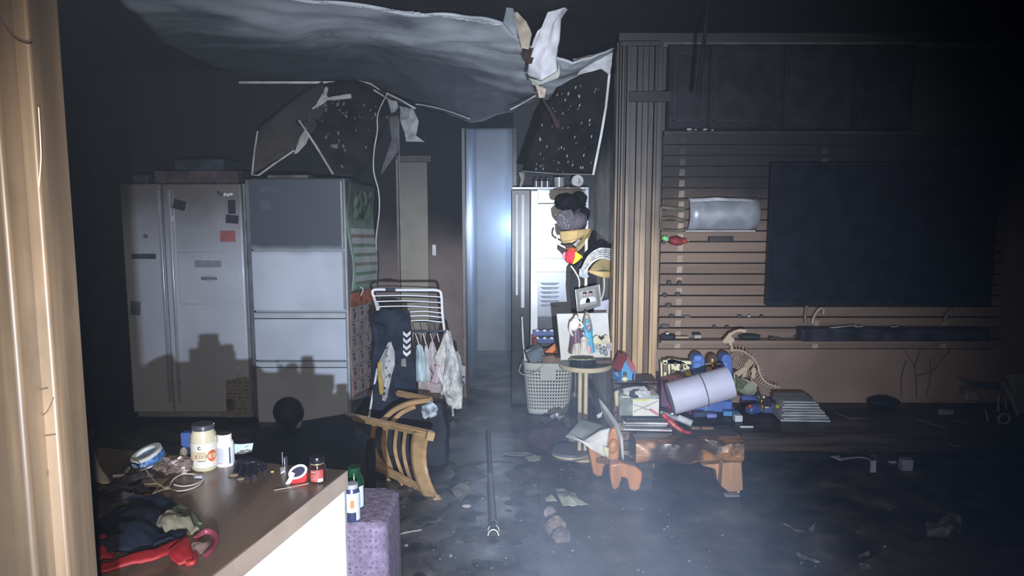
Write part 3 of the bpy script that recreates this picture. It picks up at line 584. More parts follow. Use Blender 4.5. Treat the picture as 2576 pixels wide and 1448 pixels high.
# things on the cabinet top
z = cz1
def on_cab(mb, name, m, label, cat): return mb.build(name, m, label=label, cat=cat)
MB().lathe([(.018, 0), (.046, .0), (.046, .04), (.018, .04), (.018, 0)], P(1450, 455, 5.8), 24, (90, 0, 10)).build('paper_roll', M('roll_pale', (.5, .5, .5), .7), label='pale roll of tape standing on edge on the cabinet', cat='roll')
mug = MB().lathe([(.0, 0), (.04, 0), (.042, .075), (.038, .075), (.036, .01), (0, .01)], (cx(1405), 5.84, z), 20)
mug.build('glass_jar', M('jar_grey', (.33, .33, .35), .25), label='small grey jar between bottles and tape roll on cabinet', cat='jar')
for i, x in enumerate((1348, 1362, 1376)):
    MB().lathe([(.0, 0), (.022, 0), (.024, .045), (.01, .06), (.01, .07), (0, .07)], (cx(x), 5.84, z), 14).build('perfume_bottle', M('bottle_soot', (.12, .12, .13), .15, coat=.5), label=('leftmost','middle','rightmost')[i]+' of three small sooty bottles on top of the cabinet', cat='bottle', group='sooty bottles on the cabinet top')
MB().patch([[P(1305, 432, 5.84), P(1320, 434, 5.84)], [P(1310, 452, 5.84), P(1318, 452, 5.84)], [V((cx(1306), 5.84, cz1)), V((cx(1312), 5.84, cz1))]], 6, 4, .03, 20).build('paper_shred', m_pale, label='torn pale paper shred at the left end of the cabinet top', cat='paper')

# --- coat stand with hats
YS = 4.98
cs = thing('coat_stand', (P(1474, 900, YS).x, YS, 0), 'cream coat stand with curved hooks behind the round table', 'coat stand')
m_cs = M('stand_cream', (.62, .57, .45), .45, var=.05)
xs = P(1474, 700, YS).x
MB().tube([V((xs, YS, .03)), V((xs, YS, P(1474, 590, YS).z))], .0115, 12).build('pole', m_cs, cs)
MB().lathe([(0, 0), (.13, 0), (.13, .012), (.03, .03), (0, .03)], (xs, YS, 0), 24).build('base', m_cs, cs)
MB().tube(curve([P(1436, 668, YS-.02), P(1448, 685, YS-.02), P(1457, 705, YS-.01), P(1458, 738, YS), P(1470, 780, YS)]), .006, 8).build('hook', m_cs, cs)
MB().tube(curve([P(1518, 685, YS-.02), P(1520, 720, YS-.02), P(1514, 750, YS-.01), P(1494, 785, YS)]), .006, 8).build('hook', m_cs, cs)
MB().tube(curve([P(1404, 590, YS-.02), P(1402, 610, YS-.02), P(1424, 624, YS-.01), P(1470, 650, YS)]), .007, 8).build('hook', m_cs, cs)
# garments on it
MB().patch([[P(1436, 690, YS+.05), P(1470, 640, YS+.06), P(1500, 690, YS+.05)], [P(1434, 740, YS+.06), P(1470, 735, YS+.04), P(1500, 740, YS+.06)], [P(1438, 785, YS+.06), P(1470, 788, YS+.03), P(1502, 786, YS+.06)]], 18, 6, .03, 12).build('dark_coat', M('coat_black', (.03, .03, .036), .9), label='black coat hanging on the cream coat stand', cat='coat', solid=.01)
m_hat = M('hat_black', (.010, .009, .011), .95, var=.3, bump=.4, scale=30)
h1 = thing('black_hat', P(1435, 530, YS), 'fluffy black hat at the top of the hat pile', 'hat', 'hats on the coat stand')
MB().ball(P(1427, 508, YS), (.088, .08, .058), 18, 12, (0, 8, 0), .25, 12).build('crown', m_hat, h1)
MB().ball(P(1456, 502, YS+.05), (.055, .06, .055), 16, 10, None, .3, 14).build('pompom', m_hat, h1)
MB().ball(P(1470, 538, YS+.04), (.04, .05, .045), 14, 10, None, .3, 14).build('earflap', m_hat, h1)
h2 = thing('studded_hat', P(1440, 580, YS-.05), 'charcoal cap with shiny studs below the black hat', 'cap', 'hats on the coat stand')
m_cap = M('cap_charcoal', (.105, .09, .105), .85, var=.15, scale=60, bump=.3)
MB().ball(P(1447, 556, YS-.02), (.085, .07, .062), 20, 12, (0, -20, 0)).build('crown', m_cap, h2)
MB().patch([[P(1398, 545, YS-.12), P(1415, 528, YS-.13), P(1438, 526, YS-.12)], [P(1402, 566, YS-.14), P(1420, 560, YS-.15), P(1446, 545, YS-.13)], [P(1412, 578, YS-.11), P(1430, 578, YS-.12), P(1448, 562, YS-.11)]], 12, 4).build('visor', m_cap, h2, solid=.006, sub=1)
sd = MB()
for i in range(16):
    t = i/15; x = 1400+38*t+random.uniform(-5, 5); y = 540+34*t*random.uniform(.5, 1.1)-6*math.sin(t*6)
    sd.ball(P(x, y, YS-.155), .0026, 6, 4)
sd.build('stud', M('stud_white', (.95, .95, .95), .1, metal=.3), h2)
h3 = thing('straw_hat', P(1450, 620, YS-.05), 'tan leather hat with a stitched brim below the charcoal cap', 'hat', 'hats on the coat stand')
m_tan = M('hat_tan', (.52, .36, .15), .65, var=.08, bump=.08)
MB().patch([[P(1408, 582, YS-.06), P(1450, 578, YS-.10), P(1488, 574, YS-.03)], [P(1410, 600, YS-.07), P(1450, 600, YS-.13), P(1478, 592, YS-.05)], [P(1414, 612, YS-.06), P(1440, 610, YS-.12), P(1470, 594, YS-.06)]], 16, 5, .01, 10).build('brim', m_tan, h3, solid=.005)
MB().patch([[P(1452, 612, YS-.05), P(1490, 578, YS-.02)], [P(1450, 622, YS), P(1482, 600, YS)], [P(1452, 634, YS), P(1462, 626, YS)]], 8, 5).build('under_brim', M('hat_olive', (.25, .20, .10), .8), h3, solid=.004)
stt = MB()
for i in range(12): stt.box(P(1416+i*5.2, 609-i*1.3-(i*i)*.02, YS-.135), (.005, .004, .004))
stt.build('stitching', M('stitch_dark', (.05, .035, .02), .8), h3)
h4 = thing('wide_straw_hat', P(1515, 690, YS-.1), 'tan hat with a scalloped brim hanging beside the wooden column', 'hat', 'hats on the coat stand')
MB().patch([[P(1495, 662, YS-.12), P(1520, 645, YS-.13), P(1542, 650, YS-.1)], [P(1482, 680, YS-.13), P(1515, 668, YS-.15), P(1542, 676, YS-.11)], [P(1478, 686, YS-.13), P(1515, 678, YS-.16), P(1541, 682, YS-.11)]], 14, 5, .01, 8).build('crown', M('hat_olive2', (.28, .21, .09), .75), h4, solid=.005)
def scal(u, v):
    a = P(1480, 680, YS-.14).lerp(P(1541, 682, YS-.12), u); b = P(1484, 684, YS-.14).lerp(P(1541, 697, YS-.12), u)
    p = a.lerp(b, v); p.z -= v*(.006*abs(math.sin(u*30))+.01*math.sin(u*3.1)); p.y -= .03*math.sin(u*3.1); return p
MB().grid(scal, 60, 3).build('brim', m_tan, h4, solid=.004)
MB().patch([[P(1470, 640, YS-.05), P(1510, 600, YS-.06), P(1538, 615, YS-.03)], [P(1466, 660, YS-.06), P(1505, 630, YS-.08), P(1540, 640, YS-.04)]], 14, 6, .02, 10).build('black_felt_hat', M('hat_black'), label='black felt brim behind the grey striped hat by the column', cat='hat', group='hats on the coat stand', solid=.02)
h5 = thing('striped_hat', P(1500, 660, YS-.1), 'grey and white striped hat against the wooden column', 'hat', 'hats on the coat stand')
for i in range(9):
    t = i/8
    pth = curve([P(1466+t*3, 676+t*10, YS-.12), P(1482+t*6, 645+t*14, YS-.14), P(1508+t*4, 627+t*20, YS-.15), P(1536, 628+t*24, YS-.11)])
    MB().tube(pth, .0105, 6).build('rib', M(('hat_pale', 'hat_mid')[i % 2], ((.62, .62, .60), (.22, .22, .21))[i % 2], .8, var=.2, scale=40), h5)
MB().patch([[P(1458, 676, YS-.1), P(1480, 668, YS-.12)], [P(1456, 694, YS-.1), P(1478, 690, YS-.12)], [P(1470, 700, YS-.1), P(1482, 696, YS-.12)]], 6, 4, .02, 12).build('scarf', M('scarf_grey', (.42, .44, .46), .8), label='pale grey scarf end hanging below the striped hat', cat='scarf', solid=.006)
MB().patch([[P(1497, 760, YS-.02), P(1532, 752, YS-.02)], [P(1492, 785, YS-.03), P(1534, 770, YS-.03)], [P(1500, 792, YS-.02), P(1530, 790, YS-.02)]], 10, 5, .02, 10).build('lilac_hat', M('cap_lilac', (.50, .50, .60), .8), label='pale lilac cap hanging low behind the photo frame', cat='cap', group='hats on the coat stand', solid=.012)
# red and yellow rooster toy
rt = thing('rooster_toy', P(1440, 662, YS-.1), 'red and yellow plush chick hooked below the tan hat', 'plush toy')
MB().ball(P(1438, 645, YS-.12), (.05, .04, .05), 16, 10, None, .15, 10).build('body', M('plush_red', (.62, .03, .05), .8, bump=.3, scale=50), rt)
MB().ball(P(1437, 626, YS-.12), (.036, .03, .014), 12, 8, (0, 5, 0), .3, 20).build('comb', M('plush_orange', (.55, .12, .04), .8), rt)
MB().patch([[P(1447, 632, YS-.15), P(1464, 644, YS-.13)], [P(1446, 648, YS-.16), P(1460, 650, YS-.14)], [P(1440, 664, YS-.15), P(1446, 662, YS-.15)]], 6, 5).build('beak', M('plush_yellow', (.85, .66, .04), .7), rt, solid=.014)
MB().ball(P(1420, 643, YS-.12), (.014, .014, .026), 10, 8).build('wing', M('plush_pink', (.8, .35, .45), .8), rt)
# photograph frame
pf = thing('photo_frame', P(1478, 782, YS-.12), 'tilted silver photo frame showing two people in white shirts', 'picture frame')
FR = [(1447, 728), (1506, 715), (1512, 769), (1453, 786)]
def frame_q(k): 
    cx_, cy_ = 1479.5, 749.5
    return [P(cx_+(x-cx_)*k, cy_+(y-cy_)*k, YS-.14) for x, y in FR]
A = frame_q(1); B = frame_q(.72)
fm = MB()
for i in range(4):
    j = (i+1) % 4; fm.prism([A[i], A[j], B[j], B[i]], (0, .018, 0))
fm.build('frame', M('frame_silver', (.13, .12, .11), .5, var=.1), pf, bevel=.002)
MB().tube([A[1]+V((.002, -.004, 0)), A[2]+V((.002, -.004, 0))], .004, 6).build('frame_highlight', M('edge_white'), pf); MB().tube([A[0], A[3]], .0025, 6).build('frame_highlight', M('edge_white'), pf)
MB().prism([b+V((0, .006, 0)) for b in B], (0, .006, 0)).build('photo', M('photo_back', (.22, .19, .17), .4), pf)
for x, s_ in ((1471, 0), (1486, 1)):
    MB().ball(P(x, 743-s_*2, YS-.137), (.013, .003, .015), 12, 8).build('face', M('photo_skin', (.42, .27, .22), .5), pf)
    MB().ball(P(x, 737-s_*2, YS-.1365), (.0135, .003, .010), 12, 8).build('hair', M('photo_hair', (.04, .03, .03), .6), pf)
    plate([(x-13, 766-s_*4), (x-10, 753-s_*3), (x-3, 749-s_*3), (x+4, 748-s_*3), (x+12, 751-s_*3), (x+14, 760-s_*3)], YS-.138, .002, 'shirt', M('photo_shirt', (.7, .72, .76), .5), pf)

# --- laundry basket
YK = 5.63; kx = P(1379, 960, YK).x
bk = thing('laundry_basket', (kx, YK, 0), 'pale grey perforated plastic laundry basket left of the round table', 'basket')
m_bk = M('basket_plastic', (.52, .54, .52), .45, var=.03, bump=.02)
zb1 = P(1379, 912, 5.54).z
def bsk(a, t):
    k = .80+.20*t; x = math.cos(a); y = math.sin(a); e = .55
    sx = math.copysign(abs(x)**e, x); sy = math.copysign(abs(y)**e, y)
    return V((kx+.197*k*sx, YK+.115*k*sy, .005+t*(zb1-.01)))
na, nv = 46, 12
mb = MB(); us = []; 
for i in range(na): us += [i/na, (i+.42)/na]
vs_ = [0, .05]
for j in range(nv): vs_ += [.10+j*.067, .10+(j+.55)*.067]
vs_ += [.93, .97, 1.0]
def arc_a(u): return u*2*math.pi-math.pi/2
# equalise by arc length
tab = [0]; prev = bsk(arc_a(0), 1)
for i in range(1, 721):
    q = bsk(arc_a(i/720), 1); tab.append(tab[-1]+(q-prev).length); prev = q
def eq(u):
    t = u*tab[-1]; lo = 0
    import bisect
    k = min(bisect.bisect(tab, t), 720); f = (t-tab[k-1])/max(tab[k]-tab[k-1], 1e-9); return (k-1+f)/720
pv = [[bsk(arc_a(eq(u)), t) for u in us] for t in vs_]
vlist = [p for r in pv for p in r]; nU = len(us); fs = []
for j in range(len(vs_)-1):
    for i in range(nU):
        hole = (i % 2 == 1) and (j >= 2 and (j-2) % 2 == 0 and j < 2+2*nv)
        uu = us[i]; uc = (uu+.5) % 1-.5
        if hole and vs_[j] > .66 and abs(uc+.012) < .055: hole = False
        if not hole: fs.append((j*nU+i, j*nU+(i+1) % nU, (j+1)*nU+(i+1) % nU, (j+1)*nU+i))
MB().add(vlist, fs).build('body', m_bk, bk, solid=.004)
MB().tube([bsk(arc_a(i/60), 1.0) for i in range(60)], .007, 8, True).build('rim', m_bk, bk)
MB().prism([bsk(arc_a(i/40), .02) for i in range(40)], (0, 0, .006)).build('bottom', m_bk, bk)
MB().tube(curve([P(1312, 915, 5.56), P(1306, 932, 5.50), P(1318, 942, 5.46), P(1345, 936, 5.46), P(1368, 916, 5.50)]), .0035, 6).build('handle', m_bk, bk)
bx = MB().box(P(1345, 890, 5.62), (.13, .10, .10), (8, -22, 12)).build('toy_box', M('box_greyblue', (.17, .22, .27), .5), label='grey blue plastic box sticking out of the laundry basket', cat='box', bevel=.004)
MB().box(P(1335, 884, 5.60), (.075, .006, .035), (8, -10, 12)).build('label_panel', M('label_pale', (.45, .5, .53), .5), bx)
MB().prism([P(1370, 886, 5.62), P(1398, 862, 5.62), P(1404, 888, 5.62)], (0, .02, 0)).build('orange_block', M('block_orange', (.80, .24, .05), .5), label='orange triangular toy piece in the laundry basket', cat='toy')
MB().box(P(1385, 900, 5.62), (.14, .12, .06), (0, -4, 0)).build('cardboard_piece', M('card_brown', (.22, .15, .11), .7), label='brown cardboard flap in the laundry basket', cat='cardboard', bevel=.004)
MB().tube([P(1322, 912, 5.68), P(1316, 860, 5.70), P(1313, 796, 5.72)], .0075, 8).build('white_stick', M('stick_white', (.75, .76, .8), .4), label='thin white stick standing up from the laundry basket', cat='stick')

# --- small round table with statue group
YR = 4.62; tx = P(1473, 915, YR).x; tz = P(1473, 912, YR).z
tb = thing('round_table', (tx, YR, 0), 'small round cream side table on a two-pole pedestal', 'table')
m_tb = M('table_cream', (.60, .53, .38), .45, var=.08, bump=.05)
MB().lathe([(0, tz-.03), (.165, tz-.03), (.172, tz-.018), (.172, tz-.006), (.165, tz), (0, tz)], (tx, YR, 0), 40).build('tabletop', m_tb, tb)
MB().lathe([(0, 0), (.163, 0), (.163, .002), (0, .002)], (tx, YR, tz), 40).build('dark_inlay', M('inlay_dark', (.04, .035, .035), .35), tb)
MB().lathe([(0, tz-.05), (.04, tz-.05), (.045, tz-.03), (0, tz-.03)], (tx-.01, YR, 0), 16).build('collar', m_tb, tb)
for dx in (-.024, .014): MB().tube([V((tx-.012+dx, YR-.03, .02)), V((tx-.012+dx, YR-.02, tz-.04))], .0135, 12).build('pole', m_tb, tb)
MB().lathe([(0, 0), (.12, 0), (.12, .012), (.05, .02), (0, .02)], (tx-.01, YR, 0), 24).build('base', m_tb, tb)
# white board behind statue
YW = 4.70
plate(((1400, 789), (1530, 786), (1537, 905), (1411, 906)), YW, .02, 'white_board', M('panel_white', (.60, .60, .58), .4, var=.04, bump=.02), label='white rectangular panel standing behind the statue on the table', cat='panel', bevel=.003)
m_tr = M('base_black', (.03, .03, .04), .2, coat=.6)
hf = thing('holy_family_statue', (P(1466, 900, YR-.04).x, YR-.04, tz), 'painted statue of a man, woman and two children on black base', 'statue')
MB().lathe([(0, 0), (.082, 0), (.088, .012), (.088, .022), (.075, .030), (0, .030)], (P(1466, 900, YR-.04).x, YR-.04, tz+.004), 32, sx=1, sy=.65).build('pedestal', m_tr, hf)
MB().lathe([(0, .028), (.078, .028), (.074, .038), (0, .042)], (P(1466, 900, YR-.04).x, YR-.04, tz+.004), 28, sx=1, sy=.6).build('ground', M('statue_green', (.28, .34, .22), .6, var=.3, scale=60), hf)
def robe(px, top, bot, w, Y, m, name='robe', lean=0, flare=1.25):
    a = P(px, bot, Y); b = P(px+lean, top, Y); h = b.z-a.z
    def fn(u, v):
        a_ = u*2*math.pi; r = w*(flare-(flare-.72)*v**.8)*(1 if v < .88 else 1-.55*(v-.88)/.12)
        r *= 1+.09*math.sin(a_*7+v*3)*(1-v)
        return V((a.x+(b.x-a.x)*v+r*math.cos(a_), Y+.62*r*math.sin(a_), a.z+h*v))
    return MB().grid(fn, 40, 14).build(name, m, hf)
def headp(px, py, r, Y, skin, hair, hairdrop=0):
    c = P(px, py, Y)
    MB().ball(c, (r*.8, r*.8, r), 14, 10).build('head', skin, hf)
    MB().ball(c+V((0, r*.28, r*.28-hairdrop*.3)), (r*.95, r*.8, r*.9+hairdrop), 14, 10).build('hair', hair, hf)
    MB().ball(c+V((0, -r*.8, -r*.1)), (r*.1, r*.16, r*.18), 6, 4).build('nose', skin, hf)
m_skin = M('statue_skin', (.75, .60, .50), .5); m_hair = M('statue_hair', (.10, .05, .04), .5)
m_wh = M('statue_white', (.80, .78, .72), .4); m_pu = M('statue_purple', (.17, .10, .15), .35); m_bl = M('statue_blue', (.10, .42, .62), .35); m_pk = M('statue_pink', (.62, .36, .40), .4)
y0 = YR-.04
robe(1450, 806, 888, .038, y0, m_pu, lean=-1)
MB().ball(P(1446, 815, y0-.012), (.030, .02, .045), 16, 10, (0, 12, 0)).build('tunic', m_wh, hf)
for s_, pts in ((.0085, ((1437, 808), (1434, 828), (1440, 843))), (.008, ((1458, 808), (1466, 820), (1458, 822)))):
    MB().tube(curve([P(x, y, y0-.028) for x, y in pts]), s_, 8).build('sleeve', m_wh, hf)
MB().ball(P(1441, 844, y0-.03), .006, 8, 6).build('hand', m_skin, hf); MB().ball(P(1456, 823, y0-.034), .006, 8, 6).build('hand', m_skin, hf)
robe(1452, 860, 889, .031, y0-.014, M('statue_cream', (.62, .60, .48), .45), 'under_robe')
headp(1449, 797, .0165, y0, m_skin, m_hair)
robe(1479, 800, 886, .033, y0+.01, m_bl, lean=-1)
MB().patch([[P(1472, 790, y0-.005), P(1477, 784, y0-.01), P(1483, 790, y0-.005)], [P(1468, 806, y0-.005), P(1477, 798, y0+.01), P(1487, 806, y0-.005)], [P(1466, 822, y0), P(1477, 818, y0+.02), P(1490, 822, y0)]], 10, 4).build('veil', M('veil_brown', (.36, .30, .26), .6), hf, solid=.004)
headp(1476, 797, .0125, y0-.006, m_skin, M('veil_brown'))
robe(1481, 868, 888, .016, y0-.01, m_pk, 'under_robe')
MB().ball(P(1481, 824, y0-.025), (.014, .012, .022), 12, 8, (0, 15, 0)).build('infant_body', m_pk, hf)
MB().ball(P(1481, 813, y0-.03), .0085, 10, 8).build('infant_head', m_skin, hf)
MB().tube(curve([P(1487, 820, y0-.02), P(1488, 832, y0-.04), P(1478, 836, y0-.04)]), .007, 8).build('sleeve', m_bl, hf)
robe(1469, 846, 889, .023, y0-.035, m_wh)
headp(1468, 838, .0105, y0-.035, m_skin, m_hair)
MB().tube(curve([P(1463, 850, y0-.04), P(1463, 858, y0-.06), P(1472, 857, y0-.06)]), .005, 8).build('sleeve', m_wh, hf)
MB().tube(curve([P(1474, 850, y0-.04), P(1480, 855, y0-.055), P(1476, 860, y0-.06)]), .005, 8).build('sleeve', m_wh, hf)
# ornament to the right of the statue
on = thing('heart_ornament', P(1512, 903, YR), 'cream heart-topped ornament with small fence right of the statue', 'ornament')
zc = P(1512, 886, YR)
pts = [(1492+2.1*i, 851-8*math.sin(math.pi*i/9)) for i in range(10)]+[(1515+2.4*i, 851-9*math.sin(math.pi*i/8)) for i in range(9)]
plate([(1491, 866)]+pts+[(1536, 864)], YR+.02, .012, 'arch', M('ornament_cream', (.66, .62, .42), .5), on)
plate(((1505, 848), (1513, 856), (1521, 848), (1517, 845), (1513, 849), (1509, 845)), YR+.012, .006, 'heart', M('magnet_dark'), on)
for k in range(4):
    box_px(1494+k*3.6, 864, 1496+k*3.6, 880, YR, YR+.008, 'picket', M('picket_white', (.62, .62, .66), .5), on, bevel=0)
    box_px(1527+k*3.4, 862, 1529+k*3.4, 878, YR, YR+.008, 'picket', M('picket_white'), on, bevel=0)
box_px(1493, 878, 1509, 884, YR, YR+.012, 'rail', M('picket_white'), on); box_px(1524, 876, 1541, 882, YR, YR+.012, 'rail', M('picket_white'), on)
for x, y, r in ((1514, 884, .014), (1524, 888, .015), (1511, 872, .008), (1521, 876, .008)):
    MB().ball(P(x, y, YR-.01), (r, r*.8, r*1.3), 10, 8, None, .3, 30).build('figure', M('figurine_grey', (.40, .42, .47), .4), on)
MB().bb((P(1494, 900, YR).x, YR-.03, tz+.002), (P(1537, 900, YR).x, YR+.05, tz+.022)).build('foot', M('foot_maroon', (.10, .04, .045), .5), on)
# --- television
YV = 4.58
tv = thing('television', (P(2215, 600, YV).x, YV, P(2215, 770, YV).z), 'large black flat television mounted on the slatted wall', 'television')
c0, c1, c2_, c3 = P(1934, 408, YV), P(2508, 408, YV), P(2508, 768, YV), P(1934, 768, YV)
c0.x = c3.x = P(1934, 590, YV).x; c1.x = c2_.x = P(2508, 590, YV).x
MB().bb((c0.x, YV, c3.z), (c1.x, YV+.035, c0.z)).build('case', M('tv_case', (.02, .02, .024), .35), tv, bevel=.004)
MB().bb((c0.x+.012, YV-.003, c3.z+.02), (c1.x-.012, YV+.002, c0.z-.012)).build('screen', M('tv_screen', (.010, .012, .020), .6, var=.2, spec=.1, rvar=.1), tv)
MB().bb((c0.x+.3, YV+.035, c3.z+.15), (c1.x-.3, YV+.085, c0.z-.2)).build('wall_mount', m_gap, tv)
m_ft = M('tv_foot', (.34, .26, .21), .4, var=.05)
MB().tube(curve([P(2030, 768, YV+.02), P(2026, 790, YV+.03), P(2026, 812, YV+.03)]), .010, 8).build('foot', M('tv_foot_dark', (.15, .12, .10), .4), tv)
for x in (2066, 2398):
    MB().tube(curve([P(x-22, 812, YV+.03), P(x-20, 800, YV+.03), P(x-10, 782, YV+.02), P(x, 775, YV+.01), P(x+6, 780, YV), P(x+4, 790, YV)]), .009, 8).build('foot', m_ft if x < 2200 else M('tv_foot_dark'), tv)
# console box under the television
zsh = P(1700, 852, 4.66).z
MB().bb((P(1662, 850, 4.62).x, 4.60, zsh-.02), (xs1, 4.70, zsh)).build('display_ledge', m_sl, bpy.data.objects['wall_tv'])
a = P(2010, 836, 4.6); b = P(2484, 816, 4.6)
con = MB().bb((a.x, 4.56, zsh+.001), (b.x, 4.655, zsh+.085)).build('sound_bar', M('soundbar_black', (.035, .036, .045), .5, var=.3, bump=.1), label='long black sound bar on the ledge below the television', cat='speaker', bevel=.01, seg=2)
for i, (x, l) in enumerate(((2120, .18), (2160, .05), (2250, .04))):
    MB().box(V((P(x, 816, 4.6).x, 4.60, zsh+.092)), (l, .02, .006), (0, -4, 10)).build('plaster_flake', M('flake_grey', (.42, .40, .38), .8), label=('long pale splinter lying on the left half of the sound bar', 'small pale flake beside the long splinter on the sound bar', 'tiny flake near the middle of the sound bar')[i], cat='flake', group='flakes on the sound bar')
# ledge clutter
def led(px0, px1, hpx, name, m, label, cat, Y0=4.61, **k):
    x0 = P(px0, 850, Y0).x; x1 = P(px1, 850, Y0).x; h = hpx*Y0/1850
    return MB().ball(((x0+x1)/2, Y0+.03, zsh+h*.5), ((x1-x0)/2, .035, h*.5), 14, 8, None, .25, 9).build(name, m, label=label, cat=cat, **k)
sh_ = led(1660, 1704, 16, 'dark_shoe', M('soot_cloth', (.04, .04, .055), .8), 'dark bundle at the left end of the lower ledge', 'bundle')
MB().ball(P(1679, 838, 4.6), (.012, .01, .007), 8, 6).build('button', M('knob_white'), sh_)
box_px(1700, 846, 1733, 851, 4.61, 4.64, 'wooden_stick', M('stick_tan', (.50, .38, .26), .6), label='tan wooden stick beside the dark bundle on the ledge', cat='stick', bevel=.002)
box_px(1746, 842, 1765, 851, 4.61, 4.65, 'small_case', M('case_pale', (.35, .33, .30), .5), label='small pale case on the ledge right of the tan stick', cat='case', bevel=.003)
box_px(1744, 838, 1764, 843, 4.61, 4.65, 'case_lid', m_gap, label='black cover lying on the small pale case', cat='cover', bevel=.002)
led(1860, 1918, 16, 'burnt_toy_car', M('soot_green', (.03, .035, .035), .7), 'lumpy black burnt toy on the ledge behind the skeleton head', 'toy')
led(1938, 1952, 9, 'burnt_figure', M('soot_brown', (.10, .07, .055), .8), 'small brown burnt figure between skeleton and sound bar', 'toy')
led(1952, 1968, 6, 'burnt_figure', M('soot_brown2', (.14, .10, .085), .8), 'tiny brown lump nearest the sound bar', 'toy')
zz2 = [P(1700, y, 4.66).z for y in (798, 825, 718, 745, 770)]
spots = [(1690, 795, 16, 6, m_ink, 'dark charred lump on the third ledge from below'), (1728, 797, 22, 5, M('peel_grey'), 'pale peeled flake beside the dark charred lump'), (1860, 796, 14, 6, m_ink, 'dark lump left of the pale pebble on the slats'), (1884, 796, 9, 6, M('flake_grey'), 'pale pebble on the slats left of the television corner'), (1916, 796, 8, 7, M('soot_brown'), 'brown lump below the left corner of the television'), (1672, 822, 24, 8, M('peel_grey'), 'pale flaky lump at the left end of the second ledge'), (1797, 822, 11, 6, m_ink, 'dark round lump in the middle of the second ledge'), (1829, 822, 11, 5, M('soot_brown'), 'brown round lump right of the dark one on the second ledge'), (1683, 714, 14, 12, m_ink, 'upper dark soot clump beside the pale bracket column'), (1709, 714, 14, 11, m_ink, 'upper dark soot clump on the pale bracket column'), (1706, 742, 14, 9, m_ink, 'middle dark soot clump on the pale bracket column'), (1672, 745, 12, 10, m_ink, 'middle dark soot clump at the left edge of the slats'), (1682, 770, 18, 9, m_ink, 'lower dark soot clump near the left edge of the slats'), (2002, 848, 10, 6, M('soot_brown'), 'small brown crumb against the left end of the sound bar')]
for x, y, w_, h_, m, lb in spots:
    Yk = 4.655; c = P(x, y-h_*.3, Yk); MB().ball(c, (w_*.5*Yk/1850, .02, h_*.6*Yk/1850), 10, 6, None, .4, 12).build('charred_lump', m, label=lb, cat='debris', group='charred lumps on the slats')
for i, (x, y, r_) in enumerate(((1737, 312, .016), (1752, 318, .010), (1776, 316, .014), (1794, 319, .01))):
    zl = P(1700, 338, 4.66).z+.02
    MB().ball(V((P(x, y, 4.64).x, 4.66, zl+r_*.8)), (r_*1.3, .014, r_), 10, 6, None, .4, 15).build('burnt_trinket', M('trinket', (.10, .10, .11), .3), label=('leftmost shiny burnt trinket on the ledge above the slats', 'small burnt trinket beside the leftmost shiny one', 'third burnt trinket on the ledge above the slats', 'rightmost burnt trinket on the ledge above the slats')[i], cat='trinket', group='burnt trinkets on the upper ledge')
# curved grey shade fixed on the slats
sh = thing('wall_lamp', P(1822, 578, 4.6), 'grey half-round metal shade fixed to the slats left of the television', 'lamp')
def shade(u, v):
    y0_, y1_ = 497, 579
    a_ = -math.pi/2+math.pi*v
    zc_ = (P(1820, y0_, 4.6).z+P(1820, y1_, 4.6).z)/2; hh = (P(1820, y0_, 4.6).z-P(1820, y1_, 4.6).z)/2
    xl = P(1733, 540, 4.6).x; xr = P(1908, 540, 4.6).x
    return V((xl+(xr-xl)*u, 4.66-.095*math.cos(a_), zc_+hh*math.sin(a_)))
MB().grid(shade, 8, 20).build('shade', M('shade_metal', (.36, .38, .42), .4, metal=.25, var=.12, scale=10, bump=.1, soot=(1.68, 1.80, (.16, .16, .18), .15)), sh, solid=.004)
zlo = P(1820, 579, 4.6).z
MB().bb((P(1724, 579, 4.6).x, 4.585, zlo-.006), (P(1898, 579, 4.6).x, 4.67, zlo-.001)).build('bottom_strip', M('strip_white', (.6, .6, .6), .5), sh)
MB().patch([[P(1734, 500, 4.6), P(1800, 496, 4.58), P(1895, 500, 4.6)], [P(1740, 508, 4.585), P(1810, 504, 4.57), P(1900, 506, 4.58)]], 24, 3, .012, 14).build('torn_rim', M('rim_pale', (.48, .48, .5), .7), sh, solid=.003)
box_px(1784, 595, 1846, 608, 4.64, 4.675, 'wall_sensor', M('sensor_dark', (.05, .045, .045), .6), label='small dark strip on the slats below the grey shade', cat='sensor')
lm = thing('left_fixture', P(1680, 580, 4.62), 'charred remains of a lamp bracket on the slats left of the grey shade', 'bracket')
for pts, r_ in ((((1664, 520), (1690, 524), (1722, 526)), .012), (((1664, 550), (1690, 548), (1722, 556)), .012), (((1663, 520), (1662, 550), (1664, 578)), .008), (((1664, 578), (1700, 580), (1728, 576)), .009)):
    MB().tube(curve([P(x, y, 4.64) for x, y in pts]), r_, 8).build('arm', M('arm_olive', (.13, .11, .075), .7, var=.3), lm)
pr = thing('parrot_toy', P(1700, 618, 4.6), 'dark red toy parrot with green head and yellow tip on the slats', 'toy')
MB().ball(P(1702, 606, 4.61), (.052, .03, .028), 16, 10, (0, 4, 0), .2, 10).build('body', M('parrot_red', (.24, .03, .035), .6), pr)
MB().ball(P(1674, 600, 4.61), (.024, .02, .018), 12, 8, (0, 20, 0), .2, 10).build('head', M('parrot_green', (.22, .60, .22), .6), pr)
MB().ball(P(1670, 608, 4.605), (.012, .014, .016), 8, 6).build('beak', m_ink, pr)
MB().ball(P(1722, 606, 4.6), (.022, .02, .016), 10, 6, (0, 25, 0)).build('wing', M('parrot_wing', (.38, .07, .04), .6), pr)
MB().ball(P(1730, 604, 4.6), (.012, .01, .004), 8, 6, (0, 40, 0)).build('tail', M('parrot_yellow', (.6, .5, .2), .6), pr)

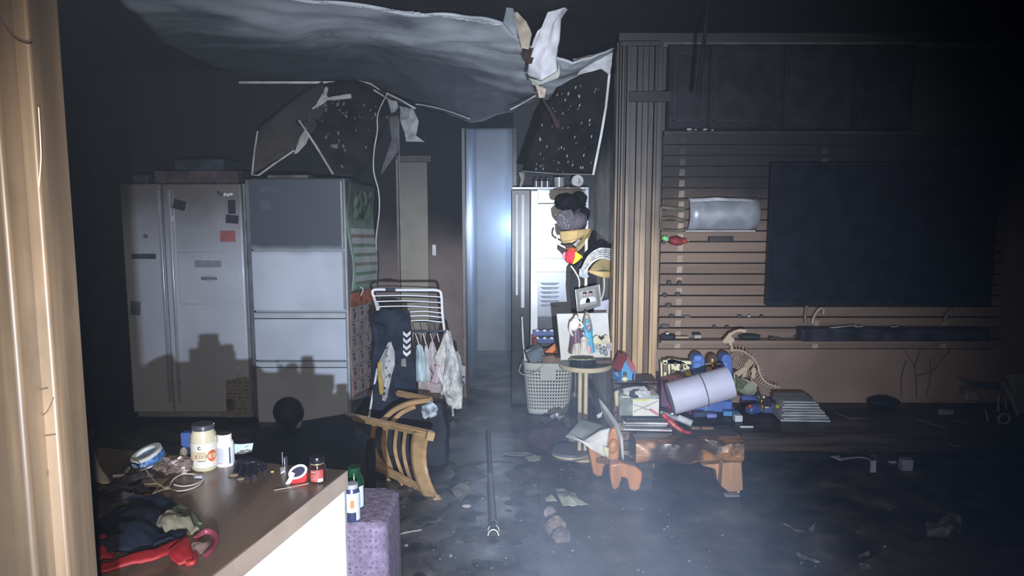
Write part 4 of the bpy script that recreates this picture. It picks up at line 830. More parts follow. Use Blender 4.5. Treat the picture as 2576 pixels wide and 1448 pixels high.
# --- low log bench along the television wall
ZB = .33
m_log = M('log_gloss', (.27, .13, .045), .36, var=.55, scale=2.0, bump=.5, grain=0, coat=.5, spot=((.05, .028, .018), 3.5, .50, .08))
m_char = M('bench_char', (.045, .034, .030), .45, var=.4, scale=4, bump=.3, grain=0, rvar=.15)
bn = thing('low_bench', (P(2100, 1060, 4.4).x, 4.4, 0), 'long low charred wooden bench running under the television wall', 'bench')
xb0 = P(1655, 1040, 4.4).x
MB().bb((xb0, 4.08, ZB-.12), (XR-.02, YT-.004, ZB)).build('top', m_char, bn, bevel=.01)
MB().bb((xb0+.05, 4.55, 0), (XR-.05, 4.6, ZB-.12)).build('rear_board', m_black, bn)
lg = thing('log_table', (P(1735, 1200, 4.1).x, 4.1, 0), 'live-edge log table with glossy bark front and carved wooden feet', 'table')
xl0, xl1 = P(1600, 1130, 3.93).x, P(1868, 1130, 3.93).x
ztop, zbot = P(1700, 1108, 3.93).z, P(1700, 1170, 3.93).z
def logf(u, v):
    a_ = v*2*math.pi; x = xl0+(xl1-xl0)*u
    hz = (ztop-zbot)/2; zc_ = (ztop+zbot)/2+.01*u; yy = 4.0
    fy = .085*abs(math.cos(a_))**.5*math.copysign(1, math.cos(a_)); fz = hz*abs(math.sin(a_))**.6*math.copysign(1, math.sin(a_))
    p = V((x, yy-fy, zc_+fz)); k = .03 if math.sin(a_) < .85 else .0
    if math.cos(a_) > .1: p.y += k*noise.noise(V((x*5, zc_+fz*3, 1)))+-.012*0+.016*noise.noise(V((x*14+fz*30, fz*14, 4))); p.z += .02*noise.noise(V((x*6, fz*8, 9)))*(1 if math.sin(a_) < .5 else 0)
    return p
mb = MB().grid(logf, 44, 28); mb.prism([logf(0, i/28) for i in range(28)], (.001, 0, 0)); mb.prism([logf(1, i/28) for i in range(28)], (.001, 0, 0))
mb.build('log_edge', m_log, lg)
m_dtop = M('table_top_char', (.055, .052, .045), .4, var=.3, scale=4)
MB().prism([V((xl0, 3.99, ztop-.004)), G(1868, 1106, ztop-.004), V((P(1850, 1060, 4.3).x+.05, 4.35, ztop-.004)), V((xb0-.04, 4.5, ztop-.004)), V((xb0-.12, 4.3, ztop-.004))], (0, 0, -.10)).build('top', m_dtop, lg, bevel=.006)
MB().prism([G(1700, 1096, ztop), G(1862, 1104, ztop), G(1835, 1070, ztop), G(1690, 1075, ztop)], (0, 0, .004)).build('cloth_patch', M('olive_cloth', (.085, .09, .075), .8), lg)
m_foot = M('foot_wood', (.47, .26, .13), .45, var=.12, scale=3, grain=2, bump=.08)
a = [P(1818, 1165, 3.95), P(1866, 1160, 3.95), P(1870, 1232, 3.95), P(1838, 1242, 3.95), P(1814, 1222, 3.95)]
MB().prism(a, (0, .16, 0)).build('leg', m_foot, lg, bevel=.004)
MB().prism([P(1765, 1170, 4.02), P(1820, 1165, 4.02), P(1818, 1222, 4.02), P(1804, 1205, 4.02), P(1800, 1180, 4.02)], (0, .08, 0)).build('leg_brace', m_foot, lg, bevel=.004)
for x, y, Yk in ((1849, 1243, 3.98), (1776, 1192, 4.35)):
    c = P(x, y, Yk); w_ = MB().lathe([(0, -.012), (.026, -.012), (.028, 0), (.026, .012), (0, .012)], (c.x, c.y, .028 if x > 1800 else c.z), 16, (90, 0, 30)); w_.build('caster', M('caster_red', (.14, .05, .045), .4), lg)
    MB().lathe([(.008, 0), (.016, 0), (.016, .004), (.008, .004), (.008, 0)], (c.x+.008, c.y-.014, .030 if x > 1800 else c.z), 14, (90, 0, 30)).build('caster_ring', M('caster_pale', (.65, .62, .6), .3), lg)
MB().bb((xl0+.04, 4.06, 0), (xl0+.12, 4.14, zbot+.01)).build('leg', m_char, lg)
# carved wooden child's seat
m_or = M('orange_wood', (.50, .22, .075), .4, var=.15, scale=3, grain=2, bump=.12, coat=.2)
ch = thing('carved_stool', (P(1560, 1230, 4.0).x, 4.0, 0), 'carved orange wooden child stool with stubby rounded legs by the log table', 'stool')
def carved(out, Y, th, nm, m=None, par=None): return plate(out, Y, th, nm, m or m_or, par or ch, bevel=.012, seg=3)
carved([(1535, 1168), (1560, 1164), (1600, 1174), (1617, 1188), (1616, 1206), (1609, 1232), (1598, 1236), (1584, 1232), (1578, 1204), (1565, 1200), (1558, 1226), (1548, 1234), (1540, 1228), (1535, 1200)], 3.92, .07, 'front_legs')
carved([(1478, 1118), (1532, 1130), (1532, 1166), (1520, 1172), (1516, 1198), (1502, 1200), (1492, 1190), (1486, 1160)], 4.24, .07, 'rear_legs')
carved([(1536, 1082), (1546, 1074), (1558, 1082), (1559, 1120), (1556, 1168), (1534, 1170), (1530, 1140), (1524, 1110)], 4.0, .06, 'upright')
MB().ball(P(1542, 1122, 3.99), (.03, .025, .045), 12, 8, (0, 10, 0)).build('carved_knob', m_or, ch)
MB().prism([P(1490, 1150, 4.3), P(1534, 1152, 4.0), P(1600, 1176, 4.0), P(1580, 1168, 4.3)], (0, 0, -.03)).build('seat', m_or, ch, bevel=.006)
# magazines and papers leaning on it
pp = thing('open_folder', P(1480, 1150, 4.1), 'open grey folder with white pages leaning against the carved stool', 'folder')
MB().patch([[P(1462, 1052, 4.2), P(1500, 1062, 4.2), P(1536, 1075, 4.15)], [P(1445, 1072, 4.12), P(1490, 1085, 4.1), P(1520, 1085, 4.1)], [P(1422, 1098, 4.05), P(1455, 1110, 4.05), P(1490, 1098, 4.0)]], 16, 5, .01, 6).build('cover', M('folder_grey', (.24, .27, .29), .5, var=.08), pp, solid=.004)
MB().patch([[P(1534, 1076, 4.0), P(1510, 1082, 4.0), P(1478, 1102, 4.0)], [P(1530, 1100, 3.98), P(1500, 1110, 3.97), P(1466, 1112, 3.98)], [P(1524, 1150, 3.98), P(1490, 1132, 3.95), P(1436, 1092, 3.98)]], 16, 6, .008, 8).build('page', M('page_white', (.66, .68, .72), .5, var=.04), pp, solid=.002)
MB().patch([[P(1500, 1044, 4.12), P(1516, 1034, 4.1)], [P(1504, 1052, 4.12), P(1512, 1048, 4.1)]], 6, 3).build('page_corner', M('page_white'), pp, solid=.002)
MB().patch([[P(1518, 1122, 3.94), P(1532, 1126, 3.94)], [P(1520, 1140, 3.94), P(1531, 1155, 3.94)]], 6, 3).build('yellowed_corner', M('page_yellow', (.60, .60, .42), .6), pp, solid=.002)
MB().patch([[P(1506, 1000, 4.08), P(1530, 1028, 4.06), P(1552, 1060, 4.0), P(1568, 1100, 3.96), P(1570, 1156, 3.93)], [P(1507, 1008, 4.08), P(1524, 1035, 4.06), P(1545, 1068, 4.0), P(1560, 1105, 3.96), P(1566, 1156, 3.93)], [P(1510, 1024, 4.1), P(1524, 1060, 4.12), P(1542, 1085, 4.1), P(1556, 1110, 4.05), P(1560, 1150, 4.0)]], 22, 4).build('curved_sheet', M('sheet_grey', (.30, .32, .34), .45, var=.06), pp, solid=.003)

# --- stack on the log table: magazines, tray, plastic box
c = P(1620, 1078, 4.12)
for i in range(6):
    wv = random.uniform(.24, .30); dx = random.uniform(-.02, .02)
    MB().box((c.x+.01+dx, 4.20+random.uniform(-.01, .01), ztop+.006+i*.0125), (wv, .20, .010), (0, 0, random.uniform(-9, 9))).build('magazine', M(('mag_white', 'mag_grey', 'mag_black')[(i*2) % 3 if i < 4 else 2], ((.62, .60, .62), (.35, .35, .38), (.06, .06, .07))[(i*2) % 3 if i < 4 else 2], .4), label=('bottom magazine of the pile on the log table', 'second magazine from the bottom of the pile on the log table', 'third magazine from the bottom of the log table pile', 'fourth magazine from the bottom of the log table pile', 'black magazine just below the top of the log table pile', 'black magazine directly under the plastic box')[i], cat='magazine', group='magazines piled on the log table', bevel=.001)
ztk = ztop+.006+6*.0125
pb = thing('plastic_box', (P(1610, 1050, 4.2).x, 4.2, ztk), 'clear plastic box crossed with string on the magazine pile', 'box')
x0_, x1_ = P(1556, 1040, 4.15).x, P(1656, 1040, 4.15).x; zt_ = P(1600, 990, 4.15).z
MB().bb((x0_, 4.12, ztk), (x1_, 4.29, zt_)).build('body', M('box_teal', (.30, .36, .34), .2, var=.25, scale=12, coat=.5), pb, bevel=.012, seg=3)
MB().bb((x0_+.075, 4.112, ztk+.004), (x1_-.004, 4.12, zt_-.02)).build('white_side', M('box_white', (.68, .68, .66), .3, var=.06), pb, bevel=.002)
MB().bb((x0_+.08, 4.109, zt_-.03), (x1_-.06, 4.112, zt_-.022)).build('yellow_stripe', M('stripe_yellow', (.70, .66, .12), .5), pb)
for a_, b_ in (((x0_+.08, zt_-.05), (x1_-.01, ztk+.02)), ((x0_+.08, ztk+.03), (x1_-.01, zt_-.03))):
    MB().tube([V((a_[0], 4.108, a_[1])), V((b_[0], 4.108, b_[1]))], .003, 6).build('string', M('string_grey', (.42, .42, .38), .7), pb)
MB().box((x1_-.035, 4.109, ztk+.03), (.06, .002, .014), (0, 30, 0)).build('red_mark', M('mark_red', (.6, .08, .12), .5), pb)
MB().patch([[P(1566, 978, 4.14), P(1600, 970, 4.13), P(1634, 972, 4.14)], [P(1570, 990, 4.12), P(1600, 984, 4.1), P(1636, 986, 4.12)], [P(1590, 1000, 4.11), P(1610, 1000, 4.09), P(1638, 996, 4.11)]], 16, 5, .03, 14).build('crumpled_sheet', M('sheet_bw', (.62, .63, .68), .5, spot=((.05, .05, .06), 9, .52, .03)), label='crumpled white and black paper on top of the plastic box', cat='paper', solid=.004)
# wicker basket and toy house behind
wk = thing('wicker_basket', (P(1600, 985, 4.42).x, 4.42, ZB), 'charred wicker basket standing between log table and wooden column', 'basket')
xw0, xw1 = P(1544, 960, 4.36).x, P(1652, 960, 4.36).x; zw = P(1600, 958, 4.36).z
for k in range(9):
    t = k/9; MB().bb((xw0+.002*(k % 2), 4.34-.003*(k % 2), .02+(zw-.03)*t), (xw1-.002*(k % 2), 4.5, .02+(zw-.03)*(t+.1))).build('weave_band', M('wicker%d' % (k % 3), ((.17, .11, .065), (.25, .18, .11), (.12, .08, .05))[k % 3], .7, var=.35, scale=30, bump=.6), wk, bevel=.006)
MB().bb((xw0, 4.34, zw-.004), (xw1, 4.52, zw+.002)).build('lid', M('wicker_lid', (.12, .09, .06), .7, var=.4, scale=40, bump=.5), wk)
th = thing('toy_house', (P(1568, 958, 4.38).x, 4.40, zw), 'blue toy house with a red roof on the wicker basket', 'toy house')
m_hb = M('house_blue', (.07, .20, .48), .4, var=.08); m_hr = M('house_red', (.34, .06, .075), .45, var=.1)
MB().prism([P(1541, 933, 4.40), P(1560, 934, 4.33), P(1560, 962, 4.33), P(1541, 954, 4.40)], (.012, .01, 0)).build('side_wall', m_hb, th)
for q in ((1547, 941), (1551, 946)): box_px(q[0], q[1]-4, q[0]+7, q[1], 4.345, 4.36, 'window', M('house_window', (.25, .32, .45), .5), th, bevel=0)
MB().prism([P(1558, 888, 4.40), P(1578, 896, 4.33), P(1562, 934, 4.33), P(1540, 925, 4.41)], (0, .012, .004)).build('roof', m_hr, th)
MB().prism([P(1578, 895, 4.33), P(1600, 925, 4.34), P(1597, 934, 4.34), P(1577, 905, 4.33)], (0, .09, .004)).build('roof', M('house_red2', (.50, .10, .10), .45), th)
MB().prism([P(1577, 903, 4.35), P(1592, 924, 4.35), P(1590, 956, 4.35), P(1564, 958, 4.35), P(1564, 925, 4.35)], (0, .008, 0)).build('inner_wall', M('house_cyan', (.08, .34, .62), .4), th)
MB().prism([P(1576, 902, 4.33), P(1592, 922, 4.33), P(1590, 938, 4.33), P(1578, 916, 4.33)], (0, .01, 0)).build('gable', M('house_purple', (.24, .10, .20), .4), th)
box_px(1594, 932, 1599, 957, 4.33, 4.345, 'corner_post', M('house_violet', (.16, .16, .42), .4), th)
MB().ball(P(1572, 953, 4.32), (.02, .012, .016), 10, 6).build('doorstep', M('house_cream', (.62, .60, .40), .5), th)
MB().ball(P(1572, 941, 4.325), (.012, .01, .014), 10, 6, None, .3, 20).build('figurine', M('figurine_dark', (.09, .08, .06), .5), label='small dark figurine standing in the toy house doorway', cat='figurine')
plate(((1545, 985), (1558, 980), (1560, 1022), (1548, 1024)), 4.2, .02, 'cream_bottle', M('cream_bottle', (.56, .50, .34), .5), label='cream plastic piece wedged left of the plastic box', cat='plastic piece', bevel=.008)

# --- pink shelf toy and castle
pk = thing('pink_toy_shelf', (P(1700, 1040, 4.5).x, 4.5, ZB), 'pink and purple toy shelf behind the fallen lamp shade', 'toy shelf')
px0_, px1_ = P(1662, 950, 4.45).x, P(1760, 950, 4.45).x; zp = P(1700, 953, 4.45).z
MB().bb((px0_+.02, 4.44, zp-.016), (px1_+.02, 4.64, zp)).build('top', M('toy_pink', (.56, .29, .34), .5, var=.12), pk, bevel=.003)
MB().bb((px0_, 4.42, ZB+.002), (px0_+.04, 4.64, zp-.002)).build('side', M('toy_dark_purple', (.13, .05, .10), .5), pk)
MB().bb((px0_+.04, 4.47, ZB+.002), (px1_-.04, 4.49, zp-.017)).build('panel', M('toy_magenta', (.42, .07, .26), .4), pk)
MB().bb((px1_-.06, 4.44, ZB+.002), (px1_-.02, 4.64, zp-.017)).build('side', M('toy_dark_purple'), pk)
MB().ball(V((px0_+.10, 4.46, zp+.006)), (.09, .04, .016), 16, 6, None, .5, 30).build('pink_rubble', M('toy_pink'), label='melted pink heap in front of the cream castle', cat='toy')
cst = thing('toy_castle', (P(1700, 950, 4.52).x, 4.52, zp), 'cream toy castle wall with arched openings on the pink shelf', 'toy castle')
m_cs2 = M('castle_cream', (.66, .66, .42), .5, var=.05)
Yq = 4.52
def cast(out): plate(out, Yq, .02, 'wall', m_cs2, cst)
for out in ([(1662, 911), (1666, 911), (1667, 952), (1663, 950)], [(1670, 911), (1677, 910), (1677, 952), (1670, 952)], [(1668, 906), (1680, 905), (1680, 914), (1668, 914)], [(1680, 905), (1682, 902), (1700, 904), (1700, 915), (1680, 915)], [(1680, 915), (1686, 915), (1686, 938), (1682, 942)][:4],
            [(1680, 905), (1738, 908), (1738, 916), (1680, 914)], [(1680, 904), (1712, 905), (1706, 905), (1681, 905)]): cast(out)
cast([(1679, 906), (1703, 905), (1710, 908), (1718, 916), (1719, 952), (1714, 952), (1714, 932), (1696, 931), (1696, 946), (1690, 946), (1690, 930), (1688, 915), (1684, 914), (1680, 918)])
cast([(1710, 906), (1722, 912), (1735, 924), (1736, 934), (1728, 930), (1722, 940), (1714, 940)])
cast([(1684, 903), (1700, 903), (1702, 906), (1684, 907)])
for x, y in ((1699, 916), (1717, 917), (1724, 922), (1712, 924)): box_px(x-3, y-4, x+3, y+4, Yq-.002, Yq, 'window', M('win_brown', (.16, .11, .08), .6), cst, bevel=0)
for x, y in ((1674, 926), (1694, 938)): 
    plate([(x-5, y+10), (x-5, y-6), (x, y-11), (x+5, y-6), (x+5, y+10)], Yq-.003, .002, 'arch', M('win_brown'), cst)
plate(((1713, 928), (1722, 930), (1722, 936), (1719, 940), (1724, 952), (1711, 953), (1714, 940)), 4.45, .03, 'grey_figure', M('figure_grey', (.20, .20, .21), .5), label='small grey toy figure on the right end of the pink shelf', cat='toy figure', bevel=.003)
car = thing('toy_car', P(1733, 948, 4.45), 'tiny yellow and black toy car on the pink shelf', 'toy car')
box_px(1725, 938, 1741, 946, 4.45, 4.49, 'body', M('car_yellow', (.62, .50, .08), .4), car); box_px(1723, 945, 1743, 950, 4.445, 4.49, 'chassis', m_ink, car); box_px(1728, 936, 1738, 939, 4.455, 4.485, 'roof', M('car_yellow'), car)
# --- blue twin tower toy with gold dome
bt = thing('blue_tower_toy', (P(1790, 955, 4.5).x, 4.5, ZB), 'blue two-tower toy with a gold dome between the towers', 'toy')
m_tb2 = M('toy_blue', (.09, .17, .46), .4, var=.08)
def tower(xa, xb, y0_, y1_, nm='tower'):
    k = (xb-xa)/5
    plate([(xa, y1_), (xa, y0_+14), (xa+k, y0_+3), (xa+2*k, y0_), (xb-k, y0_+1), (xb, y0_+12), (xb+2, y1_)], 4.47, .10, nm, m_tb2, bt, bevel=.008, seg=2)
tower(1743, 1774, 892, 1000); tower(1815, 1843, 891, 980)
for xa, ya, xb, yb in ((1745, 912, 1764, 928), (1817, 910, 1832, 926), (1745, 934, 1770, 948), (1747, 895, 1766, 908)):
    box_px(xa, ya, xb, yb, 4.455, 4.472, 'block', M('toy_blue_light', (.13, .24, .58), .4), bt, bevel=.004)
MB().bb((P(1740, 990, 4.47).x, 4.47, ZB+.001), (P(1845, 990, 4.47).x, 4.6, ZB+.08)).build('base', m_tb2, bt, bevel=.01)
m_gold = M('toy_gold', (.55, .36, .08), .22, metal=.8, var=.3, scale=20)
MB().ball(P(1792, 905, 4.53), (.036, .034, .038), 20, 12).build('dome', M('gold_dome', (.30, .22, .13), .3, metal=.4, var=.3), bt)
MB().lathe([(.036, 0), (.04, .004), (.036, .010)], P(1790, 912, 4.51), 20).build('gold_band', m_gold, bt)
for dx, y, r_ in ((4, 920, .013), (-10, 916, .008), (10, 914, .008)): MB().ball(P(1790+dx, y, 4.46), (r_, r_, r_*1.6), 12, 8).build('gold_figure', m_gold, bt)
box_px(1775, 914, 1816, 918, 4.46, 4.48, 'bridge', M('bridge_pale', (.5, .48, .5), .5), bt)
box_px(1776, 922, 1792, 940, 4.475, 4.5, 'panel', M('panel_tan', (.45, .30, .20), .6), bt); box_px(1792, 925, 1800, 938, 4.475, 4.5, 'panel', M('panel_red', (.35, .04, .12), .5), bt); box_px(1800, 922, 1814, 936, 4.475, 4.5, 'panel', M('panel_violet', (.16, .12, .34), .5), bt)
# --- fallen lilac lamp shade cylinder
A_, B_ = P(1695, 1000, 4.10), P(1828, 963, 4.10); ax = (B_-A_).normalized()
fs_ = thing('fallen_lamp_shade', P(1760, 1040, 4.1), 'large lilac cylinder lamp shade lying tilted across the toys', 'lamp shade')
q = ax.to_track_quat('Z', 'Y').to_matrix(); L_ = (B_-A_).length; r_ = .092
MB().lathe([(r_, -.02), (r_, L_*.55)], A_, 40, q).build('shade', M('lilac_shade', (.50, .50, .62), .55, var=.04), fs_, solid=.003)
MB().lathe([(r_-.0005, L_*.56), (r_-.0005, L_+.02)], A_, 40, q).build('shade', M('lilac_shade'), fs_, solid=.003)
MB().lathe([(r_+.001, L_*.545), (r_+.003, L_*.555), (r_+.001, L_*.565)], A_, 40, q).build('band', M('band_grey', (.22, .22, .26), .6), fs_, solid=.002)
MB().tube([A_, B_], .006, 6).build('stem', m_gap, fs_)
# red handle, grey torch
MB().tube(curve([P(1668, 1042, 4.02), P(1682, 1055, 4.0), P(1700, 1072, 3.98), P(1720, 1084, 3.97), P(1738, 1089, 3.97)]), [.012]*6+[.017]*6+[.014]*6+[.009]*6+[.004], 8).build('red_strap', M('strap_red', (.50, .04, .04), .4, var=.2, coat=.3), label='shiny red curved strap lying on the log table', cat='strap')
tor = thing('grey_torch', P(1720, 1070, 4.05), 'grey tubular torch lying beside the red strap', 'torch')
MB().tube([P(1662, 1036, 4.08), P(1690, 1048, 4.05), P(1712, 1054, 4.03)], [.010, .015, .016], 12).build('body', M('torch_dark', (.25, .26, .29), .35), tor)
MB().tube([P(1706, 1050, 4.035), P(1741, 1065, 4.0)], [.019, .020], 14).build('barrel', M('torch_grey', (.42, .44, .47), .35), tor)
MB().ball(P(1691, 1040, 4.03), (.009, .009, .006), 8, 6).build('switch', M('knob_white'), tor)
# small toys on the bench
def toyb(px0, py0, px1, py1, nm, m, lb, cat, Y=None, d=.05, rz=0, **k):
    p = G((px0+px1)/2, py1, ZB); Yk = Y or p.y; a = P(px0, py1, Yk); b = P(px1, py0, Yk); h = max(b.z-a.z, .012)
    return MB().box(((a.x+b.x)/2, Yk+d/2, ZB+.002+h/2), (b.x-a.x, d, h), (0, 0, rz)).build(nm, m, label=lb, cat=cat, bevel=.003, **k)
toyb(1770, 1017, 1792, 1038, 'yellow_toy', M('toy_olive', (.34, .30, .06), .4), 'dull yellow toy lump on the bench below the lamp shade', 'toy', rz=20)
wb_ = toyb(1796, 1022, 1812, 1036, 'white_toy_block', M('block_white', (.55, .53, .46), .5), 'small ribbed white block right of the dull yellow toy', 'toy block')
toyb(1779, 1042, 1804, 1052, 'blue_toy_block', M('block_blue', (.16, .20, .50), .5), 'flat violet blue block in front of the dull yellow toy', 'toy block')
toyb(1822, 1036, 1862, 1048, 'blue_toy_car', M('block_azure', (.06, .20, .42), .4), 'bright blue toy piece behind the white cube', 'toy', rz=-12)
toyb(1849, 1046, 1869, 1062, 'white_cube', M('cube_white', (.56, .60, .68), .4), 'small white cube in front of the bright blue toy piece', 'toy block')
toyb(1744, 1038, 1776, 1050, 'navy_toy', M('toy_navy', (.05, .06, .14), .4), 'navy toy piece half under the lilac lamp shade', 'toy', rz=10)
toyb(1740, 1056, 1762, 1064, 'wood_chip', M('chip_brown', (.22, .14, .10), .7), 'left brown wood chip on the bench edge', 'wood chip', Y=4.12, d=.03)
toyb(1766, 1057, 1796, 1064, 'wood_chip', M('chip_brown'), 'right brown wood chip on the bench edge', 'wood chip', Y=4.12, d=.03)
toyb(1862, 1075, 1896, 1077, 'white_stick', M('stick_pale', (.5, .5, .5), .5), 'short pale stick lying on the bench right of the white cube', 'stick', Y=4.16, d=.008)
toyb(1806, 1024, 1850, 1036, 'navy_toy', M('toy_navy'), 'second navy toy piece behind the ribbed white block', 'toy', rz=-6)
# olive bowl under the skeleton
MB().lathe([(0, .004), (.03, 0), (.075, .03), (.078, .034), (.07, .03), (.03, .008), (0, .010)], P(1868, 982, 4.42), 28, (28, 12, 0)).build('olive_bowl', M('bowl_olive', (.33, .36, .27), .5, var=.1), label='olive green bowl tilted at the end of the lamp shade', cat='bowl')
MB().patch([[P(1852, 942, 4.4), P(1862, 952, 4.4)], [P(1852, 962, 4.4), P(1880, 962, 4.4)], [P(1850, 974, 4.38), P(1868, 978, 4.38)]], 8, 5, .03, 12).build('dark_rag', M('rag_olive', (.09, .10, .07), .8), label='dark green rag hanging into the olive bowl', cat='rag', solid=.005)
# --- wooden dinosaur skeleton
ds = thing('dinosaur_skeleton', (P(1880, 970, 4.5).x, 4.5, ZB), 'tan wooden dinosaur skeleton model leaning against the wall', 'model')
m_ds = M('skeleton_wood', (.50, .38, .27), .6, var=.12); YD2 = 4.50
plate([(1817, 858), (1824, 850), (1834, 838), (1848, 831), (1862, 827), (1876, 828), (1880, 833), (1874, 838), (1862, 834), (1852, 836), (1844, 842), (1840, 845), (1848, 852), (1848, 860), (1840, 864), (1846, 874), (1844, 880), (1838, 870), (1832, 862), (1822, 864)], YD2, .008, 'skull', m_ds, ds, bevel=.002)
spine = curve([P(x, y, YD2) for x, y in ((1842, 870), (1840, 882), (1852, 880), (1872, 884), (1892, 898), (1906, 918), (1912, 940), (1922, 956), (1940, 968), (1962, 974))], 5)
MB().tube(spine, [.006]*20+[.008]*10+[.006]*8+[.0045]*8, 6).build('spine', m_ds, ds)
for i in range(22):
    t = i/21; k = int(t*(len(spine)-4)); p = spine[k]; d = (spine[k+1]-spine[max(k-1, 0)]).normalized(); nrm = V((-d.z, 0, d.x))
    if nrm.z < 0: nrm = -nrm
    MB().tube([p, p+nrm*(.022 if i < 17 else .014)], .0022, 4).build('vertebra', m_ds, ds)
for i in range(11):
    t = i/10; p = spine[10+int(t*12)]
    for s_ in (-1, 1):
        MB().tube(curve([p, p+V((-.012, s_*.03, -.03)), p+V((-.03-.01*t, s_*.026, -.075-.02*math.sin(t*3))), p+V((-.022, s_*.008, -.10-.02*math.sin(t*3)))], 3), .0028, 4).build('rib', m_ds, ds)
for i in range(9):
    p = spine[27+i*2]; MB().tube([p, p+V((-.018, 0, -.03+.002*i))], .0022, 4).build('tail_rib', m_ds, ds)
plate([(1884, 902), (1896, 908), (1892, 918), (1880, 930), (1876, 948), (1866, 950), (1872, 930), (1874, 918)], YD2-.02, .008, 'thigh', m_ds, ds); plate([(1892, 922), (1902, 926), (1900, 950), (1890, 952)], YD2+.012, .008, 'thigh', m_ds, ds)
plate([(1846, 938), (1874, 922), (1880, 928), (1856, 950), (1850, 966), (1846, 964)], YD2-.03, .008, 'forelimb', m_ds, ds)
plate([(1894, 958), (1904, 966), (1902, 974), (1890, 976), (1888, 970), (1896, 968)], YD2-.03, .01, 'foot', m_ds, ds); MB().tube([P(1890, 950, YD2-.02), P(1892, 960, YD2-.02), P(1902, 968, YD2-.03)], .005, 6).build('shin', m_ds, ds)
# --- blue folded toy with gold figures and stack of thin books
bm_ = thing('blue_folded_toy', (P(1925, 1045, 4.3).x, 4.3, ZB), 'flat blue toy castle lying open with gold figures', 'toy')
m_db = M('toy_blue_dim', (.055, .085, .24), .45, var=.12)
def flatp(pts, th, nm, m, par, z0=ZB+.001): return MB().prism([G(x, y, z0) for x, y in pts], (0, 0, th)).build(nm, m, par, bevel=.004)
flatp(((1884, 1038), (1976, 1040), (1970, 1014), (1898, 1014)), .045, 'base', m_db, bm_)
MB().box(P(1898, 1028, 4.2), (.10, .06, .05), (0, 0, 20)).build('turret', m_db, bm_, bevel=.012)
for x in (1888, 1910): MB().box(P(x, 1000, 4.42), (.05, .04, .04)).build('turret', M('toy_blue'), bm_, bevel=.008) if x == 1910 else MB().box(P(x-6, 1000, 4.42), (.09, .04, .035)).build('turret', m_db, bm_, bevel=.008)
for x, y, r_ in ((1916, 1008, .016), (1918, 1022, .014), (1918, 1030, .011)): MB().ball(P(x, y, 4.19), (r_, r_, r_*1.1), 12, 8).build('gold_figure', m_gold, bm_)
for s_ in (-1, 1): MB().ball(P(1916+s_*6, 999, 4.19), (.007, .006, .016), 8, 6, (0, s_*25, 0)).build('gold_wing', m_gold, bm_)
box_px(1904, 1023, 1934, 1026, 4.185, 4.19, 'gold_bar', M('bar_cream', (.55, .48, .35), .4), bm_, bevel=0)
for x, m in ((1887, 'toy_red'), (1956, 'toy_olive')): MB().ball(P(x, 1022, 4.17), .013, 10, 8).build('button', M(m, (.40, .07, .03), .3), bm_)
for i in range(8):
    w0 = .29-.014*i; cxk = P(2030, 1040, 4.28).x-.006*i
    MB().box((cxk, 4.38, ZB+.008+i*.0165), (w0, .20, .011), (0, 0, random.uniform(-5, 3))).build('thin_book', M('book_grey%d' % (i % 3), ((.33, .35, .36), (.27, .30, .31), (.38, .39, .40))[i % 3], .6, var=.1), label='%s thin grey book of the stack right of the flat blue toy' % ('lowest', 'second lowest', 'third lowest', 'fourth lowest', 'fourth highest', 'third highest', 'second highest', 'topmost')[i], cat='book', group='thin books stacked on the bench', bevel=.001)
# right end: toy stroller and panel
st2 = thing('toy_stroller', (P(2490, 1060, 4.3).x, 4.3, ZB), 'grey plastic toy walker with a ring wheel near the right wall', 'toy')
m_sg = M('stroller_grey', (.20, .20, .19), .5, var=.15)
c = P(2526, 1053, 4.25); tor_ = [c+V((.033*math.cos(R(a)), 0, .030*math.sin(R(a)))) for a in range(0, 360, 15)]
MB().tube(tor_, .008, 8, True).build('wheel', M('stroller_pale', (.26, .26, .25), .5), st2)
MB().tube([P(2511, 1035, 4.3), P(2513, 992, 4.3), P(2530, 991, 4.3), P(2531, 1030, 4.3)], .007, 6).build('frame', m_sg, st2)
MB().tube([P(2522, 960, 4.4), P(2545, 1000, 4.35), P(2562, 1045, 4.3)], .014, 8).build('bar', m_sg, st2)
MB().patch([[P(2426, 980, 4.4), P(2460, 988, 4.38), P(2495, 990, 4.4)], [P(2428, 1004, 4.36), P(2460, 1008, 4.35), P(2476, 1010, 4.36)]], 10, 5, .02, 9).build('seat', M('stroller_seat', (.22, .21, .20), .6), st2, solid=.01)
MB().patch([[P(2418, 955, 4.45), P(2470, 962, 4.45), P(2515, 966, 4.45)], [P(2430, 970, 4.42), P(2475, 975, 4.42), P(2512, 978, 4.42)]], 10, 5, .02, 9).build('hood', M('stroller_hood', (.09, .085, .10), .8), st2, solid=.01)
MB().tube([P(2478, 1030, 4.3), P(2487, 1062, 4.25)], .006, 6).build('leg', m_sg, st2)
box_px(2364, 1031, 2402, 1044, 4.25, 4.28, 'melted_piece', M('melt_grey', (.17, .17, .17), .6), label='grey melted plastic piece on the dark bench near the walker', cat='plastic piece', bevel=.006)
plate(((2536, 942), (2620, 938), (2620, 1040), (2572, 1040)), 4.42, .02, 'leaning_panel', M('panel_grey', (.28, .29, .26), .6), label='grey green panel leaning by the right edge of the picture', cat='panel')
for i, pts in enumerate((((2308, 1054), (2350, 1068), (2376, 1078), (2384, 1110), (2410, 1122), (2440, 1108), (2446, 1078)), ((2100, 1036), (2140, 1052), (2180, 1050)), ((2390, 1054), (2430, 1066), (2450, 1074)))):
    MB().tube(curve([G(x, y, ZB+.004) for x, y in pts]), .003, 5).build('thin_cable', M('cable_dim', (.12, .11, .105), .5), label=('thin pale cable looping on the dark bench near the right', 'thin cable on the bench right of the grey books', 'short thin cable above the cable loop on the bench')[i], cat='cable', group='thin cables on the bench')
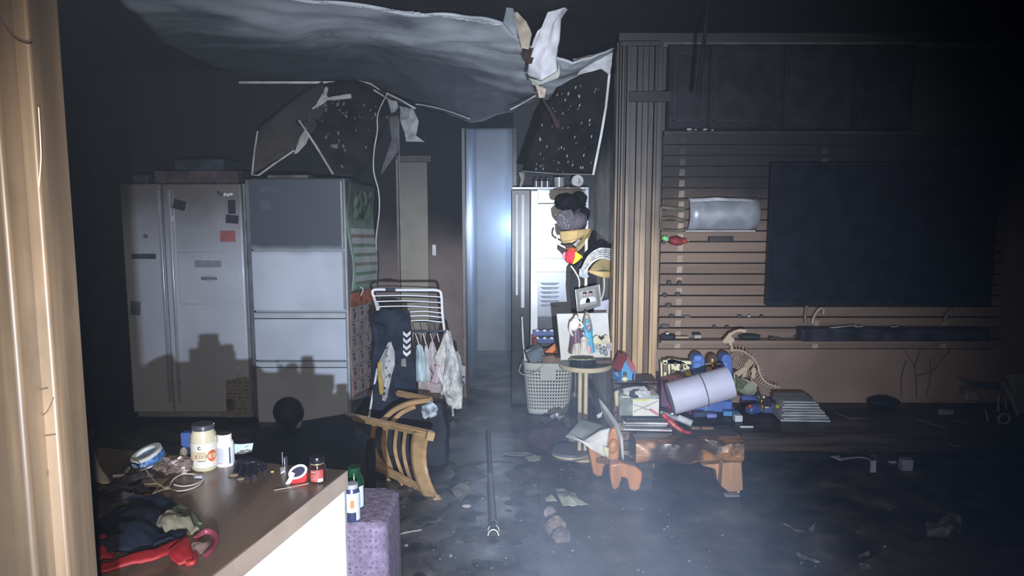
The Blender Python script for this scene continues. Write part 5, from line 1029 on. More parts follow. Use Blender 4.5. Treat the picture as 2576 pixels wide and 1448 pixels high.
MB().tube(curve([P(1780, 2, 4.0), P(1776, 60, 4.0), P(1766, 150, 4.02), P(1757, 245, 4.04)]), [.006]*6+[.010]*6+[.013]*6+[.008], 7).build('hanging_strip', m_black, label='black burnt strip hanging from the ceiling before the cupboards', cat='strip')
tw = thing('dry_branch', (P(2320, 990, 4.68).x, 4.68, ZB), 'thin dark dry branches standing against the brown wall', 'branch')
for pts in (((2262, 868), (2285, 895), (2302, 930), (2306, 1000)), ((2280, 905), (2268, 950), (2268, 998)), ((2322, 862), (2308, 900), (2300, 930)), ((2308, 945), (2350, 928), (2392, 878)), ((2340, 900), (2340, 950), (2330, 995))):
    MB().tube(curve([P(x, y, 4.69) for x, y in pts]), .0028, 5).build('twig', M('twig_dark', (.11, .065, .055), .8), tw)
MB().ball(P(2220, 1010, 4.62), (.10, .05, .035), 14, 8, None, .3, 8).build('burnt_cloth', m_black, label='low black burnt heap at the back of the bench', cat='cloth')

# --- drying rack and clothes
YQ = 5.0
dk = thing('drying_rack', (P(1025, 1060, YQ).x, YQ, 0), 'white folding drying rack with thin wires beside the refrigerators', 'drying rack')
m_rk = M('rack_white', (.80, .82, .86), .35, var=.03, bump=0)
MB().tube(curve([P(950, 778, YQ-.1), P(941, 748, YQ), P(937, 735, YQ), P(946, 728, YQ), P(1000, 729, YQ), P(1060, 729, YQ), P(1100, 730, YQ), P(1110, 742, YQ), P(1113, 790, YQ), P(1118, 830, YQ-.05)]), .0095, 10).build('frame', m_rk, dk)
for i, y in enumerate((744, 758, 771, 784, 795, 807)):
    x0_ = 942+i*2 if i < 3 else 1028; MB().tube(curve([P(x0_, y, YQ-.01), P((x0_+1110)/2, y-1.5, YQ-.01), P(1112, y+3, YQ-.01)]), .0042, 6).build('wire', m_rk, dk)
MB().tube([P(1028, 832, YQ-.04), P(1120, 832, YQ-.04)], .009, 8).build('joint_bar', M('rack_joint', (.05, .06, .08), .4), dk)
MB().tube([P(950, 922, YQ-.1), P(938, 990, YQ-.1), P(926, 1062, YQ-.12)], .0085, 8).build('leg', M('rack_leg', (.66, .68, .68), .4), dk)
MB().tube([P(1122, 835, YQ-.02), P(1116, 960, YQ-.05), P(1102, 1060, YQ-.1)], .0085, 8).build('leg', M('rack_leg'), dk)
MB().tube([P(948, 760, YQ+.05), P(1000, 900, YQ+.3), P(1040, 1045, YQ+.45)], .0085, 8).build('leg', M('rack_leg'), dk)
MB().tube([P(1118, 832, YQ), P(1130, 950, YQ+.3), P(1140, 1045, YQ+.45)], .0085, 8).build('leg', M('rack_leg'), dk)
MB().tube([P(970, 728, YQ-.012), P(995, 728, YQ-.012)], .012, 8).build('latch', M('rack_joint'), dk)
m_nv = M('cloth_navy', (.022, .028, .045), .9, var=.2, bump=.2)
jk = thing('black_tracksuit', (P(985, 900, YQ-.1).x, YQ-.1, P(985, 1010, YQ-.1).z), 'black sports top with white chevrons draped over the drying rack', 'clothing')
MB().patch([[P(940, 784, YQ-.08), P(985, 776, YQ-.10), P(1030, 782, YQ-.08)], [P(926, 808, YQ-.1), P(985, 800, YQ-.14), P(1034, 810, YQ-.1)], [P(940, 836, YQ-.1), P(985, 832, YQ-.15), P(1036, 836, YQ-.1)], [P(942, 870, YQ-.1), P(985, 880, YQ-.12), P(1040, 890, YQ-.1)], [P(934, 925, YQ-.1), P(985, 930, YQ-.14), P(1046, 940, YQ-.1)], [P(940, 985, YQ-.1), P(990, 1000, YQ-.13), P(1050, 1000, YQ-.1)], [P(938, 1040, YQ-.1), P(985, 1050, YQ-.12), P(1044, 1024, YQ-.1)]], 24, 4, .05, 9).build('body', m_nv, jk, solid=.012)
MB().ball(P(980, 800, YQ-.1), (.12, .06, .065), 18, 10, None, .3, 10).build('folded_part', m_nv, jk)
for i in range(4):
    y = 832+i*16; c = [P(1014, y, YQ-.17), P(1023, y+8, YQ-.175), P(1033, y-1, YQ-.17), P(1033, y+8, YQ-.17), P(1023, y+17, YQ-.175), P(1014, y+9, YQ-.17)]
    MB().prism(c, (0, .004, 0)).build('chevron', M('chevron_white', (.62, .64, .64), .7), jk)
MB().patch([[P(1010, 902, YQ-.16), P(1020, 900, YQ-.17)], [P(1009, 920, YQ-.16), P(1022, 922, YQ-.17)]], 6, 4, .01, 20).build('emblem', M('emblem_grey', (.20, .19, .18), .8), jk)
def hang(rows, name, m, label, amp=.03, seed=0, **k):
    return MB().patch([[P(x, y, Y) for x, y, Y in r] for r in rows], 22, 5, amp, 14, seed=seed).build(name, m, label=label, cat='clothing', group='clothes hanging on the drying rack', solid=.006, **k)
hang([[(978, 858, 4.84), (982, 857, 4.84), (985, 860, 4.84)], [(968, 880, 4.82), (978, 880, 4.8), (992, 884, 4.82)], [(952, 912, 4.82), (972, 910, 4.79), (994, 916, 4.82)], [(956, 945, 4.83), (970, 945, 4.79), (986, 940, 4.82)], [(962, 992, 4.83), (970, 994, 4.8), (978, 976, 4.82)], [(962, 1006, 4.83), (968, 1010, 4.8), (974, 1000, 4.82)]], 'grey_print_shirt', M('cloth_greyprint', (.42, .42, .42), .85, spot=((.06, .06, .08), 30, .60, .03)), 'grey printed shirt hanging in front of the black sports top', .03)
hang([[(950, 912, 4.80), (957, 908, 4.80)], [(950, 940, 4.80), (960, 945, 4.79)], [(953, 972, 4.8), (964, 975, 4.79)], [(957, 992, 4.8), (963, 990, 4.79)]], 'yellow_cloth', M('cloth_yellow', (.40, .29, .07), .85), 'mustard yellow cloth edge beside the grey printed shirt', .012)
for i, (xa, ya, xb, yb) in enumerate(((1045, 838, 1054, 866), (1064, 838, 1072, 866), (1082, 838, 1088, 856), (1100, 838, 1105, 860))):
    MB().tube([P(xa, ya, 4.94), P(xb, yb, 4.92)], .0035, 6).build('hanger', M('hanger_white', (.72, .66, .66), .5), label='%s white plastic hanger on the drying rack' % ('leftmost', 'second', 'third', 'rightmost')[i], cat='hanger', group='white hangers on the drying rack')
hang([[(1050, 866, 4.92), (1056, 864, 4.91), (1062, 868, 4.92)], [(1047, 885, 4.92), (1056, 884, 4.88), (1066, 890, 4.92)], [(1047, 920, 4.92), (1058, 920, 4.88), (1070, 924, 4.92)], [(1048, 958, 4.92), (1060, 960, 4.88), (1074, 960, 4.92)]], 'mint_shirt', M('cloth_mint', (.46, .58, .62), .85, bump=.2), 'pale mint shirt hanging leftmost on the white hangers', .02, 1)
hang([[(1070, 868, 4.95), (1074, 866, 4.94)], [(1068, 890, 4.95), (1080, 892, 4.93)], [(1070, 960, 4.95), (1084, 960, 4.93)]], 'white_shirt', M('cloth_white', (.55, .55, .55), .85, bump=.2), 'thin white shirt just right of the mint shirt', .02, 2)
hang([[(1084, 858, 4.93), (1088, 856, 4.92), (1092, 862, 4.93)], [(1078, 880, 4.93), (1088, 876, 4.90), (1098, 884, 4.93)], [(1080, 920, 4.93), (1090, 920, 4.89), (1104, 925, 4.93)], [(1084, 962, 4.93), (1094, 962, 4.9), (1104, 962, 4.93)]], 'patterned_shirt', M('cloth_pattern', (.50, .44, .47), .85, spot=((.10, .10, .12), 26, .60, .03)), 'pinkish patterned baby shirt in the middle of the hangers', .02, 3)
hang([[(1092, 920, 4.90), (1100, 915, 4.89), (1112, 920, 4.9)], [(1090, 945, 4.90), (1100, 945, 4.87), (1112, 945, 4.9)], [(1084, 962, 4.90), (1098, 966, 4.87), (1106, 962, 4.9)]], 'pink_cloth', M('cloth_pink', (.56, .42, .46), .85), 'soft pink cloth low between patterned and cream shirts', .02, 4)
hang([[(1118, 838, 4.88), (1122, 836, 4.87)], [(1108, 868, 4.88), (1118, 866, 4.86), (1124, 868, 4.88)], [(1092, 900, 4.88), (1108, 895, 4.85), (1122, 900, 4.88)], [(1098, 926, 4.88), (1106, 930, 4.86), (1116, 930, 4.88)], [(1112, 975, 4.88), (1116, 978, 4.86), (1122, 970, 4.88)]], 'cream_shirt', M('cloth_cream', (.60, .58, .54), .85, bump=.2), 'cream shirt spread open right of the pink cloth', .03, 5)
hang([[(1122, 830, 4.86), (1126, 828, 4.85), (1132, 835, 4.86)], [(1122, 860, 4.86), (1130, 862, 4.83), (1142, 872, 4.86)], [(1122, 900, 4.86), (1136, 900, 4.81), (1154, 905, 4.86)], [(1116, 950, 4.86), (1136, 950, 4.80), (1160, 955, 4.86)], [(1114, 985, 4.86), (1138, 990, 4.8), (1164, 998, 4.86)], [(1124, 1018, 4.86), (1140, 1028, 4.82), (1162, 1026, 4.86)]], 'white_blouse', M('cloth_offwhite', (.55, .56, .55), .85, var=.2, scale=12, bump=.3), 'large off-white crumpled blouse at the right of the rack', .05, 6)
hang([[(1142, 888, 4.90), (1150, 882, 4.89), (1158, 890, 4.9)], [(1140, 930, 4.9), (1152, 930, 4.87), (1162, 932, 4.9)], [(1148, 985, 4.9), (1156, 990, 4.88), (1164, 985, 4.9)]], 'green_white_shirt', M('cloth_palegreen', (.46, .50, .47), .85, bump=.2), 'pale greenish shirt hanging behind the crumpled blouse', .02, 7)
hang([[(1158, 915, 4.95), (1170, 914, 4.95)], [(1158, 930, 4.95), (1171, 928, 4.95)], [(1160, 970, 4.95), (1170, 965, 4.95)]], 'striped_sleeve', M('cloth_stripe', (.30, .28, .29), .85, spot=((.04, .04, .05), 24, .5, .03)), 'dark striped sleeve at the far right of the rack', .01, 8)
hang([[(1052, 955, 5.0), (1080, 955, 4.98), (1112, 960, 5.0)], [(1054, 1000, 5.0), (1085, 1000, 4.98), (1116, 1000, 5.0)], [(1060, 1030, 5.0), (1085, 1030, 4.99), (1114, 1010, 5.0)]], 'long_pink_gown', M('cloth_gown', (.36, .30, .30), .85), 'dim brownish pink gown hanging behind the baby shirts', .02, 9)

# --- fallen wooden chair
cr_ = thing('fallen_chair', (P(1000, 1200, 4.2).x, 4.2, 0), 'tipped over wooden chair with curved slats and a black seat', 'chair')
m_cw = M('chair_wood', (.42, .27, .13), .42, var=.12, scale=3, grain=0, bump=.06, soot=None)
SA0, SA1 = P(868, 1044, 4.5), P(1086, 1092, 3.98)
SB0, SB1 = P(868, 1172, 4.48), P(1104, 1256, 3.93)
def rail(pts, w_, d_, nm='rail', par=cr_):
    pts = curve(pts, 6) if len(pts) > 2 else pts
    mb = MB()
    vs = []
    for i, p in enumerate(pts):
        t = (pts[min(i+1, len(pts)-1)]-pts[max(i-1, 0)]).normalized(); s_ = t.cross(V((0, 1, .3))).normalized(); n_ = t.cross(s_)
        vs += [p+s_*w_/2+n_*d_/2, p-s_*w_/2+n_*d_/2, p-s_*w_/2-n_*d_/2, p+s_*w_/2-n_*d_/2]
    fs = [(0, 1, 2, 3), tuple(len(vs)-4+k for k in (3, 2, 1, 0))]
    for i in range(len(pts)-1):
        for k in range(4): fs.append((i*4+k, i*4+(k+1) % 4, i*4+4+(k+1) % 4, i*4+4+k))
    return mb.add(vs, fs).build(nm, m_cw, par, bevel=.003, sharp=50)
rail([SA0, SA1], .038, .03, 'stile')
rail([SB0, P(920, 1166, 4.38), P(985, 1190, 4.22), P(1050, 1225, 4.07), SB1], .042, .03, 'stile')
for xa, xb, bx_, w_ in ((948, 990, 935, .030), (978, 1020, 962, .036), (1005, 1040, 990, .022), (1026, 1052, 1012, .022)):
    ta = (xa-868)/(1086-868); A = SA0.lerp(SA1, ta); tb_ = (xb-868)/(1104-868); B = SB0.lerp(SB1, tb_)
    ya = 1044+ta*48; yb = 1170+tb_*78
    mid1 = P(bx_+(xa-bx_)*.25, ya+(yb-ya)*.35, A.y+.10); mid2 = P(bx_+(xb-bx_)*.35, ya+(yb-ya)*.7, A.y+.08)
    rail([A, mid1, mid2, B], w_, .012, 'slat')
# wide top board
rows = []
for k in range(9):
    t = k/8; y = 1092+(1250-1092)*t; bow = 1-(2*t-1)**2
    xr = 1082-14*bow+22*t*t; xl = 1040-10*bow+26*t*t
    rows.append([P(xl, y-6+4*t, 4.04+.09*bow-.06*t), P(xr, y, 3.98+.09*bow-.06*t)])
MB().patch(rows, 4, 3).build('crest_board', m_cw, cr_, solid=.016)
MB().box(P(1082, 1096, 3.97), (.045, .035, .05), (0, 15, 20)).build('stile_end', m_cw, cr_, bevel=.004)
MB().box(P(1100, 1256, 3.93), (.05, .035, .035), (0, 30, 20)).build('stile_end', m_cw, cr_, bevel=.004)
m_st = M('seat_black', (.016, .018, .025), .6, var=.3, scale=6, bump=.2, spot=((.30, .34, .40), 8, .74, .05))
MB().prism([P(1118, 1010, 4.5), P(1128, 1080, 4.5), P(1128, 1172, 4.42), P(1090, 1176, 4.40), P(955, 1150, 4.48), P(958, 1075, 4.5), P(1000, 1035, 4.5), P(1060, 1008, 4.5)], (0, .10, 0)).build('seat', m_st, cr_, bevel=.03, seg=4)
MB().ball(P(1080, 1032, 4.47), (.05, .015, .05), 14, 8, (0, 40, 0), .5, 30).build('torn_foam', M('foam_pale', (.34, .40, .46), .8, var=.4, scale=30), cr_)
rail([P(1000, 988, 4.72), P(1085, 1006, 4.5)], .034, .03, 'leg')
rail([P(1078, 1005, 4.5), P(1030, 1014, 4.5), P(990, 1032, 4.5), P(960, 1060, 4.46)], .030, .025, 'apron')
rail([P(1045, 1022, 4.48), P(1010, 1038, 4.48), P(980, 1068, 4.42)], .026, .02, 'apron')
rail([P(943, 1072, 4.4), P(935, 1110, 4.5), P(950, 1150, 4.45), P(985, 1190, 4.3)], .028, .02, 'slat')
# --- low dark table with a pot
lt = thing('low_black_table', (-1.25, 3.7, 0), 'low charred black table behind the counter', 'table')
q = [G(650, 1075, .45), G(868, 1040, .45), G(925, 1090, .45), G(900, 1180, .45), G(600, 1200, .45)]
MB().prism(q, (0, 0, -.03)).build('tabletop', M('table_char', (.014, .014, .018), .7, var=.3), lt, bevel=.004)
MB().prism([p+V((0, 0, -.03)) for p in q], (0, 0, -.16)).build('apron', m_black, lt)
for p in q: MB().bb((p.x-.03, p.y-.03, 0), (p.x+.03, p.y+.03, .42)).build('leg', m_black, lt)
pc = P(726, 1072, 3.85)
pt = thing('black_pot', (pc.x, 3.85, .45), 'round soot-black pot on the low black table', 'pot')
MB().ball((pc.x, 3.85, .45+.075), (.078, .078, .076), 24, 14).build('body', M('pot_black', (.013, .013, .017), .7), pt)
MB().patch([[P(752, 1062, 3.78), P(760, 1058, 3.78)], [P(742, 1078, 3.78), P(756, 1074, 3.78)]], 5, 3).build('handle', M('pot_pale', (.17, .17, .17), .5), pt, solid=.004)

# --- kitchen counter
DIM = .62  # counter base colours scaled down to offset the strong light close by
CO = V((-.462, 1.985, 0)); E1 = V((math.sin(R(13.5)), math.cos(R(13.5)), 0)); E2 = V((-E1.y, E1.x, 0)); CZ = .90
def C_(a, b, z): return CO-E1*a+E2*b+V((0, 0, z))   # a: towards the camera, b: to the left
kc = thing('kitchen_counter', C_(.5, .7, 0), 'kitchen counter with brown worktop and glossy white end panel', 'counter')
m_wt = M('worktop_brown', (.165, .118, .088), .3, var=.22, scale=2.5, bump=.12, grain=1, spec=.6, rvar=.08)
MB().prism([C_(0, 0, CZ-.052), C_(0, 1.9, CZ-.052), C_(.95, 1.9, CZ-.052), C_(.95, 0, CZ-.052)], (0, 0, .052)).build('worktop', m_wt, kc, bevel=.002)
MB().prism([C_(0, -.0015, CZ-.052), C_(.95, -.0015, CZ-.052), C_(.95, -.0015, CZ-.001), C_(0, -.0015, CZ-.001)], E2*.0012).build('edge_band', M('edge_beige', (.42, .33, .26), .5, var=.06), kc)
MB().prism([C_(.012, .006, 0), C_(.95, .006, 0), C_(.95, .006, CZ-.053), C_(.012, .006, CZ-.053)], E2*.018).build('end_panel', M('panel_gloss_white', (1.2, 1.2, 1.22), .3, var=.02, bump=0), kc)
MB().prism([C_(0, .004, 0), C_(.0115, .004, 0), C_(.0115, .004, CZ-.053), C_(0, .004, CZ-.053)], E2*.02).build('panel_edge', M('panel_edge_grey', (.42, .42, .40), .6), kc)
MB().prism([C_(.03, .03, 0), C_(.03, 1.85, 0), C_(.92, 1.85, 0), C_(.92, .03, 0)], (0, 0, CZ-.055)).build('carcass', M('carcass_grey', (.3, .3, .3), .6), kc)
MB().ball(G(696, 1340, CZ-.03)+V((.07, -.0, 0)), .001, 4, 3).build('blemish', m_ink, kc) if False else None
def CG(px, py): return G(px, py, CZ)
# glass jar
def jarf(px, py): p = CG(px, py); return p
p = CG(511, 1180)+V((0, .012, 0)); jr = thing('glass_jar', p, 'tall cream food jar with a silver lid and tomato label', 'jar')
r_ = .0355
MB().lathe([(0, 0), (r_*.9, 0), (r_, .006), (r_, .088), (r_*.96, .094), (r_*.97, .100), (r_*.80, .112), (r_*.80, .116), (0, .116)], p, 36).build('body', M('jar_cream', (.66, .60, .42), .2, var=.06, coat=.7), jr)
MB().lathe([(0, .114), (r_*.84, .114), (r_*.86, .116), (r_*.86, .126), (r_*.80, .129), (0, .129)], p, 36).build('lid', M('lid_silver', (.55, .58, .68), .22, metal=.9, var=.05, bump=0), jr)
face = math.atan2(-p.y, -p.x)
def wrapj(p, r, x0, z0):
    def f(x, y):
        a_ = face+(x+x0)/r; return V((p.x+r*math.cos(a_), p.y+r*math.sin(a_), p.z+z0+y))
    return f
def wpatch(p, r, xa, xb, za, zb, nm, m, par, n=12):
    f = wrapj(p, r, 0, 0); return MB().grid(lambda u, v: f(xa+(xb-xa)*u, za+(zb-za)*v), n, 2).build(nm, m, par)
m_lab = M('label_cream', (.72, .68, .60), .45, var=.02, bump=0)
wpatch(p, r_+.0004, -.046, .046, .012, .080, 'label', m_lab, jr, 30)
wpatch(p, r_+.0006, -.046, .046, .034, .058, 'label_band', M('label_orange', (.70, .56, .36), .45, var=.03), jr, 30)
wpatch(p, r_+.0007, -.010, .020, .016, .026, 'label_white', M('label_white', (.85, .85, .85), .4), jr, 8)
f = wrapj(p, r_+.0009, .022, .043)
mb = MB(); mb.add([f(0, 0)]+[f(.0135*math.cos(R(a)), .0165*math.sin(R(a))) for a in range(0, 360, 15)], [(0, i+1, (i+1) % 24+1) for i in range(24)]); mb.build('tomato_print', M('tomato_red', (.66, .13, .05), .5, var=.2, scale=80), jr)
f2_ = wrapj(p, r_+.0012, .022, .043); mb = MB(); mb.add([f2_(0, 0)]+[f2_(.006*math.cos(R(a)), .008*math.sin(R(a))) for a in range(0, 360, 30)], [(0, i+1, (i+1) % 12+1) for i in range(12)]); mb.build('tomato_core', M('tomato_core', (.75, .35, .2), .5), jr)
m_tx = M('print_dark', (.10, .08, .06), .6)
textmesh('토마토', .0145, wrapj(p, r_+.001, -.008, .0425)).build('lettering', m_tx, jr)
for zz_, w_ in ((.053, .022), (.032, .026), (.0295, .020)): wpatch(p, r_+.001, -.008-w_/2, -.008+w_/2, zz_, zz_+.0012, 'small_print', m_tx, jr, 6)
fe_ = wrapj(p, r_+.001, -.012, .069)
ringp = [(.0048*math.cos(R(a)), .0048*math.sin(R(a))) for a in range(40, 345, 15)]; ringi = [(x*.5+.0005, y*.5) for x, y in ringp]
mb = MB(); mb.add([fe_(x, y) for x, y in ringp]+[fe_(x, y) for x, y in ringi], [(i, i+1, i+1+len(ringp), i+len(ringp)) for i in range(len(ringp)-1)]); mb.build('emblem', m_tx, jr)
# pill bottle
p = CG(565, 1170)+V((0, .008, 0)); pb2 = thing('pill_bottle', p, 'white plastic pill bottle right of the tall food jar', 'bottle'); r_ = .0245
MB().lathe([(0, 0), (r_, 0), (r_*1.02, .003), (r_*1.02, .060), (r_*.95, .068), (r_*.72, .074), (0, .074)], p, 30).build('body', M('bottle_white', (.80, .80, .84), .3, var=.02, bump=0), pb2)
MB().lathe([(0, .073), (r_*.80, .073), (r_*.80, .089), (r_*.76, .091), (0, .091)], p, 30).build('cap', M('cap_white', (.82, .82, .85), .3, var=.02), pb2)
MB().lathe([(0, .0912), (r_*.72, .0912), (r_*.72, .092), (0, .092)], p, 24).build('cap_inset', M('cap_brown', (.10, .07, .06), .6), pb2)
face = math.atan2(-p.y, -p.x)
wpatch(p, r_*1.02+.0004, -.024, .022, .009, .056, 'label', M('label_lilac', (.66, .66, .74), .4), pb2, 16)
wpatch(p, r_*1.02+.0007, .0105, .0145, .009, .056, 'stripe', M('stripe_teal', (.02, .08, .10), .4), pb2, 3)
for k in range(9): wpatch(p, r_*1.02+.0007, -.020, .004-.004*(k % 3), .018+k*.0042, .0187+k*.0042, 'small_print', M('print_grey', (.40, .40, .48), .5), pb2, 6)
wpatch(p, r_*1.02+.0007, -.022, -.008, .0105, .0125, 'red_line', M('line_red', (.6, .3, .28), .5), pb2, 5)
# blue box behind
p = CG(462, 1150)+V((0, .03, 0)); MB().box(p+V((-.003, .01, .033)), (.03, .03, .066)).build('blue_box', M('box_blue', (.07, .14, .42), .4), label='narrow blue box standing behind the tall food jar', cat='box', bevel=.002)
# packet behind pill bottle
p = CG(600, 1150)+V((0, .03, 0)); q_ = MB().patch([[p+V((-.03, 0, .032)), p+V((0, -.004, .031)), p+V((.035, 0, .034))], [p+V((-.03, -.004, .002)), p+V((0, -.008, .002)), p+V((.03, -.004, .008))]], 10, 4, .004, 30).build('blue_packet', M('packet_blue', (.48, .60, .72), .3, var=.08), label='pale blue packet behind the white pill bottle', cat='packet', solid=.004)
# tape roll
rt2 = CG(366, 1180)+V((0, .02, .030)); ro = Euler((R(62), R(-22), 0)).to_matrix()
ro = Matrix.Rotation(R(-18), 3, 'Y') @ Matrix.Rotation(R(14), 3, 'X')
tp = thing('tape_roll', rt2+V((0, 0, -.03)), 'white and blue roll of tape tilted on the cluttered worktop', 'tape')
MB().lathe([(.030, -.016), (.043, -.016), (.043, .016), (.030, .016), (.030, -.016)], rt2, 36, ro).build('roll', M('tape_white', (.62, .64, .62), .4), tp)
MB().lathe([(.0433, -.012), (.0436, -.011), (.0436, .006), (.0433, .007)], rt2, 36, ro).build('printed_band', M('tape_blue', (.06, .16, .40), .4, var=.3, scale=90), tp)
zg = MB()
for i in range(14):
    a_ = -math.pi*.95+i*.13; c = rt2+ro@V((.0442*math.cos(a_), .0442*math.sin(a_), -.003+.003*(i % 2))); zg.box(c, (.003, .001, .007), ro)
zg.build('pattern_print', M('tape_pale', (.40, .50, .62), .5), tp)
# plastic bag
p = CG(432, 1192)+V((0, .02, 0)); MB().ball(p+V((0, 0, .018)), (.05, .036, .024), 36, 24, (0, -6, 0), .45, 14).build('plastic_bag', M('bag_plastic', (.20, .15, .13), .2, var=.3, scale=30, bump=.6, coat=.6, spot=((.4, .36, .36), 30, .62, .08)), label='crinkled clear plastic bag left of the food jar', cat='bag', sharp=20)
MB().ball(CG(459, 1152)+V((0, .01, .014)), (.011, .01, .013), 12, 8, None, .4, 40).build('white_stopper', M('cap_white'), label='small white cap on the crinkled plastic bag', cat='cap')
# white cable coil
cb = thing('white_cable', CG(430, 1230), 'white charging cable coiled and tied on the worktop', 'cable')
m_cb = M('cable_cream', (.66, .62, .54), .4)
def cabl(pts, par=cb, r=.0017, m=m_cb): MB().tube(curve([CG(x, y)+V((0, 0, h)) for x, y, h in pts], 8), r, 7).build('loop', m, par)
cabl([(360, 1222, .004), (400, 1224, .008), (420, 1236, .006), (436, 1215, .01), (460, 1203, .012), (495, 1199, .006), (510, 1208, .003), (490, 1220, .003), (460, 1225, .003), (438, 1222, .004)])
cabl([(352, 1252, .003), (385, 1246, .006), (420, 1234, .006), (450, 1240, .006), (485, 1230, .003), (508, 1215, .003), (512, 1204, .006)])
cabl([(358, 1182, .02), (372, 1198, .012), (395, 1222, .008), (420, 1236, .007)])
MB().box(CG(420, 1234)+V((0, 0, .008)), (.014, .012, .008), (0, 0, 20)).build('tie', M('cable_cream'), cb, bevel=.002)
MB().box(CG(500, 1203)+V((0, 0, .005)), (.022, .012, .007), (0, 0, -5)).build('plug', M('plug_lilac', (.62, .62, .72), .3), cb, bevel=.002)
# goggles and dark strap
gg = thing('eyeglasses', CG(330, 1230), 'black framed eyeglasses lying in the dark clutter', 'eyeglasses')
c0 = CG(330, 1205)+V((0, 0, .03)); MB().tube([c0+V((.022*math.cos(R(a)), .012*math.sin(R(a)), .011*math.sin(R(a)))) for a in range(0, 360, 20)], .0022, 6, True).build('rim', M('rim_black', (.015, .016, .015), .3), gg)
MB().tube(curve([c0+V((-.02, 0, -.004)), c0+V((-.01, -.03, -.022)), CG(345, 1262)+V((0, 0, .006))]), .002, 6).build('temple', M('rim_black'), gg)
MB().tube(curve([CG(285, 1215)+V((0, 0, .02)), CG(310, 1210)+V((0, 0, .018)), CG(325, 1195)+V((0, 0, .02))]), .0045, 6).build('strap', M('strap_greyish', (.24, .24, .23), .5), gg)
# papers at far left
MB().patch([[CG(216, 1180)+V((0, .02, .05)), CG(230, 1180)+V((0, .02, .05))], [CG(216, 1200)+V((0, .01, .02)), CG(248, 1195)+V((0, .01, .02))], [CG(224, 1218)+V((0, 0, .004)), CG(284, 1222)+V((0, 0, .004))]], 8, 6, .004, 20).build('paper_sheet', M('paper_beige', (.36, .32, .27), .7), label='folded beige paper against the wooden casing', cat='paper', solid=.001)
MB().prism([P(206, 1076, 2.3), P(237, 1080, 2.3), P(226, 1122, 2.3), P(206, 1125, 2.3)], (0, .002, 0)).build('paper_bag', M('paper_grey', (.22, .22, .21), .7), label='grey paper bag top showing right of the casing', cat='paper bag')
MB().patch([[CG(300, 1230)+V((0, 0, .004)), CG(360, 1205)+V((0, 0, .004)), CG(430, 1200)+V((0, 0, .003))], [CG(310, 1245)+V((0, 0, .003)), CG(360, 1245)+V((0, 0, .006)), CG(390, 1240)+V((0, 0, .003))]], 12, 6, .004, 30).build('crumpled_sheet', M('sheet_olive', (.24, .21, .15), .7), label='crumpled brownish sheet under the white cable', cat='paper', solid=.001)
# dark charred cloth heap
hp = MB().ball(CG(275, 1292)+V((-.02, .02, .02)), (.10, .085, .034), 40, 22, (0, 0, 20), .6, 14)
hp.build('burnt_cloth', M('burnt_rag', (.022, .018, .015), .9, var=.7, scale=18, bump=.8, spot=((.07, .05, .04), 14, .60, .05)), label='heap of burnt dark rags left of the navy jacket', cat='cloth')
# navy jacket with red piping
nj = thing('navy_jacket', CG(370, 1380), 'dark navy jacket with bright red trim folded on the worktop', 'jacket')
m_nj = M('jacket_navy', (.008, .011, .022), .8, var=.25, bump=.25, scale=12); m_rd2 = M('jacket_red', (.30, .010, .013), .65, var=.12, bump=.2)
def JG(x, y, h): return CG(x, y)+V((0, 0, h))
MB().patch([[JG(290, 1282, .012), JG(350, 1272, .03), JG(410, 1276, .03), JG(455, 1290, .012)], [JG(250, 1330, .02), JG(330, 1320, .045), JG(410, 1320, .035), JG(460, 1325, .015)], [JG(235, 1380, .02), JG(310, 1370, .04), JG(400, 1360, .03), JG(472, 1352, .012)], [JG(235, 1425, .012), JG(300, 1412, .03), JG(380, 1396, .022), JG(468, 1366, .010)]], 30, 8, .025, 16, (0, 0, 1), 3).build('body', m_nj, nj, solid=.006)
MB().patch([[JG(236, 1440, .012), JG(300, 1426, .022), JG(390, 1400, .018), JG(462, 1366, .014)], [JG(240, 1452, .006), JG(310, 1440, .014), JG(400, 1418, .012), JG(474, 1382, .010)]], 26, 4, .006, 24, (0, 0, 1)).build('hem', m_rd2, nj, solid=.006)
MB().patch([[JG(420, 1400, .016), JG(450, 1384, .018), JG(474, 1366, .016)], [JG(430, 1416, .01), JG(456, 1400, .012), JG(482, 1398, .010)], [JG(450, 1424, .004), JG(470, 1420, .006), JG(490, 1420, .006)]], 12, 4, .006, 30, (0, 0, 1)).build('cuff', m_rd2, nj, solid=.005)
MB().tube(curve([JG(470, 1424, .006), JG(488, 1422, .008), JG(490, 1402, .010)]), .006, 8).build('tab', m_rd2, nj)
MB().patch([[JG(236, 1396, .03), JG(262, 1384, .034), JG(284, 1390, .026)], [JG(236, 1416, .028), JG(260, 1410, .034), JG(290, 1402, .02)], [JG(240, 1436, .014), JG(258, 1430, .02), JG(284, 1418, .012)]], 14, 5, .006, 24, (0, 0, 1)).build('sleeve_lining', m_rd2, nj, solid=.006)
MB().tube(curve([JG(334, 1278, .028), JG(350, 1273, .032), JG(378, 1276, .032)]), .0035, 6).build('collar_piping', m_rd2, nj)
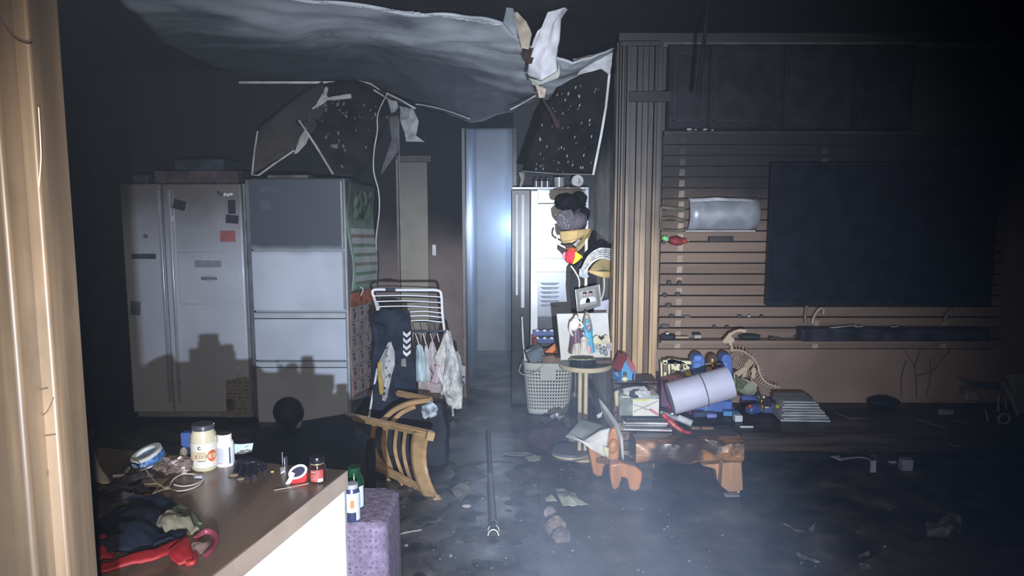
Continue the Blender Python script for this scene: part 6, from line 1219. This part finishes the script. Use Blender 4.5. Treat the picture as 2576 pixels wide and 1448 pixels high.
# beige-green rag, pink strap
MB().patch([[JG(395, 1346, .02), JG(425, 1322, .03), JG(455, 1315, .02)], [JG(408, 1356, .03), JG(440, 1335, .04), JG(480, 1335, .02)], [JG(420, 1360, .016), JG(450, 1352, .02), JG(505, 1345, .006)]], 18, 6, .02, 24, (0, 0, 1), 5).build('beige_glove', M('glove_beige', (.16, .145, .10), .85, var=.3, scale=16, bump=.4), label='beige green work glove lying on the navy jacket', cat='glove', solid=.008)
MB().tube(curve([JG(430, 1306, .01), JG(450, 1298, .02), JG(485, 1312, .014), JG(500, 1330, .008)]), .009, 8).build('green_strap', M('strap_green', (.09, .11, .08), .8), label='dark green strap behind the beige green glove', cat='strap')
ps = thing('pink_buckle', JG(510, 1390, 0), 'dull pink curved clip at the right end of the jacket', 'clip')
MB().tube(curve([JG(492, 1368, .012), JG(515, 1352, .014), JG(538, 1354, .012), JG(544, 1372, .008), JG(530, 1392, .006), JG(516, 1402, .004)]), .0065, 8).build('hook', M('clip_pink', (.24, .05, .075), .45, var=.2), ps)
MB().ball(JG(500, 1385, .008), (.022, .022, .012), 12, 8, None, .4, 30).build('fabric', M('clip_fabric', (.14, .08, .07), .8), ps)
# black glove
gl = thing('black_glove', CG(622, 1180), 'black rubber glove with finger tips hanging over the worktop edge', 'glove')
m_gl = M('glove_black', (.014, .015, .022), .55, bump=.2)
MB().ball(JG(628, 1178, .016), (.036, .024, .015), 24, 14, (0, 6, -12), .3, 20).build('palm', m_gl, gl)
for i, (xa, ya, xb, yb) in enumerate(((600, 1180, 590, 1196), (614, 1184, 604, 1204), (628, 1186, 622, 1206), (642, 1184, 640, 1202), (655, 1176, 668, 1190))):
    MB().tube([JG(xa, ya, .014), JG((xa+xb)/2, (ya+yb)/2, .010), JG(xb, yb, .005)], [.0085, .0085, .006], 10).build('finger', m_gl, gl)
MB().ball(JG(606, 1206, .003), (.010, .012, .003), 10, 6).build('tan_tip', M('tip_tan', (.32, .24, .16), .7), gl); MB().ball(JG(588, 1196, .003), (.016, .014, .003), 10, 6).build('tan_tip', M('tip_tan'), gl)
MB().box(JG(622, 1163, .034), (.012, .002, .002), (0, -20, 0)).build('logo_mark', M('mark_pale', (.6, .6, .62), .5), gl)
# ring, key tool, packets, dark jar, skewer
MB().lathe([(.002, 0), (.0048, 0), (.0048, .0024), (.002, .0024), (.002, 0)], CG(685, 1186), 16).build('yellow_ring', M('ring_yellow', (.55, .45, .08), .4), label='tiny yellow ring on the worktop right of the glove', cat='ring')
kt = thing('metal_tool', CG(714, 1170), 'small upright metal tool with a ball tip on the worktop', 'tool')
MB().tube([JG(711, 1172, .0), JG(711, 1172, .036)], .0018, 8).build('shaft', m_chr, kt); MB().ball(JG(711, 1172, .039), .0036, 10, 8).build('tip', m_chr, kt)
MB().tube([JG(716, 1172, .0), JG(716, 1172, .026)], .0026, 8).build('shaft', m_chr, kt); MB().box(JG(722, 1170, .014), (.006, .006, .028)).build('grip', m_gl, kt)
MB().prism([JG(704, 1182, .004), JG(719, 1184, .010), JG(716, 1190, .004), JG(706, 1193, .001)], (0, .002, .003)).build('paper_scrap', M('scrap_pale', (.48, .46, .46), .6), label='little pale scrap left of the red packet', cat='paper')
rp = thing('red_packet', CG(748, 1215), 'open red and white foil packet beside the dark jar', 'packet')
pc_ = CG(745, 1218)
Yp = pc_.y+.01
MB().prism([P(727, 1222, Yp), P(732, 1200, Yp), P(742, 1198, Yp), P(770, 1192, Yp), P(770, 1212, Yp), P(748, 1222, Yp)], (0, .02, 0)).build('pouch', M('pouch_red', (.55, .03, .03), .3, var=.25, scale=25), rp, bevel=.003)
el = [P(749+21*math.cos(R(a))*1.0, 1186+15*math.sin(R(a))-6*math.cos(R(a)), Yp-.003) for a in range(0, 360, 15)]
MB().tube(el, .0034, 8, True).build('rim', M('foil_white', (.80, .80, .82), .35), rp)
MB().prism([P(749+18*math.cos(R(a)), 1186+12*math.sin(R(a))-5*math.cos(R(a)), Yp) for a in range(0, 360, 20)], (0, .004, 0)).build('opening', M('opening_dark', (.03, .03, .06), .5), rp)
MB().patch([[P(733, 1186, Yp-.005), P(742, 1190, Yp-.006)], [P(724, 1206, Yp-.006), P(736, 1206, Yp-.008)], [P(716, 1218, Yp-.006), P(730, 1216, Yp-.008)]], 6, 4, .004, 40).build('torn_foil', M('foil_white'), rp, solid=.002)
MB().tube([JG(690, 1234, .002), JG(735, 1228, .004), JG(776, 1220, .005)], .0013, 6).build('skewer', M('skewer', (.42, .32, .25), .4), label='thin skewer lying in front of the red packet', cat='skewer')
p = CG(797, 1212)+V((0, .008, 0)); dj = thing('dark_jar', p, 'small dark glass jar with a red label and black lid', 'jar'); r_ = .0225
MB().lathe([(0, 0), (r_*.92, 0), (r_, .004), (r_, .042), (r_*.85, .050), (0, .050)], p, 30).build('body', M('glass_dark', (.03, .012, .012), .08, coat=1), dj)
MB().lathe([(0, .051), (r_*.80, .051), (r_*.83, .054), (r_*.83, .068), (r_*.78, .070), (0, .070)], p, 30).build('lid', M('lid_black', (.012, .012, .016), .3, coat=.5), dj)
MB().lathe([(r_*.84, .0495), (r_*.85, .0515), (r_*.84, .0535)], p, 30).build('gold_ring', M('ring_gold', (.55, .48, .25), .3, metal=.7), dj)
face = math.atan2(-p.y, -p.x)
wpatch(p, r_+.0004, -.020, .016, .006, .038, 'label', M('label_red', (.34, .06, .045), .45), dj, 14)
wpatch(p, r_+.0008, .001, .015, .005, .014, 'barcode_panel', M('label_cream2', (.62, .60, .50), .5), dj, 6)
for k in range(6): wpatch(p, r_+.001, .0045+k*.0016, .0052+k*.0016, .006, .010, 'barcode', m_tx, dj, 1)
wpatch(p, r_+.0007, -.018, -.006, .032, .0335, 'print', M('label_cream2'), dj, 4)
for k in range(5): wpatch(p, r_+.0007, -.018, -.004, .012+k*.003, .0126+k*.003, 'print', M('print_pink', (.5, .3, .28), .5), dj, 4)
# --- stool with lilac cloth, green and dark bottles
zst = .70; sx_ = P(918, 1290, 2.15).x
stl = thing('cloth_covered_stool', (-.42, 2.15, 0), 'stool covered with a lilac dotted crochet cloth beside the counter', 'stool')
m_cro = M('crochet_lilac', (.20, .155, .23), .9, var=.15, scale=40, bump=.5)
nn = m_cro.node_tree; bb_ = nn.nodes['Principled BSDF']; src = bb_.inputs['Base Color'].links[0].from_socket
vo = nn.nodes.new('ShaderNodeTexVoronoi'); vo.inputs['Scale'].default_value = 62; vo.inputs['Randomness'].default_value = .45
g_ = nn.nodes.new('ShaderNodeNewGeometry'); nn.links.new(g_.outputs['Position'], vo.inputs['Vector'])
mr = nn.nodes.new('ShaderNodeMapRange'); mr.inputs[1].default_value = .24; mr.inputs[2].default_value = .32; nn.links.new(vo.outputs['Distance'], mr.inputs[0])
mxx = nn.nodes.new('ShaderNodeMix'); mxx.data_type = 'RGBA'; nn.links.new(mr.outputs[0], mxx.inputs[0]); mxx.inputs[6].default_value = (.07, .05, .10, 1); nn.links.new(src, mxx.inputs[7]); nn.links.new(mxx.outputs[2], bb_.inputs['Base Color'])
def rrect(u, hx, hy, rad):
    per = [2*hx-2*rad, math.pi*rad/2, 2*hy-2*rad, math.pi*rad/2]*2; T = sum(per); t = u % 1*T; k = 0
    while t > per[k]: t -= per[k]; k += 1
    cs_ = ((1, -1), (1, 1), (-1, 1), (-1, -1)); s_ = k//2
    if k % 2 == 0:
        a_, b_ = ((-hx+rad, -hy), (hx, -hy+rad), (hx-rad, hy), (-hx, hy-rad))[s_]; d_ = ((1, 0), (0, 1), (-1, 0), (0, -1))[s_]
        return a_+d_[0]*t, b_+d_[1]*t
    th_ = -math.pi/2+s_*math.pi/2+t/rad; return cs_[s_][0]*(hx-rad)+rad*math.cos(th_), cs_[s_][1]*(hy-rad)+rad*math.sin(th_)
def drape(u, v):
    x_, y_ = rrect(u, .138, .145, .035)
    if v < .3: k = v/.3; return V((-.512+x_*k, 2.215+y_*k, zst+.002*noise.noise(V((x_*k*30, y_*k*30, 0)))))
    k = (v-.3)/.7; o_ = 1+.05*k+.012*math.sin(u*2*math.pi*13)*k
    return V((-.512+x_*o_, 2.215+y_*o_, zst-.52*k-.006*(1-k)))
MB().grid(drape, 72, 26).build('crochet_cloth', m_cro, stl, solid=.004)
for dx in (-.1, .1):
    for dy in (-.13, .13): MB().tube([V((-.512+dx, 2.215+dy*.8, 0)), V((-.512+dx, 2.215+dy*.8, zst-.02))], .012, 8).build('leg', M('stool_leg', (.25, .25, .25), .5), stl)
MB().bb((-.63, 2.09, zst-.03), (-.40, 2.34, zst-.006)).build('seat', M('stool_leg'), stl)
gb = thing('green_bottle', (-.491, 2.20, zst), 'green glass bottle with a pale label on the lilac stool', 'bottle'); p = V((-.491, 2.20, zst+.002)); r_ = .030
MB().lathe([(0, 0), (r_, 0), (r_, .075), (r_*.9, .092), (r_*.6, .108), (r_*.56, .112), (0, .112)], p, 30).build('body', M('glass_green', (.003, .035, .012), .06, coat=1), gb)
MB().lathe([(0, .111), (r_*.64, .111), (r_*.66, .113), (r_*.66, .128), (0, .129)], p, 24).build('cap', M('cap_green', (.008, .045, .022), .3), gb)
face = math.atan2(-p.y, -p.x); wpatch(p, r_+.0005, .0, .034, .004, .072, 'label', M('label_sky', (.60, .68, .74), .4), gb, 12); wpatch(p, r_+.0005, -.02, -.003, .004, .07, 'label_dark', M('label_teal', (.02, .10, .12), .4), gb, 6)
db = thing('brown_label_bottle', (-.478, 2.105, zst), 'grey bottle with white and orange label nearest the counter corner', 'bottle'); p = V((-.478, 2.105, zst+.002)); r_ = .024
MB().lathe([(0, 0), (r_, 0), (r_, .085), (r_*.8, .098), (0, .100)], p, 28).build('body', M('bottle_navy', (.04, .05, .12), .3), db)
MB().lathe([(0, .099), (r_*.8, .099), (r_*.78, .112), (0, .113)], p, 24).build('cap', M('cap_greyb', (.34, .35, .38), .4), db)
face = math.atan2(-p.y, -p.x); wpatch(p, r_+.0005, -.024, .030, .030, .088, 'label', M('label_bw', (.68, .70, .74), .4), db, 14); wpatch(p, r_+.0009, -.005, .006, .044, .068, 'orange_print', M('print_orange', (.55, .26, .08), .4), db, 5)
wpatch(p, r_+.0007, .012, .030, .004, .03, 'label_low', M('label_bw'), db, 6)

# --- on the floor
DIM = 1
def floor_sheet(rows, name, m, label, cat, amp=.02, fr=10, seed=0, solid=.003, **k):
    return MB().patch([[G(x, y, h) for x, y, h in r] for r in rows], 16, 6, amp, fr, (0, 0, 1), seed).build(name, m, label=label, cat=cat, solid=solid, **k)
m_sage = M('paper_sage', (.34, .38, .34), .7, var=.1)
floor_sheet([[(1398, 1228, .03), (1420, 1224, .04), (1445, 1236, .04)], [(1402, 1250, .02), (1430, 1250, .05), (1455, 1254, .03)], [(1416, 1270, .01), (1440, 1274, .012), (1482, 1268, .01)]], 'paper_scrap', m_sage, 'pale green crumpled paper on the floor below the folder', 'paper')
floor_sheet([[(1368, 1248, .02), (1385, 1244, .03)], [(1374, 1258, .02), (1402, 1262, .01)]], 'paper_scrap', m_sage, 'small pale green scrap just left of the crumpled paper', 'paper')
dl_ = thing('fallen_doll', G(1398, 1345, 0), 'small brownish cloth doll lying on the floor', 'doll')
MB().ball(G(1383, 1288, .03), (.035, .04, .03), 16, 10, (0, 0, 30), .3, 12).build('head', M('doll_lilac', (.30, .26, .31), .8, var=.3, bump=.3), dl_)
MB().ball(G(1396, 1322, .035), (.05, .06, .035), 20, 12, (0, 0, -30), .4, 14).build('body', M('doll_brown', (.26, .20, .19), .8, var=.3, bump=.4), dl_)
MB().ball(G(1412, 1346, .03), (.045, .05, .03), 18, 10, (0, 0, -50), .4, 14).build('skirt', M('doll_brown2', (.18, .15, .15), .8, var=.3, bump=.4), dl_)
MB().ball(G(1402, 1306, .055), (.022, .03, .018), 12, 8, (0, 0, 40), .3, 10).build('arm', M('doll_pale', (.36, .28, .25), .8), dl_)
pl_ = thing('floor_pole', G(1236, 1250, 0), 'dark telescopic pole lying along the floor with a ringed end', 'pole')
MB().tube([G(1228, 1085, .02), G(1234, 1200, .02)], [.016, .015], 12).build('shaft', M('pole_dark', (.06, .06, .065), .5), pl_)
MB().tube([G(1233, 1195, .025), G(1241, 1316, .025)], [.017, .021], 14).build('sleeve', M('pole_grey', (.13, .125, .12), .45), pl_)
MB().tube([G(1240, 1316, .025), G(1241, 1328, .025)], [.018, .018], 12).build('collar', m_gap, pl_)
c = G(1241, 1350, .0); MB().tube([c+V((.026*math.cos(R(a)), .005, .004+.032*math.sin(R(a)))) for a in range(0, 181, 12)], .0032, 8).build('ring', M('ring_pale', (.72, .72, .70), .3), pl_)
MB().tube([c+V((.028*math.cos(R(a)), .055, .004+.034*math.sin(R(a)))) for a in range(0, 181, 12)], .0022, 8).build('ring', M('ring_pale'), pl_)
MB().lathe([(.026, 0), (.026, .05)], c+V((0, .054, .004)), 20, (90, 0, 0), a0=0, a1=180).build('cup', m_gap, pl_, solid=.003)
MB().ball(G(1174, 1272, .006), (.026, .018, .009), 14, 8).build('white_pebble', M('pebble_white', (.50, .50, .56), .5), label='oval white piece on the floor left of the pole', cat='fragment')
rs = thing('round_seat_pad', G(1440, 1160, .0), 'round grey stool seat lying under the round table', 'seat')
MB().lathe([(0, 0), (.115, 0), (.12, .015), (.118, .04), (0, .042)], G(1437, 1162, 0)+V((0, .10, .01)), 32).build('pad', M('pad_greyblue', (.13, .14, .17), .5), rs)
MB().lathe([(.1195, .010), (.122, .014), (.1195, .024)], G(1437, 1162, 0)+V((0, .10, .01)), 32).build('edge', M('pad_cream', (.48, .42, .33), .5), rs)
MB().patch([[G(1340, 1062, .12), G(1380, 1058, .14), G(1420, 1062, .10)], [G(1325, 1085, .10), G(1380, 1085, .16), G(1430, 1085, .10)], [G(1318, 1112, .01), G(1375, 1118, .02), G(1430, 1112, .01)]], 20, 6, .06, 8, (0, 0, 1)).build('purple_cloth', M('cloth_plum', (.075, .045, .075), .85, bump=.3), label='dark plum cloth heaped on the floor before the basket', cat='cloth', solid=.01)
MB().ball(G(1408, 1058, .10), (.07, .05, .05), 20, 12, None, .6, 20).build('plastic_bag', M('bag_pale', (.26, .28, .31), .3, var=.5, scale=16, bump=.6, coat=.5), label='pale crumpled plastic bag against the laundry basket', cat='bag')
floor_sheet([[(1268, 1138, .01), (1310, 1135, .015), (1345, 1138, .01)], [(1262, 1144, .005), (1310, 1146, .01), (1350, 1148, .005)]], 'paper_strip', M('strip_dim', (.20, .22, .22), .7), 'long pale strip of paper on the floor before the plum cloth', 'paper', .01)
floor_sheet([[(1322, 1148, .01), (1345, 1142, .02), (1362, 1146, .01)], [(1330, 1160, .005), (1345, 1162, .01), (1358, 1158, .005)]], 'paper_scrap', m_sage, 'pale green scrap right of the long paper strip', 'paper', .01)
wv_ = thing('white_bent_piece', G(2150, 1160, 0), 'grey white bent plastic strip on the dark floor at right', 'plastic strip')
zq = .06
MB().prism([G(2090, 1148, zq), G(2112, 1146, zq), G(2114, 1158, zq)], (0, 0, .004)).build('tip', M('strip_pale', (.40, .41, .44), .5), wv_)
MB().patch([[G(2112, 1146, zq), G(2160, 1146, zq), G(2185, 1148, zq), G(2202, 1158, zq)], [G(2112, 1158, zq), G(2155, 1150, zq), G(2178, 1152, zq), G(2192, 1162, zq)]], 14, 2).build('arc', M('strip_mid', (.22, .22, .24), .5), wv_, solid=.004)
MB().prism([P(2192, 1160, 3.62), P(2204, 1158, 3.62), P(2204, 1188, 3.62), P(2190, 1188, 3.62)], (0, .01, 0)).build('end', M('strip_mid'), wv_)
MB().bb(G(2190, 1165, 0)+V((0, .02, 0)), G(2205, 1160, 0)+V((0, .05, .055))).build('foot', m_gap, wv_)
wsq = thing('white_carton', G(2284, 1188, 0), 'small grey white carton standing on the dark floor at right', 'carton')
MB().box(G(2284, 1186, 0)+V((0, .03, .036)), (.068, .05, .07), (0, 2, 3)).build('body', M('carton_grey', (.27, .28, .31), .5), wsq, bevel=.003)
MB().box(G(2283, 1186, 0)+V((0, .03, .080)), (.06, .045, .016)).build('lid', M('carton_dark', (.06, .07, .09), .5), wsq, bevel=.003)
MB().box(G(2245, 1163, 0)+V((0, 0, .005)), (.045, .02, .008), (0, 0, 5)).build('pale_chip', M('strip_pale'), label='tiny pale chip between bent strip and small carton', cat='fragment')
m_rag = M('rag_dim', (.14, .13, .13), .85, var=.4, scale=14, bump=.4)
floor_sheet([[(2328, 1320, .03), (2360, 1300, .06), (2395, 1302, .04), (2416, 1296, .02)], [(2330, 1328, .03), (2365, 1322, .07), (2400, 1330, .05), (2420, 1330, .02)], [(2338, 1362, .005), (2365, 1356, .02), (2396, 1346, .02), (2416, 1345, .01)]], 'rag', m_rag, 'dim crumpled rag on the floor at the lower right', 'rag', .05, 9, 2)
floor_sheet([[(1968, 1312, .01), (2000, 1322, .025), (2022, 1330, .02), (2052, 1318, .01)], [(1975, 1320, .005), (2000, 1332, .01), (2025, 1340, .01), (2048, 1332, .005)]], 'torn_strip', m_rag, 'upper torn grey strip on the dark floor at right', 'strip', .02, 14)
floor_sheet([[(2002, 1390, .01), (2026, 1396, .02), (2064, 1412, .008)], [(2008, 1402, .005), (2026, 1410, .01), (2060, 1414, .004)]], 'torn_strip', m_rag, 'lower torn grey strip near the bottom right', 'strip', .02, 14, 1)
floor_sheet([[(2158, 1392, .01), (2186, 1386, .02)], [(2160, 1398, .005), (2188, 1398, .005)]], 'rubble_piece', m_rag, 'upper grey crumb right of the torn strips', 'fragment', .01, 14, 2)
floor_sheet([[(2160, 1414, .01), (2188, 1420, .02)], [(2166, 1430, .005), (2190, 1432, .005)]], 'rubble_piece', m_rag, 'lower grey crumb right of the torn strips', 'fragment', .01, 14, 3)
MB().prism([G(2360, 1352, .002), G(2410, 1330, .002), G(2700, 1480, .002), G(2640, 1560, .002), G(2150, 1560, .002), G(2080, 1470, .002), G(2230, 1380, .002)], (0, 0, .004)).build('floor_mat', M('mat_brown', (.075, .055, .045), .8, var=.2), label='brownish mat on the floor at the lower right corner', cat='mat')
box_px(1824, 1245, 1862, 1250, 3.86, 3.9, 'pale_strip', M('strip_pale2', (.22, .22, .23), .6), label='short pale strip on the floor under the log table foot', cat='strip', bevel=.002)
floor_sheet([[(1130, 1228, .008), (1160, 1212, .015), (1184, 1208, .01)], [(1142, 1244, .004), (1165, 1246, .012), (1180, 1230, .005)], [(1145, 1252, .002), (1160, 1258, .004), (1172, 1250, .002)]], 'ash_sheet', M('ash_sheet', (.17, .165, .16), .8, var=.3), 'thin grey ash-covered sheet on the floor right of the chair', 'sheet', .012, 14, 4)
MB().tube(curve([G(975, 1338, .004), G(995, 1345, .004), G(1015, 1340, .004), G(1035, 1336, .004), G(1060, 1332, .004)]), .0045, 6).build('burnt_string', M('cord_pale', (.30, .28, .26), .6), label='short pale wavy cord on the floor below the chair', cat='cord')
MB().ball(G(975, 1206, .008), (.008, .006, .010), 8, 6).build('plaster_crumb', M('pebble_white'), label='tiny white crumb under the lower chair stile', cat='fragment')
# fine plaster crumbs, past counting
dm = MB()
for i in range(190):
    if i % 3: x, y = random.gauss(1350, 190), random.uniform(1130, 1440)
    else: x, y = random.uniform(950, 2300), random.uniform(1120, 1445)
    if x < 930: continue
    p = G(x, y, 0)
    if p.x > .6 and p.y > 3.85: continue
    s_ = random.choice((.003, .004, .004, .006, .009)); dm.box(p+V((0, 0, s_*.4)), (s_*random.uniform(1, 2.4), s_*1.4, s_*.7), (random.uniform(-30, 30), random.uniform(-30, 30), random.uniform(0, 90)))
dm.build('plaster_debris', M('crumb_pale', (.20, .20, .20), .8, var=.4, scale=30), label='fine pale plaster crumbs scattered over the wet floor', cat='debris', kind='stuff')
# soaked ash film: low relief over the floor near the chair
def film(u, v):
    p = G(940+420*u, 1160+290*v, 0); h = noise.noise(p*5)*.012+noise.noise(p*17)*.004; return V((p.x, p.y, max(h, -.002)))
MB().grid(film, 90, 70).build('ash_sludge', M('sludge', (.06, .052, .045), .55, var=.5, scale=8, bump=.3, spot=((.15, .14, .13), 9, .60, .08), rvar=.12), label='wet ash sludge lying in ridges on the floor near the chair', cat='sludge', kind='stuff')
# flecks on the sagging ceiling
for i, (x, y, Yk, s_) in enumerate(((930, 52, 4.55, .03), (1092, 132, 5.0, .02), (1160, 160, 5.05, .012), (812, 100, 5.0, .012))):
    MB().patch([[P(x-s_*600, y-10, Yk), P(x, y-14, Yk-.02), P(x+s_*600, y-6, Yk)], [P(x-s_*400, y+2, Yk-.03), P(x, y, Yk-.05), P(x+s_*500, y+2, Yk-.03)], [P(x-s_*160, y+s_*600, Yk-.04), P(x+s_*60, y+s_*650, Yk-.05)]], 10, 4, .02, 18).build('peeling_flap', M('flap_pale', (.42, .42, .42), .8), label=('largest peeled flap hanging from the pale ceiling near its torn edge', 'pointed pale flap hanging mid ceiling before the torn white paper', 'small flap right of the pointed ceiling flap', 'small peeled flap left on the pale ceiling')[i], cat='ceiling flap', group='peeled flaps under the pale ceiling', solid=.002)
